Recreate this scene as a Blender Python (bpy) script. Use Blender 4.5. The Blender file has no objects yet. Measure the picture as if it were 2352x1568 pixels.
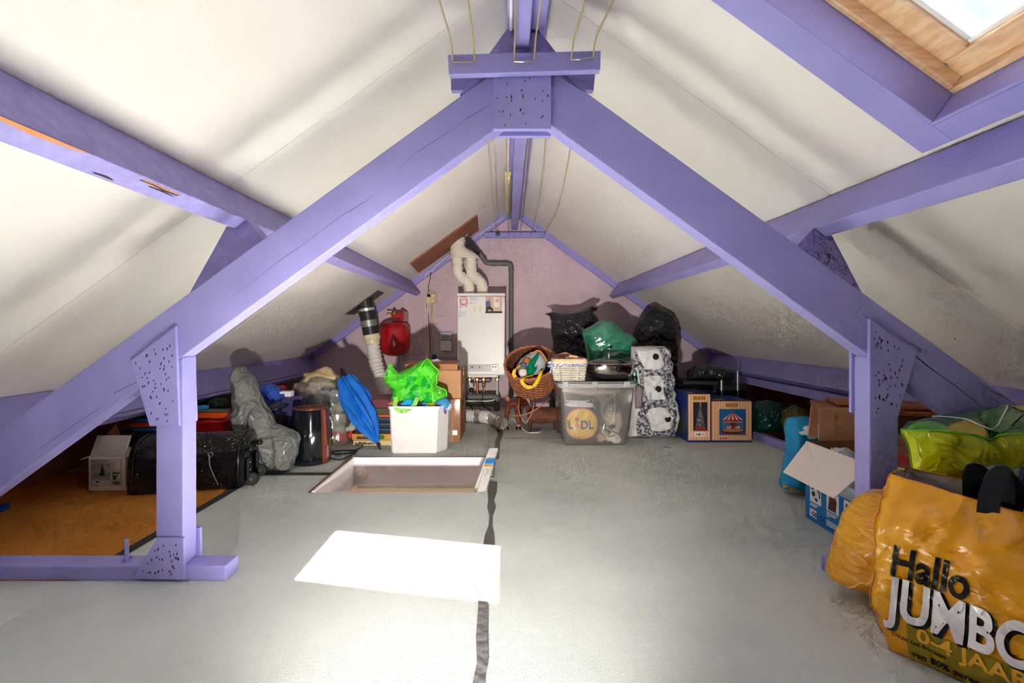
import bpy, bmesh, math, random
from mathutils import Vector, Matrix, noise
from mathutils.bvhtree import BVHTree
random.seed(7)
S = bpy.context.scene
COL = S.collection
PI = math.pi
# ---------------------------------------------------------------- camera
# x runs right, y into the attic, z up; metres; the floor is z = 0
FPX, CH, VX, VY = 1045.3, 0.8, 1165.0, 757.0     # focal length in pixels, eye height, vanishing point
cam_d = bpy.data.cameras.new('camera'); cam = bpy.data.objects.new('camera', cam_d); COL.objects.link(cam)
cam.location = (0, 0, CH); cam.rotation_euler = (PI/2, 0, 0)
cam_d.sensor_width = 36.0; cam_d.lens = 16.0; cam_d.clip_start = 0.02; cam_d.clip_end = 200
cam_d.shift_x = (1176 - VX) / 2352.0; cam_d.shift_y = (VY - 784) / 2352.0
S.camera = cam
# ---------------------------------------------------------------- sky, sun, exposure
W = bpy.data.worlds.new('sky'); S.world = W; W.use_nodes = True
wn = W.node_tree; bg = wn.nodes['Background']
sky = wn.nodes.new('ShaderNodeTexSky'); sky.sky_type = 'NISHITA'; sky.sun_disc = False
SUN = Vector((-0.752, 0.42, -1.0)).normalized()
sky.sun_elevation = math.asin(-SUN.z); sky.sun_rotation = math.atan2(-SUN.x, -SUN.y)
sky.air_density = 1.0; sky.dust_density = 2.0; sky.ozone_density = 1.0
wn.links.new(sky.outputs[0], bg.inputs[0]); bg.inputs[1].default_value = 0.42
sl = bpy.data.lights.new('sun', 'SUN'); sl.energy = 108; sl.angle = 0.009; sl.color = (1.0, 0.93, 0.84)
so = bpy.data.objects.new('sun', sl); COL.objects.link(so); so.rotation_euler = SUN.to_track_quat('-Z', 'Y').to_euler()
so.location = (4, -2, 5)
vs = S.view_settings; S.display_settings.display_device = 'sRGB'
vs.view_transform = 'Standard'; vs.look = 'None'; vs.gamma = 1; vs.use_curve_mapping = False; vs.exposure = 0.75
cy = S.cycles; cy.max_bounces = 7; cy.diffuse_bounces = 5; cy.glossy_bounces = 3; cy.transmission_bounces = 4
cy.use_adaptive_sampling = True; cy.adaptive_threshold = 0.10; cy.adaptive_min_samples = 16; cy.use_denoising = True
cy.transparent_max_bounces = 8; cy.sample_clamp_indirect = 40; cy.caustics_reflective = False; cy.caustics_refractive = False

# ---------------------------------------------------------------- helpers
def P(px, py, d):
    return Vector(((px-VX)*d/FPX, d, CH-(py-VY)*d/FPX))
def FP(px, py, z=0.0):                       # the floor point seen at a pixel
    return P(px, py, FPX*(CH-z)/(py-VY))
def sc(d): return FPX/d                      # pixels per metre at depth d
def srgb(r, g, b):
    f = lambda c: (c/12.92 if c <= .04045 else ((c+.055)/1.055)**2.4)
    return (f(r/255), f(g/255), f(b/255), 1)
_m = {}
def mat(name, c, rough=.5, metal=0., spec=.5, c2=None, nscale=8., bump=0., bscale=60., stretch=None, detail=2.5, lo=.35, hi=.65,
        trans=0., ior=1.45, alpha=1., coat=0., sub=None, emit=None, emit_s=0., c3=None, n3=40., t3=.62, bump2=0., b2=8., ridge=0.):
    if name in _m: return _m[name]
    m = bpy.data.materials.new(name); m.use_nodes = True; n = m.node_tree; N = n.nodes; L = n.links
    p = N['Principled BSDF']; I = p.inputs
    I['Base Color'].default_value = c; I['Roughness'].default_value = rough; I['Metallic'].default_value = metal
    I['Specular IOR Level'].default_value = spec; I['IOR'].default_value = ior
    if trans: I['Transmission Weight'].default_value = trans
    if coat: I['Coat Weight'].default_value = coat; I['Coat Roughness'].default_value = .08
    if alpha < 1: I['Alpha'].default_value = alpha
    if emit: I['Emission Color'].default_value = emit; I['Emission Strength'].default_value = emit_s
    tc = N.new('ShaderNodeTexCoord'); mp = N.new('ShaderNodeMapping'); L.new(tc.outputs['Object'], mp.inputs[0])
    if stretch: mp.inputs['Scale'].default_value = stretch
    src = None
    if c2:
        t = N.new('ShaderNodeTexNoise'); t.inputs['Scale'].default_value = nscale; t.inputs['Detail'].default_value = detail; L.new(mp.outputs[0], t.inputs[0])
        r = N.new('ShaderNodeValToRGB'); r.color_ramp.elements[0].position = lo; r.color_ramp.elements[1].position = hi
        r.color_ramp.elements[0].color = c; r.color_ramp.elements[1].color = c2
        L.new(t.outputs[0], r.inputs[0]); src = r.outputs[0]
    if c3:                                    # small flecks
        v = N.new('ShaderNodeTexVoronoi'); v.inputs['Scale'].default_value = n3; L.new(tc.outputs['Object'], v.inputs[0])
        nz = N.new('ShaderNodeTexNoise'); nz.inputs['Scale'].default_value = n3*.37; L.new(tc.outputs['Object'], nz.inputs[0])
        g = N.new('ShaderNodeMath'); g.operation = 'MULTIPLY_ADD'; L.new(nz.outputs[0], g.inputs[0]); g.inputs[1].default_value = -.55; g.inputs[2].default_value = t3-.2
        lt = N.new('ShaderNodeMath'); lt.operation = 'LESS_THAN'; L.new(v.outputs[0], lt.inputs[0]); L.new(g.outputs[0], lt.inputs[1])
        mx = N.new('ShaderNodeMix'); mx.data_type = 'RGBA'; L.new(lt.outputs[0], mx.inputs[0])
        if src: L.new(src, mx.inputs[6])
        else: mx.inputs[6].default_value = c
        mx.inputs[7].default_value = c3; src = mx.outputs[2]
    if src: L.new(src, I['Base Color'])
    if bump:
        b = N.new('ShaderNodeBump'); b.inputs['Strength'].default_value = bump; b.inputs['Distance'].default_value = .01
        t2 = N.new('ShaderNodeTexNoise'); t2.inputs['Scale'].default_value = bscale; t2.inputs['Detail'].default_value = 1.5; L.new(mp.outputs[0], t2.inputs[0])
        if ridge: t2.noise_type = 'RIDGED_MULTIFRACTAL'; t2.inputs['Detail'].default_value = 2; t2.inputs['Distortion'].default_value = 1.2; t2.inputs['Offset'].default_value = 1.0; b.inputs['Distance'].default_value = ridge
        L.new(t2.outputs[0], b.inputs['Height']); out = b.outputs[0]
        if bump2:
            b3 = N.new('ShaderNodeBump'); b3.inputs['Strength'].default_value = bump2; b3.inputs['Distance'].default_value = .02
            t4 = N.new('ShaderNodeTexVoronoi'); t4.feature = 'DISTANCE_TO_EDGE'; t4.inputs['Scale'].default_value = b2; L.new(mp.outputs[0], t4.inputs[0])
            L.new(t4.outputs[0], b3.inputs['Height']); L.new(out, b3.inputs['Normal']); out = b3.outputs[0]
        L.new(out, I['Normal'])
    m.diffuse_color = c
    _m[name] = m; return m

def glassy(name, tint, gloss=.12, rough=.05, milky=0., milk=(1, 1, 1, 1)):
    """thin clear plastic or glass: lets light straight through, with a little gloss and, if milky, a little haze"""
    if name in _m: return _m[name]
    m = bpy.data.materials.new(name); m.use_nodes = True; n = m.node_tree; N = n.nodes; L = n.links
    for x in list(N): N.remove(x)
    o = N.new('ShaderNodeOutputMaterial'); t = N.new('ShaderNodeBsdfTransparent'); t.inputs[0].default_value = tint
    g = N.new('ShaderNodeBsdfGlossy'); g.inputs['Roughness'].default_value = rough
    fr = N.new('ShaderNodeFresnel'); fr.inputs[0].default_value = 1.45
    mm = N.new('ShaderNodeMath'); mm.operation = 'MULTIPLY_ADD'; L.new(fr.outputs[0], mm.inputs[0]); mm.inputs[1].default_value = .8; mm.inputs[2].default_value = gloss*.3
    base = t.outputs[0]
    if milky:
        df = N.new('ShaderNodeBsdfDiffuse'); df.inputs[0].default_value = milk
        mk = N.new('ShaderNodeMixShader'); mk.inputs[0].default_value = milky; L.new(t.outputs[0], mk.inputs[1]); L.new(df.outputs[0], mk.inputs[2]); base = mk.outputs[0]
    mx = N.new('ShaderNodeMixShader'); L.new(mm.outputs[0], mx.inputs[0]); L.new(base, mx.inputs[1]); L.new(g.outputs[0], mx.inputs[2])
    L.new(mx.outputs[0], o.inputs[0]); _m[name] = m; return m

def wof(o):                                   # where a root stands
    while o.parent: o = o.parent
    return o.location
def props(o, label=None, cat=None, group=None, kind=None):
    if label: o['label'] = label
    if cat: o['category'] = cat
    if group: o['group'] = group
    if kind: o['kind'] = kind
    return o
def thing(name, label, cat, loc=(0, 0, 0), rz=0., group=None, kind=None):
    o = bpy.data.objects.new(name, None); COL.objects.link(o); o.location = loc; o.rotation_euler = (0, 0, rz); o.empty_display_size = .05
    return props(o, label, cat, group, kind)

class MB:
    """collects shapes given in world (or a thing's local) coordinates and links them as one mesh object"""
    def __init__(s): s.v = []; s.f = []
    def add(s, vs, fs):
        k = len(s.v); s.v += [Vector(q) for q in vs]; s.f += [tuple(i+k for i in f) for f in fs]; return s
    def box(s, x0, x1, y0, y1, z0, z1):
        return s.add([(x, y, z) for z in (z0, z1) for y in (y0, y1) for x in (x0, x1)],
                     [(0, 2, 3, 1), (4, 5, 7, 6), (0, 1, 5, 4), (2, 6, 7, 3), (0, 4, 6, 2), (1, 3, 7, 5)])
    def obox(s, c, ax, ay, az):               # centre and three half-axis vectors
        c, ax, ay, az = map(Vector, (c, ax, ay, az))
        return s.add([c+ax*i+ay*j+az*k for k in (-1, 1) for j in (-1, 1) for i in (-1, 1)],
                     [(0, 2, 3, 1), (4, 5, 7, 6), (0, 1, 5, 4), (2, 6, 7, 3), (0, 4, 6, 2), (1, 3, 7, 5)])
    def prism(s, a, off):                     # polygon of points, extruded by a vector
        off = Vector(off); n = len(a); a = [Vector(q) for q in a]
        return s.add(a+[q+off for q in a], [tuple(range(n)), tuple(range(2*n-1, n-1, -1))]+[(i, (i+1) % n+0, (i+1) % n+n, i+n)[::-1] for i in range(n)])
    def xz(s, pts, y0, y1): return s.prism([(x, y0, z) for x, z in pts], (0, y1-y0, 0))
    def xy(s, pts, z0, z1): return s.prism([(x, y, z0) for x, y in pts], (0, 0, z1-z0))
    def tube(s, pts, r, seg=8, cap=True, flat=None, close=False, up=(0, 0, 1)):
        pts = [Vector(p) for p in pts]; n = len(pts); rr = r if isinstance(r, (list, tuple)) else [r]*n
        k = len(s.v); prev = None; ring = []
        for i, p in enumerate(pts):
            if close: t = pts[(i+1) % n]-pts[i-1]
            else: t = pts[min(i+1, n-1)]-pts[max(i-1, 0)]
            if t.length < 1e-9: t = Vector((0, 0, 1))
            t.normalize()
            if prev is None:
                u = Vector(up)
                if abs(u.dot(t)) > .95: u = Vector((1, 0, 0)) if abs(t.x) < .9 else Vector((0, 1, 0))
            else: u = prev
            u = (u-t*u.dot(t)).normalized(); w = t.cross(u); prev = u
            for j in range(seg):
                a = 2*PI*j/seg
                s.v.append(p+u*(math.cos(a)*rr[i]*(flat or 1))+w*(math.sin(a)*rr[i]))
        m = n if close else n-1
        for i in range(m):
            i2 = (i+1) % n
            for j in range(seg):
                j2 = (j+1) % seg
                s.f.append((k+i*seg+j, k+i*seg+j2, k+i2*seg+j2, k+i2*seg+j))
        if cap and not close:
            s.f.append(tuple(k+j for j in range(seg-1, -1, -1))); s.f.append(tuple(k+(n-1)*seg+j for j in range(seg)))
        return s
    def lathe(s, prof, c=(0, 0, 0), seg=32, axis=(0, 0, 1), cap=True, sx=1., sy=1.):
        c = Vector(c); q = Vector((0, 0, 1)).rotation_difference(Vector(axis)); k = len(s.v); n = len(prof)
        for r, z in prof:
            for j in range(seg):
                a = 2*PI*j/seg; s.v.append(c+q@Vector((r*math.cos(a)*sx, r*math.sin(a)*sy, z)))
        for i in range(n-1):
            for j in range(seg):
                j2 = (j+1) % seg; s.f.append((k+i*seg+j, k+i*seg+j2, k+(i+1)*seg+j2, k+(i+1)*seg+j))
        if cap:
            if prof[0][0] > 1e-6: s.f.append(tuple(k+j for j in range(seg-1, -1, -1)))
            if prof[-1][0] > 1e-6: s.f.append(tuple(k+(n-1)*seg+j for j in range(seg)))
        return s
    def grid(s, fn, nu, nv, wu=False, wv=False):
        k = len(s.v)
        mu, mv = (nu if wu else nu+1), (nv if wv else nv+1)
        for j in range(mv):
            for i in range(mu): s.v.append(Vector(fn(i/nu, j/nv)))
        for j in range(nv):
            for i in range(nu):
                a = k+j*mu+i; b = k+j*mu+(i+1) % mu; j2 = (j+1) % mv
                s.f.append((a, b, k+j2*mu+(i+1) % mu, k+j2*mu+i))
        return s
    def ball(s, c, rx, ry=None, rz=None, seg=14, wob=0., seed=0, rot=None):
        ry = rx if ry is None else ry; rz = rx if rz is None else rz; c = Vector(c); k = len(s.v); nr = max(6, seg//2+1); vs = []
        for i in range(nr+1):
            th = PI*i/nr
            for j in range(seg):
                a = 2*PI*j/seg; d = Vector((math.sin(th)*math.cos(a), math.sin(th)*math.sin(a), math.cos(th)))
                f = 1+wob*noise.noise(d*1.7+Vector((seed*3.1, seed, 0))) if wob else 1
                q = Vector((d.x*rx*f, d.y*ry*f, d.z*rz*f))
                s.v.append(c+(rot@q if rot else q))
        for i in range(nr):
            for j in range(seg):
                j2 = (j+1) % seg; s.f.append((k+i*seg+j, k+(i+1)*seg+j, k+(i+1)*seg+j2, k+i*seg+j2))
        return s
    def build(s, name, m, parent=None, smooth=False, bevel=0., bseg=2, local=False, label=None, cat=None, group=None, kind=None, loc=None, solid=0., auto=40, sub=0):
        if parent is not None: off = Vector((0, 0, 0)) if local else wof(parent).copy()
        elif loc is not None: off = Vector(loc)
        else:
            lo = [min(v[i] for v in s.v) for i in range(3)]; hi = [max(v[i] for v in s.v) for i in range(3)]
            off = Vector(((lo[0]+hi[0])/2, (lo[1]+hi[1])/2, lo[2]))
        me = bpy.data.meshes.new(name); me.from_pydata([tuple(v-off) for v in s.v], [], s.f); me.validate(); me.update()
        bm = bmesh.new(); bm.from_mesh(me); bmesh.ops.remove_doubles(bm, verts=bm.verts, dist=1e-6); bmesh.ops.recalc_face_normals(bm, faces=bm.faces)
        bm.to_mesh(me); bm.free()
        if isinstance(m, (list, tuple)):
            for q in m: me.materials.append(q)
        else: me.materials.append(m)
        o = bpy.data.objects.new(name, me); COL.objects.link(o)
        if parent is not None: o.parent = parent
        else: o.location = off
        if smooth:
            for p in me.polygons: p.use_smooth = True
            if auto and auto < 180: me.set_sharp_from_angle(angle=math.radians(auto))
        if solid:
            md = o.modifiers.new('thickness', 'SOLIDIFY'); md.thickness = solid; md.offset = 0
        if sub:
            md = o.modifiers.new('smooth', 'SUBSURF'); md.levels = sub; md.render_levels = sub
        if bevel:
            b = o.modifiers.new('bevel', 'BEVEL'); b.width = bevel; b.segments = bseg; b.limit_method = 'ANGLE'; b.angle_limit = math.radians(40)
        return props(o, label, cat, group, kind)

def catmull(pts, n):
    pts = [tuple(map(float, p)) for p in pts]; out = []; m = len(pts)
    for i in range(m-1):
        p0, p1, p2, p3 = pts[max(i-1, 0)], pts[i], pts[i+1], pts[min(i+2, m-1)]
        k = max(1, round(n/(m-1)))
        for j in range(k):
            t = j/k
            out.append(tuple(.5*((2*b)+(-a+c)*t+(2*a-5*b+4*c-d)*t*t+(-a+3*b-3*c+d)*t**3) for a, b, c, d in zip(p0, p1, p2, p3)))
    out.append(pts[-1]); return out
def curve(pts, n=40): return [Vector(p) for p in catmull(pts, n)]
def lerp(a, b, t): return a+(b-a)*t

def ridged(v, f, seed):
    return 1-2*abs(noise.noise(Vector((v.x*f+seed*7.3, v.y*f+seed*1.7, v.z*f-seed*3.1))))
def bag_mb(rows, nrow=44, seg=72, ex=2.6, amp=.006, f=14., seed=1, fold=0., foldn=9, top='closed', stretch=(1, 1, 1), bottom_r=0.02, amp2=None):
    """soft sack: rows of (z, x_left, x_right, y_centre, half_depth) from the bottom up, superellipse sections, creased skin"""
    rr = catmull(rows, nrow); mb = MB(); k = len(rr)
    z0 = rows[0][0]; z1 = rows[-1][0]
    for i, (z, a, b, yc, ry) in enumerate(rr):
        ry = max(ry, .002); cx = (a+b)/2; rx = max((b-a)/2, .002); tt = i/(k-1)
        for j in range(seg):
            th = 2*PI*j/seg; c, s_ = math.cos(th), math.sin(th)
            e = 2/ex
            x = math.copysign(abs(c)**e, c); y = math.copysign(abs(s_)**e, s_)
            v = Vector((cx+rx*x, yc+ry*y, z)); nrm = Vector((c*ry, s_*rx, .15*(rx+ry)*(1 if tt > .5 else -1)*abs(tt-.5)*2)).normalized()
            w = Vector((v.x*stretch[0], v.y*stretch[1], v.z*stretch[2]))
            h = amp*(ridged(w, f, seed)*.9+.55*ridged(w, f*2.3, seed+5)+.25*ridged(w, f*5.1, seed+9)-.5)
            if fold: h += fold*math.sin(th*foldn+3*noise.noise(v*6))*max(0., tt*1.6-.6)
            if i in (0,): h = 0
            v = v+nrm*h
            if v.z < z0: v.z = z0
            mb.v.append(v)
    for i in range(k-1):
        for j in range(seg):
            j2 = (j+1) % seg; mb.f.append((i*seg+j, i*seg+j2, (i+1)*seg+j2, (i+1)*seg+j))
    mb.f.append(tuple(range(seg-1, -1, -1)))
    if top == 'closed': mb.f.append(tuple((k-1)*seg+j for j in range(seg)))
    return mb
def px_rows(rows, d, ys=None):                # silhouette rows in pixels at depth d -> metres: (py, pxl, pxr, dy, half depth)
    out = []
    for py, a, b, dy, ry in rows:
        A = P(a, py, d+dy); B = P(b, py, d+dy); out.append((A.z, A.x, B.x, d+dy, ry))
    return out

def text_geo(txt, size=1., shear=0., weight=0., align='LEFT', res=3):
    cu = bpy.data.curves.new('t', 'FONT'); cu.body = txt; cu.size = size; cu.shear = shear; cu.offset = weight; cu.align_x = align; cu.resolution_u = res; cu.fill_mode = 'FRONT'
    o = bpy.data.objects.new('t', cu); COL.objects.link(o)
    dg = bpy.context.evaluated_depsgraph_get(); me = o.evaluated_get(dg).to_mesh()
    vs_ = [v.co.copy() for v in me.vertices]; fs_ = [tuple(p.vertices) for p in me.polygons]
    o.evaluated_get(dg).to_mesh_clear(); bpy.data.objects.remove(o); bpy.data.curves.remove(cu)
    return vs_, fs_
class Face:
    """a flat printed face: origin, u and v directions; shapes are laid a hair proud of it"""
    def __init__(s, o, u, v, n=None):
        s.o = Vector(o); s.u = Vector(u).normalized(); s.v = Vector(v).normalized(); s.n = Vector(n).normalized() if n else s.u.cross(s.v)
    def p(s, a, b, h=.0012): return s.o+s.u*a+s.v*b+s.n*h
    def poly(s, mb, pts, h=.0012):
        n = len(pts); return mb.add([s.p(a, b, h) for a, b in pts], [tuple(range(n))])
    def rect(s, mb, a0, a1, b0, b1, h=.0012): return s.poly(mb, [(a0, b0), (a1, b0), (a1, b1), (a0, b1)], h)
    def disc(s, mb, a, b, r, h=.0012, n=20, r2=None): return s.poly(mb, [(a+r*math.cos(2*PI*i/n), b+(r2 or r)*math.sin(2*PI*i/n)) for i in range(n)], h)
    def ring(s, mb, a, b, r0, r1, h=.0012, n=24, t0=0., t1=2*PI):
        q = [t0+(t1-t0)*i/n for i in range(n+1)]
        vs_ = [s.p(a+r0*math.cos(t), b+r0*math.sin(t), h) for t in q]+[s.p(a+r1*math.cos(t), b+r1*math.sin(t), h) for t in q]
        return mb.add(vs_, [(i, i+1, n+2+i, n+1+i) for i in range(n)])
    def text(s, mb, txt, a, b, size, h=.0014, sx=1., **k):
        vs_, fs_ = text_geo(txt, size, **k); return mb.add([s.p(a+q.x*sx, b+q.y, h) for q in vs_], fs_)
# ---------------------------------------------------------------- soft things: filled outlines with real bulk, creased
from mathutils.geometry import delaunay_2d_cdt
def inside2(p, poly):
    x, z = p; r = False; m = len(poly)
    for i in range(m):
        xa, za = poly[i]; xb, zb = poly[(i+1) % m]
        if (za > z) != (zb > z) and x < (xb-xa)*(z-za)/(zb-za)+xa: r = not r
    return r
def dist2(p, poly):
    x, z = p; best = 1e9; m = len(poly)
    for i in range(m):
        xa, za = poly[i]; xb, zb = poly[(i+1) % m]; dx, dz = xb-xa, zb-za; l = dx*dx+dz*dz or 1e-12
        t = max(0, min(1, ((x-xa)*dx+(z-za)*dz)/l)); e = (x-xa-t*dx)**2+(z-za-t*dz)**2
        if e < best: best = e
    return math.sqrt(best)
def densify(poly, step):
    out = []; m = len(poly)
    for i in range(m):
        a = Vector(poly[i]); b = Vector(poly[(i+1) % m]); k = max(1, int((b-a).length/step+.5))
        for j in range(k): out.append(tuple(a.lerp(b, j/k)))
    return out
def fill2(poly, step, seed=0):
    rng = random.Random(seed); o = densify(poly, step); n = len(o)
    xs = [p[0] for p in o]; zs = [p[1] for p in o]; pts = list(o); z = min(zs)+step*.5; row = 0
    while z < max(zs):
        x = min(xs)+(step*.5 if row % 2 else 0)
        while x < max(xs):
            p = (x+rng.uniform(-.15, .15)*step, z+rng.uniform(-.15, .15)*step)
            if inside2(p, poly) and dist2(p, poly) > step*.45: pts.append(p)
            x += step
        z += step*.87; row += 1
    r = delaunay_2d_cdt([Vector(p) for p in pts], [(i, (i+1) % n) for i in range(n)], [], 1, 1e-7)
    return [tuple(v) for v in r[0]], [tuple(f) for f in r[2]]
def creases(p, f, seed, st=(1, 1, 1)):
    w = Vector((p[0]*st[0], p[1]*st[1], p[2]*st[2]))
    a = Vector((seed*7.3, seed*1.7, -seed*3.1))
    q = w*f+a; q = q+Vector((noise.noise(q*.6), noise.noise(q*.6+Vector((9, 1, 4))), noise.noise(q*.6+Vector((3, 7, 2)))))*.9
    return (1-2.2*abs(noise.noise(q)))*.8+.5*(1-2.2*abs(noise.noise(q*2.1+Vector((4, 4, 4)))))+.25*(1-2.2*abs(noise.noise(q*4.6)))
def pillow(poly, y, front, back=None, k=.35, step=.012, amp=.008, f=11., seed=1, lean=None, st=(1, 1, 1), floor=True, edge=0., bf=None, fold=None):
    """a soft body: its side-to-side outline (x, z) stands at depth y and swells to the front and to the back"""
    back = front if back is None else back
    vs_, fs_ = fill2(poly, step, seed); dist = [dist2(v, poly) for v in vs_]; R = max(dist); mb = MB(); n = len(vs_)
    bound = [d_ < 1e-6 for d_ in dist]
    for sgn, bl in ((-1, front), (1, back)):
        for (x, z), d_ in zip(vs_, dist):
            t = min(1, d_/(R*k*2.0)); h = bl*math.sqrt(max(0, 1-(1-t)**2))
            if bf: h *= bf(x, z)
            yy = y+(lean(x, z) if lean else 0); p = Vector((x, yy+sgn*h, z))
            if d_ > 1e-6:
                c = creases(p, f, seed, st)*amp-.2*amp
                if fold:
                    dx_, dz_, fq, fa = fold; w_ = Vector((x, seed, z))
                    ph = (x*dx_+z*dz_)*fq+1.3*noise.noise(w_*4.5)+.5*noise.noise(w_*11)
                    c += fa*((1-abs(math.sin(PI*ph)))**1.6-.25)*(.55+.9*abs(noise.noise(w_*3.3+Vector((5, 0, 0)))))
                p.y += sgn*c*min(1, d_/max(.03, step*2.5))
            elif edge: p.y += edge*noise.noise(Vector((x*22, seed, z*22)))
            mb.v.append(p)
    mb.f += [tuple(q) for q in fs_]
    mp = lambda i: i if bound[i] else n+i
    mb.f += [tuple(mp(i) for i in reversed(q)) for q in fs_]
    return mb
def pxpoly(pts, d):
    out = []
    for a, b in pts:
        q = P(a, b, d); out.append((q.x, q.z))
    return out
def bvh_of(mb): return BVHTree.FromPolygons([tuple(v) for v in mb.v], mb.f)
def drape(tree, polys, step=.012, off=.0016, y0=-3., fallback=None):
    """flat prints (outlines in x, z) laid on the front of a soft body"""
    mb = MB()
    for poly in polys:
        vs_, fs_ = fill2(poly, step)
        drape_geo(tree, mb, [(x, z) for x, z in vs_], fs_, off, y0, fallback)
    return mb
def drape_geo(tree, mb, xz, fs_, off=.0016, y0=-3., fallback=None):
    pts = []; ok = []
    for x, z in xz:
        h = tree.ray_cast(Vector((x, y0, z)), Vector((0, 1, 0)))
        ok.append(h[0] is not None); pts.append(Vector((x, h[0].y-off, z)) if h[0] else Vector((x, fallback or 0, z)))
    fs2 = [f for f in fs_ if all(ok[i] for i in f)]
    use = sorted({i for f in fs2 for i in f}); mp = {i: j for j, i in enumerate(use)}
    mb.add([pts[i] for i in use], [tuple(mp[i] for i in f) for f in fs2])
def fine_text(txt, size, step, **k):
    vs_, fs_ = text_geo(txt, size, **k); bm = bmesh.new(); bv = [bm.verts.new((v.x, v.y, 0)) for v in vs_]
    for f in fs_:
        try: bm.faces.new([bv[i] for i in f])
        except ValueError: pass
    bmesh.ops.triangulate(bm, faces=bm.faces)
    for _ in range(5):
        e = [x for x in bm.edges if x.calc_length() > step]
        if not e: break
        bmesh.ops.subdivide_edges(bm, edges=e, cuts=1); bmesh.ops.triangulate(bm, faces=bm.faces)
    bm.verts.index_update(); r = ([(v.co.x, v.co.y) for v in bm.verts], [tuple(v.index for v in f.verts) for f in bm.faces]); bm.free(); return r
def sheetbag(name): return mat(name, (1, 1, 1, 1))
# ================================================================ materials of the place
M_lil = mat('lilac_paint', srgb(160, 154, 217), .55, c2=srgb(151, 145, 208), nscale=5, bump=.12, bscale=90, stretch=(1, 1, 1))
M_lilw = mat('lilac_paint_worn', srgb(164, 156, 217), .6, c2=srgb(152, 142, 204), nscale=30, bump=.3, bscale=140, lo=.3, hi=.7)
M_ceil = mat('white_panel', srgb(238, 232, 227), .8, c2=srgb(232, 224, 217), nscale=1.6, bump=.15, bscale=220, c3=srgb(110, 84, 66), n3=6, t3=.435)
M_wall = mat('pink_concrete', srgb(222, 198, 208), .85, c2=srgb(210, 184, 192), nscale=2.2, bump=.35, bscale=130, c3=srgb(84, 66, 70), n3=17, t3=.465)
M_carpet = mat('grey_carpet', srgb(219, 223, 217), .95, spec=.1, c2=srgb(194, 201, 194), nscale=1.3, detail=5, bump=.5, bscale=420, lo=.38, hi=.66, c3=srgb(140, 130, 116), n3=5, t3=.27)
M_orange = mat('orange_carpet', srgb(226, 150, 66), .95, spec=.1, c2=srgb(210, 134, 56), nscale=3, bump=.5, bscale=420)
M_brownb = mat('brown_hardboard', srgb(168, 106, 66), .8, c2=srgb(142, 86, 54), nscale=4, bump=.1)
M_tape = mat('grey_duct_tape', srgb(104, 102, 98), .42, spec=.6, c2=srgb(86, 84, 80), nscale=18, bump=.25, bscale=40)
M_tapes = mat('silver_duct_tape', srgb(150, 150, 150), .28, metal=.55, bump=.5, bscale=30)
M_btape = mat('black_cloth_tape', srgb(62, 60, 60), .6, bump=.2)
M_white = mat('old_white_paint', srgb(240, 240, 242), .5, c2=srgb(226, 226, 232), nscale=6, bump=.1, bscale=30, c3=srgb(120, 80, 60), n3=22, t3=.26)
M_pine = mat('varnished_pine', srgb(244, 212, 172), .35, c2=srgb(228, 182, 138), nscale=3, stretch=(6, 6, 40), bump=.05, spec=.5)
M_dark = mat('dark_hollow', srgb(26, 22, 20), .9)
M_black = mat('black_plastic', srgb(20, 21, 24), .35)
M_steel = mat('bare_metal', srgb(176, 176, 176), .3, metal=1)
M_alu = mat('aluminium', srgb(214, 214, 210), .35, metal=.8)
M_nail = mat('rusty_nail_hole', srgb(58, 44, 50), .8)

XC, ZR, SL = 0.06, 2.07, 0.725            # ridge position, ridge height, roof slope
CA = 1/math.sqrt(1+SL*SL); SA = SL*CA
def roof(x): return ZR-SL*abs(x-XC)
Y0, Y1 = -1.6, 4.75
R_IN = Vector((-SA, 0, -CA)); R_UP = Vector((-CA, 0, SA)); L_IN = Vector((SA, 0, -CA)); L_UP = Vector((CA, 0, SA))

def slab(us, vs_, holes, fn, th):
    """one connected slab on a grid of u, v values with some cells left open; fn(u, v, h)"""
    mb = MB(); nu, nv = len(us)-1, len(vs_)-1; idx = {}
    def V(i, j, t):
        if (i, j, t) not in idx: idx[(i, j, t)] = len(mb.v); mb.v.append(Vector(fn(us[i], vs_[j], 0 if t == 0 else th)))
        return idx[(i, j, t)]
    solid = lambda i, j: 0 <= i < nu and 0 <= j < nv and (i, j) not in holes
    for i in range(nu):
        for j in range(nv):
            if not solid(i, j): continue
            mb.f.append((V(i, j, 0), V(i+1, j, 0), V(i+1, j+1, 0), V(i, j+1, 0))); mb.f.append((V(i, j, 1), V(i, j+1, 1), V(i+1, j+1, 1), V(i+1, j, 1)))
            for (di, dj, a, b) in ((-1, 0, (i, j), (i, j+1)), (1, 0, (i+1, j+1), (i+1, j)), (0, -1, (i+1, j), (i, j)), (0, 1, (i, j+1), (i+1, j+1))):
                if not solid(i+di, j+dj): mb.f.append((V(*a, 0), V(*b, 0), V(*b, 1), V(*a, 1)))
    return mb

# ---------------------------------------------------------------- floor with the hatch opening
HX0, HX1, HY0, HY1 = -0.97, -0.12, 2.232, 2.853
fl = slab([-1.37, HX0, HX1, 2.95], [Y0, 1.45, HY0, HY1, Y1], {(1, 2)}, lambda u, v, h: (u, v, -h), .05)
fl.build('floor', M_carpet, kind='structure', loc=(0, 0, 0))
MB().box(-2.95, -1.37, Y0, 1.45, -.05, 0).build('floor_left', M_carpet, kind='structure')
MB().box(-2.6, -1.37, 1.45, 2.56, -.05, 0).build('floor_recess', M_orange, kind='structure')
MB().box(-2.95, -1.37, 2.56, Y1, -.05, 0).build('floor_back', M_carpet, kind='structure')
MB().box(1.86, 2.6, 1.2, Y1, .001, .004).build('floor_eave', M_brownb, kind='structure')

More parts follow.
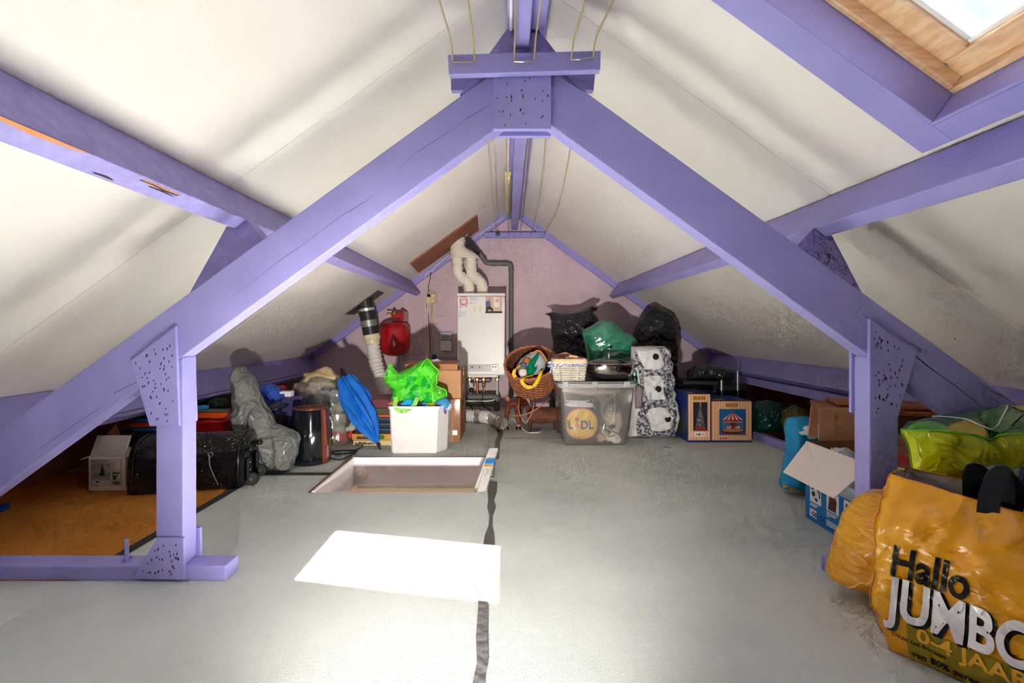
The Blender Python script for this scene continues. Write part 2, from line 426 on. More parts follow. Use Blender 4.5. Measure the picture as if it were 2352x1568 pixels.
# ---------------------------------------------------------------- roof slopes, panel by panel
def slope_fn(side):
    if side > 0: return lambda u, v, h: (XC+u, v, ZR-SL*u)+Vector((SA, 0, CA))*h if False else Vector((XC+u, v, ZR-SL*u))+Vector((SA, 0, CA))*h
    return lambda u, v, h: Vector((XC-u, v, ZR-SL*u))+Vector((-SA, 0, CA))*h
SKY = [(0.615, 1.152, .70), (-0.19, 0.35, .70)]      # skylight openings: y from, y to, length up the slope
UB = 1.085-XC
joints = [Y0, -.1, 1.62, 2.83, 4.03, Y1]
ceils = {}
for side, nm in ((-1, 'ceiling_left'), (1, 'ceiling_right')):
    root = thing(nm, None, None, (XC+side*1.0, 1.5, roof(XC+1.0)), kind='structure'); ceils[side] = root
    jn = joints if side < 0 else [Y0, 1.62, 2.83, 4.03, Y1]
    for a, b in zip(jn[:-1], jn[1:]):
        g = .0006
        if side > 0 and a < 0:
            us = [0, UB-SKY[0][2]*CA, UB, 2.22]; vs_ = [a, SKY[1][0], SKY[1][1], SKY[0][0], SKY[0][1], b-g]
            hol = {(1, 3), (1, 1)}
        else: us, vs_, hol = [0, 1.1, 2.22], [a+g, b-g], set()
        slab(us, vs_, hol, slope_fn(side), .022).build('panel', M_ceil, root)
    # unpainted lining below the eave beam and the low outer wall
    f = slope_fn(side)
    slab([2.2, 2.56], [Y0, Y1], set(), lambda u, v, h: f(u, v, h+.012), .01).build('lining_board', M_brownb, root)
    x = XC+side*2.55
    MB().box(min(x, x+side*.02), max(x, x+side*.02), Y0, Y1, -.05, .30).build('wall_eave_left' if side < 0 else 'wall_eave_right', M_brownb, kind='structure')
    # roof deck over the panels
    us = [0, UB-SKY[0][2]*CA, UB, 3.0] if side > 0 else [0, 3.0]
    vs_ = [Y0-.1, SKY[1][0], SKY[1][1], SKY[0][0], SKY[0][1], Y1+.1] if side > 0 else [Y0-.1, Y1+.1]
    slab(us, vs_, {(1, 3), (1, 1)} if side > 0 else set(), lambda u, v, h: f(u, v, h+.023), .05).build('roof_deck', M_brownb, root)
# back wall, and the wall behind the viewer
def gable(y0, y1, nm, m):
    x = 2.95
    MB().xz([(XC-x, -.05), (XC+x, -.05), (XC+x, roof(XC+x)+.02), (XC, ZR+.02), (XC-x, roof(XC-x)+.02)], y0, y1).build(nm, m, kind='structure')
gable(Y1, Y1+.1, 'wall_back', M_wall); gable(Y0-.1, Y0, 'wall_front', M_wall)

# battens along the top of the back wall
for side, n in ((-1, 1), (1, 2)):
    a = Vector((XC+side*.05, 0, roof(XC+.05))); b = Vector((XC+side*2.2, 0, roof(XC+2.2)))
    inn = L_IN if side < 0 else R_IN
    pts = [a, b, b+inn*.062, a+inn*.062]
    MB().prism([(p.x, Y1-.04, p.z) for p in pts], (0, .039, 0)).build('trim_%d' % n, M_lil, bevel=.003, kind='structure')

# ---------------------------------------------------------------- skylights
M_grey0 = mat('lead_grey', srgb(90, 92, 96), .5)
def skylight(n, y0, y1, ln):
    C0 = Vector((1.085, 0, roof(1.085))); OUT = Vector((SA, 0, CA))
    def Q(u, v, e): return C0+R_UP*u+OUT*e+Vector((0, v, 0))
    root = thing('window_%d' % n, None, None, Q(0, y0, 0), kind='structure')
    def bar(nm, u0, u1, v0, v1, e0, e1, m, par=None, bev=.003):
        c = Q((u0+u1)/2, (v0+v1)/2, (e0+e1)/2)
        return MB().obox(c, R_UP*((u1-u0)/2), Vector((0, (v1-v0)/2, 0)), OUT*((e1-e0)/2)).build(nm, m, par or root, bevel=bev)
    def frame(nm, w, ins, e0, e1, m):
        u0, u1, v0, v1 = ins, ln-ins, y0+ins, y1-ins
        bar(nm, u0, u0+w, v0, v1, e0, e1, m); bar(nm, u1-w, u1, v0, v1, e0, e1, m)
        bar(nm, u0+w, u1-w, v0, v0+w, e0, e1, m); bar(nm, u0+w, u1-w, v1-w, v1, e0, e1, m)
    # boards on the room side round the opening
    t = .086
    for (a, b, c, d) in ((-.064, ln+.086, y1, y1+t), (-.064, ln+.086, y0-t, y0), (-.064, 0, y0, y1), (ln, ln+.086, y0, y1)):
        bar('casing_board', a, b, c, d, -.014, .0, M_lil)
    # lilac lining of the reveal
    frame('reveal_board', .010, .0005, -.016, .078, M_lil)
    frame('timber_frame', .016, .0105, .070, .150, M_pine)
    frame('sash', .060, .024, .104, .160, M_pine)
    frame('outer_flashing', .030, -.006, .151, .20, M_grey0)
    frame('glazing_bead', .012, .083, .118, .136, M_white)
    bar('glass_pane', .083, ln-.083, y0+.083, y1-.083, .138, .142, glassy('window_glass', (.96, .98, 1, 1), .05, .01), bev=0)
    b = MB(); b.lathe([(.0, 0), (.007, 0), (.007, .006), (.010, .006), (.010, 0)], Q(.075, y1-.0238, .112), 16, (0, -1, 0)); b.build('bolt_socket', M_steel, root, smooth=True)
    # portal: guides the daylight of the sky through the pane
    ld = bpy.data.lights.new('daylight_portal', 'AREA'); ld.shape = 'RECTANGLE'; ld.size = ln-.1; ld.size_y = y1-y0-.1; ld.cycles.is_portal = True
    lo = bpy.data.objects.new('daylight_portal', ld); COL.objects.link(lo)
    z = -OUT; xax = R_UP; yax = (-z).cross(xax)
    lo.matrix_world = Matrix.Translation(Q(ln/2, (y0+y1)/2, .17)) @ Matrix((xax, (OUT).cross(xax), OUT)).transposed().to_4x4()
for i, (a, b, ln) in enumerate(SKY): skylight(i+1, a, b, ln)

# ---------------------------------------------------------------- purlins, ridge and eave beams
def beam_on_slope(side, foot, p, w, ya, yb, nm, m, label, cat, h0=0.):
    a = Vector(foot); inn = L_IN if side < 0 else R_IN; dn = Vector((-CA if side < 0 else CA, 0, -SA))
    pts = [a+inn*h0, a+inn*(h0+p), a+inn*(h0+p)+dn*w, a+dn*w+inn*h0]
    return MB().prism([(q.x, ya, q.z) for q in pts], (0, yb-ya, 0)).build(nm, m, bevel=.004, label=label, cat=cat)
xl, xr = -.989, 1.14
beam_on_slope(-1, (xl, 0, roof(xl)-.001), .162, .053, Y0+.01, Y1-.045, 'purlin', M_lilw, 'lilac purlin running along the left roof slope, its edge splintered', 'beam')
beam_on_slope(1, (xr, 0, roof(xr)-.016), .150, .053, Y0+.01, Y1-.045, 'purlin', M_lil, 'lilac purlin running along the right roof slope below the skylight', 'beam')
xe = -2.068
t = thing('eave_beam', 'wide lilac eave beam along the foot of the left slope', 'beam', (xe, 1.5, .365))
o = beam_on_slope(-1, (xe, 0, roof(xe)-.002), .178, .05, Y0+.01, Y1-.002, 'board', M_lil, None, None); o.location -= t.location; o.parent = t
o = beam_on_slope(-1, (xe-.002, 0, roof(xe-.002)-.002), .022, .05, Y0+.01, Y1-.002, 'ledge', M_lil, None, None, h0=.181); o.location -= t.location; o.parent = t
xe = 2.150
t = thing('eave_beam', 'wide lilac eave beam of two boards along the foot of the right slope', 'beam', (xe, 1.5, .365))
o = beam_on_slope(1, (xe, 0, roof(xe)-.002), .152, .09, Y0+.01, Y1-.002, 'board', M_lil, None, None); o.location -= t.location; o.parent = t
b = MB(); a = Vector((xe, 0, roof(xe)))+R_IN*.152+Vector((CA, 0, -SA))*.02
b.box(a.x-.012, a.x+.03, Y0+.01, Y1-.002, a.z-.088, a.z-.03).build('lower_board', M_lil, t, bevel=.003)
MB().box(1.815, 1.862, 1.55, 4.5, 0, .055).build('floor_plate', M_lil, bevel=.004, label='low lilac floor plate along the right eave recess', cat='beam')
# ridge
t = thing('ridge_beam', 'lilac ridge beam overhead in front of the truss, with a narrow strip below', 'beam', (XC, 0, 1.76))
MB().box(XC-.06, XC+.062, Y0+.01, 1.452, CH+.955, 2.02).build('beam', M_lil, t, bevel=.003)
MB().box(XC-.036, XC+.009, Y0+.01, 1.440, CH+.885, CH+.953).build('strip', M_lil, t, bevel=.004)
t = thing('ridge_beam', 'lilac ridge beam behind the truss reaching the back wall', 'beam', (XC, 3, 1.83))
MB().box(XC-.06, XC+.09, 1.56, Y1-.002, CH+1.15, 2.02).build('beam', M_lil, t, bevel=.003)
MB().box(XC-.02, XC+.047, 1.56, Y1-.04, CH+1.03, CH+1.148).build('strip', M_lil, t, bevel=.003)

# ---------------------------------------------------------------- the truss
T0, T1 = 1.451, 1.512
tr = thing('roof_truss', 'lilac timber roof truss with nailed plates and two posts', 'truss', (XC, 1.48, 0))
def Px(px, py, d):
    q = P(px, py, d); return (q.x, q.z)
ZT, ZB = 1.697, 1.508
for s in (-1, 1):
    far = 2.02 if s < 0 else 1.98
    pts = [(XC, ZT), (XC+s*far, ZT-SL*far), (XC+s*far, ZB-SL*far), (XC, ZB)]
    MB().xz(pts, T0, T1).build('rafter', M_lil, tr, bevel=.004)
for s, x0, x1 in ((-1, -1.121, -1.034), (1, 1.155, 1.249)):
    zt = lambda x: ZB-SL*abs(x-XC)+.0
    MB().xz([(x0, .047), (x1, .047), (x1, zt(x1)-.001), (x0, zt(x0)-.001)], T0+.0005, T1+.004).build('post', M_lil, tr, bevel=.004)
MB().box(-2.45, -.898, T0, 1.522, 0, .047).build('sill_beam', M_lil, tr, bevel=.004)
MB().box(1.049, 2.45, T0, 1.522, 0, .047).build('sill_beam', M_lil, tr, bevel=.004)
def nails(poly, n, y, seed, par):
    rng = random.Random(seed); b = MB(); xs = [p[0] for p in poly]; zs = [p[1] for p in poly]; c = 0; tries = 0
    def inside(x, z):
        r = False; m = len(poly)
        for i in range(m):
            (xa, za), (xb, zb) = poly[i], poly[(i+1) % m]
            if (za > z) != (zb > z) and x < (xb-xa)*(z-za)/(zb-za)+xa: r = not r
        return r
    while c < n and tries < 4000:
        tries += 1; x = rng.uniform(min(xs), max(xs)); z = rng.uniform(min(zs), max(zs))
        if not all(inside(x+dx, z+dz) for dx in (-.011, .011) for dz in (-.011, .011)): continue
        w, h = rng.uniform(.0010, .0018), rng.uniform(.0022, .0045); b.box(x-w, x+w, y-.0008, y+.002, z-h, z+h); c += 1
    b.build('nail_holes', M_nail, par, kind='stuff')
up_l = [Px(403, 748, T0-.012), Px(300, 828, T0-.012), Px(343, 978, T0-.012), Px(411, 978, T0-.012)]
up_r = [Px(1998, 732, T0-.012), Px(2106, 810, T0-.012), Px(2064, 958, T0-.012), Px(1998, 958, T0-.012)]
ba_l = [Px(360, 1236, T0-.012), Px(421, 1236, T0-.012), Px(423, 1330, T0-.012), Px(303, 1330, T0-.012)]
ba_r = [(1.157, .12), (1.245, .12), (1.33, .004), (1.155, .004)]
for i, (poly, n) in enumerate(((up_l, 52), (up_r, 52), (ba_l, 28), (ba_r, 20))):
    nm = 'gusset_plate' if i < 2 else 'foot_plate'
    MB().xz(poly, T0-.012, T0-.0006).build(nm, M_lil, tr, bevel=.0015); nails(poly, n, T0-.012, 30+i, tr)
    MB().xz(poly, T1+.0045, T1+.016).build(nm, M_lil, tr, bevel=.0015)
ap = [Px(1133, 165, T0-.02), Px(1266, 165, T0-.02), Px(1266, 296, T0-.02), Px(1133, 296, T0-.02)]
MB().xz(ap, T0-.02, T0-.0006).build('ridge_plate', M_lil, tr, bevel=.0015); nails(ap, 26, T0-.02, 60, tr)
MB().xz([Px(1100, 230, T1+.02), Px(1300, 230, T1+.02), Px(1262, 318, T1+.02), Px(1137, 318, T1+.02)], T1+.0006, T1+.02).build('ridge_plate', M_lil, tr, bevel=.0015)
MB().xz([Px(1056, 219, T0+.01), Px(1199, 20, T0+.01), Px(1347, 212, T0+.01), Px(1199, 270, T0+.01)], T0+.006, T1-.006).build('king_block', M_lilw, tr, bevel=.002)
# cleats on the rafters that carry the purlins
for s, pts in ((-1, [(-.964, 1.155), (-.937, 1.151), (-.897, 1.180), (-.80, 1.07), (-1.0, .93), (-1.15, .82)]), (1, [(1.115, 1.125), (1.086, 1.121), (1.050, 1.150), (.95, 1.04), (1.15, .90), (1.29, .79)])):
    MB().xz(pts, T1+.05, T1+.11).build('purlin_cleat', M_lilw, tr, bevel=.002)
# drying cracks in the rafters
def crack(pts, nm='crack', w=.0016, y=None):
    c = [P(a, b_, T0-.0006) for a, b_ in pts]; L1 = []
    for i, p in enumerate(c):
        k = w*(.25 if i in (0, len(c)-1) else .6+.4*math.sin(i*2.1)**2); L1.append((p+Vector((k*.58, 0, k*.81)), p-Vector((k*.58, 0, k*.81))))
    b = MB()
    for u_, v_ in L1: b.v += [u_, v_]
    for i in range(len(L1)-1): b.f.append((2*i, 2*i+1, 2*i+3, 2*i+2))
    b.build(nm, M_nail, tr)
crack([(1131, 236), (1100, 256), (1072, 272), (1040, 296), (1000, 322), (960, 348), (925, 378), (912, 398)])
crack([(880, 430), (840, 462), (790, 492), (740, 528), (690, 566), (640, 600), (590, 640), (520, 690)])
crack([(330, 868), (300, 884), (262, 902), (240, 930), (190, 962), (120, 1010), (60, 1052)])
crack([(1980, 720), (2050, 772), (2130, 840), (2200, 890), (2290, 960)])
crack([(1290, 178), (1320, 196), (1342, 211)])
# threaded rod with nut on the left sill
q = P(291, 1290, 1.487)
b = MB(); b.tube([(q.x, 1.487, .045), (q.x, 1.487, .115)], .0062, 10).build('threaded_rod', M_lil, tr, smooth=True)
MB().lathe([(.017, 0), (.017, .003), (.011, .003), (.011, .011)], (q.x, 1.487, .047), 6).build('nut', M_lil, tr)
# splintered edge of the left purlin
pur = bpy.data.objects['purlin']; M_bare = mat('bare_wood', srgb(206, 140, 92), .8); xm = -.989+SA*.162; zm_ = roof(-.989)-CA*.162
def on_purlin(y, w_): return Vector((xm-CA*w_, y, zm_-.001-SA*w_))+L_IN*.0012
for nm, m, rows_ in (('bare_patch', M_bare, [(.80, .0, .008), (.86, .0, .012), (.92, .0, .009), (.97, .0, .002)]), ('bare_patch', M_bare, [(1.13, .008, .014), (1.17, .007, .017), (1.22, .008, .016), (1.26, .010, .013)]), ('splinter', M_nail, [(1.12, .012, .014), (1.16, .010, .013), (1.20, .013, .017), (1.25, .012, .015)]), ('splinter', M_nail, [(1.155, .020, .022), (1.20, .018, .022), (1.24, .021, .023)]), ('splinter', M_nail, [(1.02, .040, .043), (1.05, .038, .043), (1.07, .041, .043)])):
    b = MB()
    for y_, a_, c_ in rows_: b.v += [on_purlin(y_, a_), on_purlin(y_, c_)]
    for i in range(len(rows_)-1): b.f.append((2*i, 2*i+1, 2*i+3, 2*i+2))
    b.v = [v+L_IN*(.0006 if m is M_nail else 0) for v in b.v]; b.build(nm, m, pur)
# hanging washing line boards
for lab, cor, y0, y1 in (('lilac washing line board hung in front of the ridge plate', [(1028, 125), (1380, 116), (1379, 160), (1031, 171)], 1.404, 1.4295),
                         ('lilac washing line board behind the ridge plate', [(1035, 168), (1367, 168), (1364, 207), (1036, 207)], 1.533, 1.556)):
    pts = [Px(a, b_, y0) for a, b_ in cor]
    MB().xz(pts, y0, y1).build('line_board', M_lil, bevel=.002, label=lab, cat='board', group='washing line boards')
MB().xz([Px(1113, 534, 4.69), Px(1250, 534, 4.69), Px(1250, 546, 4.69), Px(1113, 546, 4.69)], 4.67, 4.7085).build('line_board', M_lil, bevel=.002, label='short lilac board under the gable peak on the back wall', cat='board', group='washing line boards')
M_cord = mat('olive_cord', srgb(168, 152, 104), .6, bump=.2, bscale=200)
front = [(1040, 142), (1090, 140), (1181, 141), (1227, 139), (1312, 137), (1362, 132)]
names = ['first', 'second', 'third', 'fourth', 'fifth', 'sixth']
for i, (a, b_) in enumerate(front):
    q = P(a, b_, 1.402); sx = (-.02, .0, .004, .01, .012, .05)[i]
    pts = [q+Vector((0, .002, 0)), q+Vector((0, -.006, .006)), q+Vector((.001, -.08, .028)), q+Vector((sx*.4, -.35, .012)), q+Vector((sx, -1.2, 0)), q+Vector((sx, -2.9, .02))]
    MB().tube(curve(pts, 40), .0026, 7).build('washing_line', M_cord, smooth=True, label='olive washing line in front of the truss, %s from the left' % names[i], cat='cord', group='washing lines in front of the truss')
rear = [((1112, 207), (1141, 541), .0), ((1161, 207), (1168, 541), 0), ((1222, 200), (1194, 541), 0), ((1265, 200), (1220, 541), .01), ((1328, 205), (1249, 541), .03)]
for i, (a, b_, sg) in enumerate(rear):
    q = P(*a, 1.548); e = P(*b_, 4.668)
    pts = [q, q+Vector((0, .012, -.01)), q.lerp(e, .25)+Vector((sg, 0, -.03)), q.lerp(e, .55)+Vector((sg*1.5, 0, -.035)), q.lerp(e, .82)+Vector((sg*.3, 0, -.03)), e]
    MB().tube(curve(pts, 50), .0026, 7).build('washing_line', M_cord, smooth=True, label='olive washing line behind the truss, %s from the left' % names[i], cat='cord', group='washing lines behind the truss')
for i, (a, b_) in enumerate(((0, 1), (2, 3), (4, 5))):
    q = P(*front[a], 1.4005); e = P(*front[b_], 1.4005)
    m_ = (q+e)/2+Vector((0, -.003, -.004))
    MB().tube(curve([q, q.lerp(m_, .5), m_, e], 12), .0022, 6).build('wire_loop', M_steel if i else M_cord, smooth=True, label=('olive wire loop at the left end of the front board', 'silver wire loop in the middle of the front board', 'silver wire loop at the right end of the front board')[i], cat='wire', group='wire loops on the front board')

# ---------------------------------------------------------------- tape on the floor
def tape(rows, m, label, z=.0016, group=None):
    b = MB(); L_ = [FP(a, y) for y, a, c in rows]; R_ = [FP(c, y) for y, a, c in rows]; n = len(rows)
    vs_ = [p+Vector((0, 0, h)) for h in (.0002, z) for p in L_+R_]
    f = []
    for i in range(n-1):
        f += [(i, i+1, n+i+1, n+i), (2*n+i, 3*n+i, 3*n+i+1, 2*n+i+1), (i, 2*n+i, 2*n+i+1, i+1), (n+i, n+i+1, 3*n+i+1, 3*n+i)]
    f += [(0, n, 3*n, 2*n), (n-1, 3*n-1, 4*n-1, 2*n-1)]
    b.add(vs_, f); return b.build('tape_strip', m, label=label, cat='tape', group=group)
G = 'tape strips along the carpet seam'
tape([(979, 1139, 1153), (997, 1144, 1156), (1018, 1136, 1148)], M_tape, 'short grey tape strip next to the silver duct', group=G)
tape([(1019, 1137, 1148.5), (1055, 1131, 1146)], M_tape, 'grey tape strip beside the top of the hatch ladder', group=G)
tape([(1107, 1122, 1142), (1131, 1120, 1141), (1150, 1121, 1134), (1165, 1119, 1139), (1185, 1124, 1132), (1208, 1122, 1131), (1231, 1113, 1136), (1258, 1109, 1136)], M_tape, 'torn grey tape strip in front of the hatch', group=G)
tape([(1259, 1109, 1136), (1300, 1105, 1133), (1338, 1101, 1131)], M_tapes, 'silver tape strip crossing the sun patch', group=G)
tape([(1340, 1089, 1121), (1360, 1097, 1120), (1386, 1099, 1121), (1464, 1093, 1120), (1526, 1095, 1121), (1568, 1086, 1114), (1700, 1075, 1104)], M_tapes, 'crinkled silver tape strip nearest the front', .004, group=G)
def strip(x0, x1, y0, y1, label): MB().box(x0, x1, y0, y1, .0005, .0025).build('tape_strip', M_btape, label=label, cat='tape', group='black cloth tape')
strip(-1.392, -1.352, 1.535, 2.50, 'long black tape along the edge of the orange carpet')
strip(-1.392, -.975, 2.50, 2.545, 'black tape from the orange carpet to the hatch corner')
b = MB(); q = [FP(0, 1178), FP(-40, 1185), FP(-40, 1168), FP(22, 1154), FP(24, 1166)]
b.prism([(v.x, v.y, .0005) for v in q], (0, 0, .002)).build('tape_strip', mat('blue_tape', srgb(24, 110, 200), .5), label='scrap of blue tape on the orange carpet', cat='tape')

MB().box(-.02, 1.05, 3.352, 3.356, .0003, .0012).build('tape_strip', M_btape, label='thin dark seam line across the carpet in front of the log', cat='seam')
# ---------------------------------------------------------------- the hatch
ht = thing('loft_hatch', 'white painted loft hatch opening in the floor', 'hatch', ((HX0+HX1)/2, (HY0+HY1)/2, -.2))
w = .016; zb = -.16
MB().box(HX0, HX1, HY1-w, HY1, zb, .004).build('lining_board', M_white, ht, bevel=.002)
MB().box(HX0, HX1, HY0, HY0+w, zb, -.003).build('lining_board', M_white, ht, bevel=.002)
MB().box(HX0, HX0+w, HY0+w, HY1-w, zb, .003).build('lining_board', M_white, ht, bevel=.002)
MB().box(HX1-w, HX1, HY0+w, HY1-w, zb, -.003).build('lining_board', M_white, ht, bevel=.002)
M_rust = mat('bare_brown_edge', srgb(120, 66, 44), .8)
MB().box(HX0-.002, HX1+.002, HY1-.004, HY1+.007, -.004, .0052).build('edge_strip', M_rust, ht)
MB().box(HX0-.007, HX0+.004, HY0, HY1-.004, -.004, .0048).build('edge_strip', M_rust, ht)
M_cream = mat('cream_paint', srgb(226, 212, 190), .5)
lip = .03
MB().box(HX0+w, HX1-w, HY1-w-lip, HY1-w, zb-.012, zb+.002).build('frame_lip', M_cream, ht, bevel=.002)
MB().box(HX0+w, HX0+w+lip, HY0+w, HY1-w-lip, zb-.012, zb+.002).build('frame_lip', M_cream, ht, bevel=.002)
MB().box(HX0+w, HX1-w, HY1-w-.06, HY1-w-.03, zb-.05, zb-.012).build('frame_lip', M_cream, ht, bevel=.002)
b = MB(); b.box(HX0+w, HX0+w+.012, 2.30, 2.325, zb+.005, zb+.04); b.build('latch', M_black, ht, bevel=.002)
# landing below
M_tan = mat('tan_wallpaper', srgb(176, 132, 88), .7, c2=srgb(160, 118, 78), nscale=3)
MB().box(-2.2, 1.2, 3.55, 3.6, -2.5, -.06).build('wall_landing', M_tan, kind='structure')
MB().box(-2.2, 1.2, 1.2, 3.6, -2.55, -2.5).build('floor_landing', M_tan, kind='structure')
MB().box(-2.25, -2.2, 1.2, 3.6, -2.5, -.06).build('wall_landing_left', M_tan, kind='structure')
MB().box(1.2, 1.25, 1.2, 3.6, -2.5, -.06).build('wall_landing_right', M_tan, kind='structure')
MB().box(-2.2, 1.2, 1.15, 1.2, -2.5, -.06).build('wall_landing_front', M_tan, kind='structure')
q0 = P(905, 1125, 3.5); q1 = P(930, 1125, 3.5)
MB().box(q0.x-.07, q0.x-.005, 3.53, 3.549, -2.49, -.2).build('door_frame', mat('light_wood', srgb(206, 150, 96), .5), label='light wooden door frame glimpsed on the landing below', cat='door frame', bevel=.003)
MB().box(q0.x, q1.x+.02, 3.535, 3.549, -2.49, -.2).build('door_1', M_dark, kind='structure')
b = MB(); a = P(970, 1121, 3.45); c = P(1092, 1119, 3.45); b.tube([a, a.lerp(c, .5), c], .018, 10).build('handrail', M_black, smooth=True, label='black handrail on the landing below the hatch', cat='handrail')
ll = bpy.data.lights.new('landing_lamp', 'POINT'); ll.energy = 22; ll.color = (1, .84, .68); ll.shadow_soft_size = .1
lo = bpy.data.objects.new('landing_lamp', ll); COL.objects.link(lo); lo.location = (-.5, 2.4, -1.2)

# ---------------------------------------------------------------- fill lamp added on the floor below the view, to brighten the back
wl_ = thing('added_fill_lamp', 'small black fill lamp added on the floor, aimed at the back wall', 'lamp', (-.12, .15, 0))
MB().box(-.17, -.07, .11, .19, 0, .012).build('foot', M_black, wl_, bevel=.004)
MB().box(-.128, -.112, .14, .16, .0125, .10).build('stem', M_black, wl_, bevel=.003)
MB().lathe([(.02, -.05), (.034, -.03), (.042, 0), (.042, .012), (.038, .012), (.036, .0), (.012, -.02), (0, -.022)], (-.12, .155, .14), 28, (0, 1, .24)).build('reflector_housing', M_black, wl_, smooth=True)
ld = bpy.data.lights.new('added_fill_light', 'SPOT'); ld.energy = 210; ld.color = (1, .94, .88); ld.spot_size = math.radians(80); ld.spot_blend = 1.0; ld.shadow_soft_size = .035
lo = bpy.data.objects.new('added_fill_light', ld); COL.objects.link(lo); lo.location = (-.12, .175, .146); lo.rotation_euler = Vector((0, 1, .12)).to_track_quat('-Z', 'Y').to_euler()
# ================================================================ on and by the back wall
M_boil = mat('boiler_white', srgb(232, 228, 222), .35, spec=.5)
M_ivory = mat('ivory_plastic', srgb(234, 228, 212), .35)
M_grey = mat('grey_pvc', srgb(104, 106, 102), .45)
M_copper = mat('copper', srgb(190, 110, 76), .35, metal=.9)
M_brass = mat('brass', srgb(186, 148, 80), .35, metal=.9)
M_red = mat('red_enamel', srgb(176, 20, 24), .25, coat=.5)
M_ply = mat('brown_plywood', srgb(156, 94, 58), .6, c2=srgb(140, 80, 48), nscale=4, stretch=(2, 2, 14))
M_card = mat('cardboard', srgb(196, 146, 104), .8, c2=srgb(186, 136, 96), nscale=5, bump=.06, bscale=90)
M_cardd = mat('cardboard_dark', srgb(178, 122, 84), .8, c2=srgb(166, 112, 76), nscale=5, bump=.06)
M_cardw = mat('white_cardboard', srgb(228, 220, 210), .8, c2=srgb(216, 208, 198), nscale=6, bump=.05)
M_paper = mat('white_paper', srgb(234, 232, 238), .6)
M_ink = mat('black_ink', srgb(34, 32, 36), .6)
M_blueink = mat('blue_ink', srgb(40, 70, 150), .5)
M_redink = mat('red_ink', srgb(206, 56, 52), .5)
M_clearp = glassy('clear_packing_tape', (.95, .9, .84, 1), .5, .12)

def ceil_pt(px, py, side, h=0.):             # where a pixel's line of sight meets a roof slope
    dx, dz = (px-VX)/FPX, (VY-py)/FPX
    k = ZR-CH+ (SL*XC if side > 0 else -SL*XC)
    t = (k-h/CA)/(dz+SL*abs(dx)); return Vector((dx*t, t, CH+dz*t))

# boiler
D = 4.30
bx = lambda px: (px-VX)*D/FPX
bz = lambda py: CH-(py-VY)*D/FPX
t = thing('boiler', 'white wall-hung boiler with stickers on its front', 'boiler', (bx(1105), D, bz(868)))
MB().box(bx(1050), bx(1160), D, Y1-.004, bz(862), bz(680)).build('casing', M_boil, t, bevel=.012, bseg=3)
MB().box(bx(1049.6), bx(1160.4), D-.003, Y1-.004, bz(679.5), bz(673)).build('top_cap', M_boil, t, bevel=.004)
MB().box(bx(1064), bx(1144), D-.012, D-.0005, bz(852), bz(837)).build('control_panel', mat('panel_grey', srgb(196, 196, 192), .4), t, bevel=.003)
MB().box(bx(1128), bx(1144), D-.022, D-.0125, bz(853), bz(836)).build('control_block', M_boil, t, bevel=.003)
for x0, x1, y0, y1, m in ((1082, 1087.5, 840, 845, M_black), (1099.5, 1103, 840, 845, M_black)):
    MB().box(bx(x0), bx(x1), D-.0145, D-.0122, bz(y1), bz(y0)).build('display', m, t)
for x in (1131, 1137): MB().lathe([(.0, 0), (.008, 0), (.008, -.004), (0, -.004)], (bx(x)+.008, D-.0222, bz(842)), 12, (0, 1, 0)).build('knob', M_black, t)
fc = Face((0, D-.0122, 0), (1, 0, 0), (0, 0, 1), (0, -1, 0)); b = MB()
for k, x in enumerate((1076, 1079, 1091, 1094, 1108)):
    for y in (840, 845): fc.rect(b, bx(x), bx(x+1.4), bz(y+2), bz(y))
b.build('control_marks', M_grey, t, kind='stuff')
MB().box(bx(1058), bx(1144.5), D+.03, Y1-.06, bz(867), bz(853)).build('pipe_tray', M_boil, t, bevel=.006)
# stickers
fc = Face((0, D, 0), (1, 0, 0), (0, 0, 1), (0, -1, 0))
b = MB(); fc.rect(b, bx(1053), bx(1075.5), bz(727), bz(712)); b.build('paper_sticker', M_paper, t)
b = MB(); fc.rect(b, bx(1078), bx(1102), bz(697), bz(680.5)); b.build('paper_sticker', M_paper, t)
for (x, y, r, a) in ((1065, 690, .038, 2*PI), (1065.5, 695.5, .036, 2*PI), (1064.5, 707, .034, PI)):
    b = MB(); fc.disc(b, bx(x), bz(y), r, .0014+.0006*(y-690)/6); b.build('round_sticker', M_paper, t)
    b = MB(); fc.ring(b, bx(x), bz(y), r*.82, r, .002+.0006*(y-690)/6, t0=0, t1=a); b.build('sticker_ring', M_redink, t)
    b = MB(); fc.text(b, 'WIFI', bx(x), bz(y)+.006, .013, .0024+.0006*(y-690)/6, align='CENTER'); b.build('sticker_text', M_ink, t, kind='stuff')
b = MB()
for x0, y0, n in ((1054, 714, 5), (1079, 682, 5)):
    for i in range(n): fc.rect(b, bx(x0), bx(x0+(20, 15, 21, 14, 18)[i]), bz(y0+i*1.9+.6), bz(y0+i*1.9), .0018)
b.build('sticker_text', mat('grey_ink', srgb(150, 146, 168), .6), t, kind='stuff')
b = MB()
for x0, y0 in ((1054, 724.5), (1079, 694.5)): fc.rect(b, bx(x0), bx(x0+2), bz(y0+2), bz(y0), .0019); fc.rect(b, bx(x0+3), bx(x0+6), bz(y0+2), bz(y0+.8), .0019)
b.build('sticker_mark', M_blueink, t, kind='stuff')
b = MB()
for x0, y0 in ((1065, 724.5), (1090, 694.5)): fc.rect(b, bx(x0), bx(x0+2), bz(y0+2), bz(y0), .0019)
b.build('sticker_mark', M_redink, t, kind='stuff')
b = MB(); fc.rect(b, bx(1115), bx(1153.5), bz(719), bz(680.5), .0014)
ph = b.build('photo_sticker', mat('photo_beige', srgb(206, 180, 160), .3), t)
b = MB(); fc.rect(b, bx(1134), bx(1147), bz(705), bz(683), .0018); b.build('photo_window', mat('photo_pale', srgb(236, 222, 206), .3), ph)
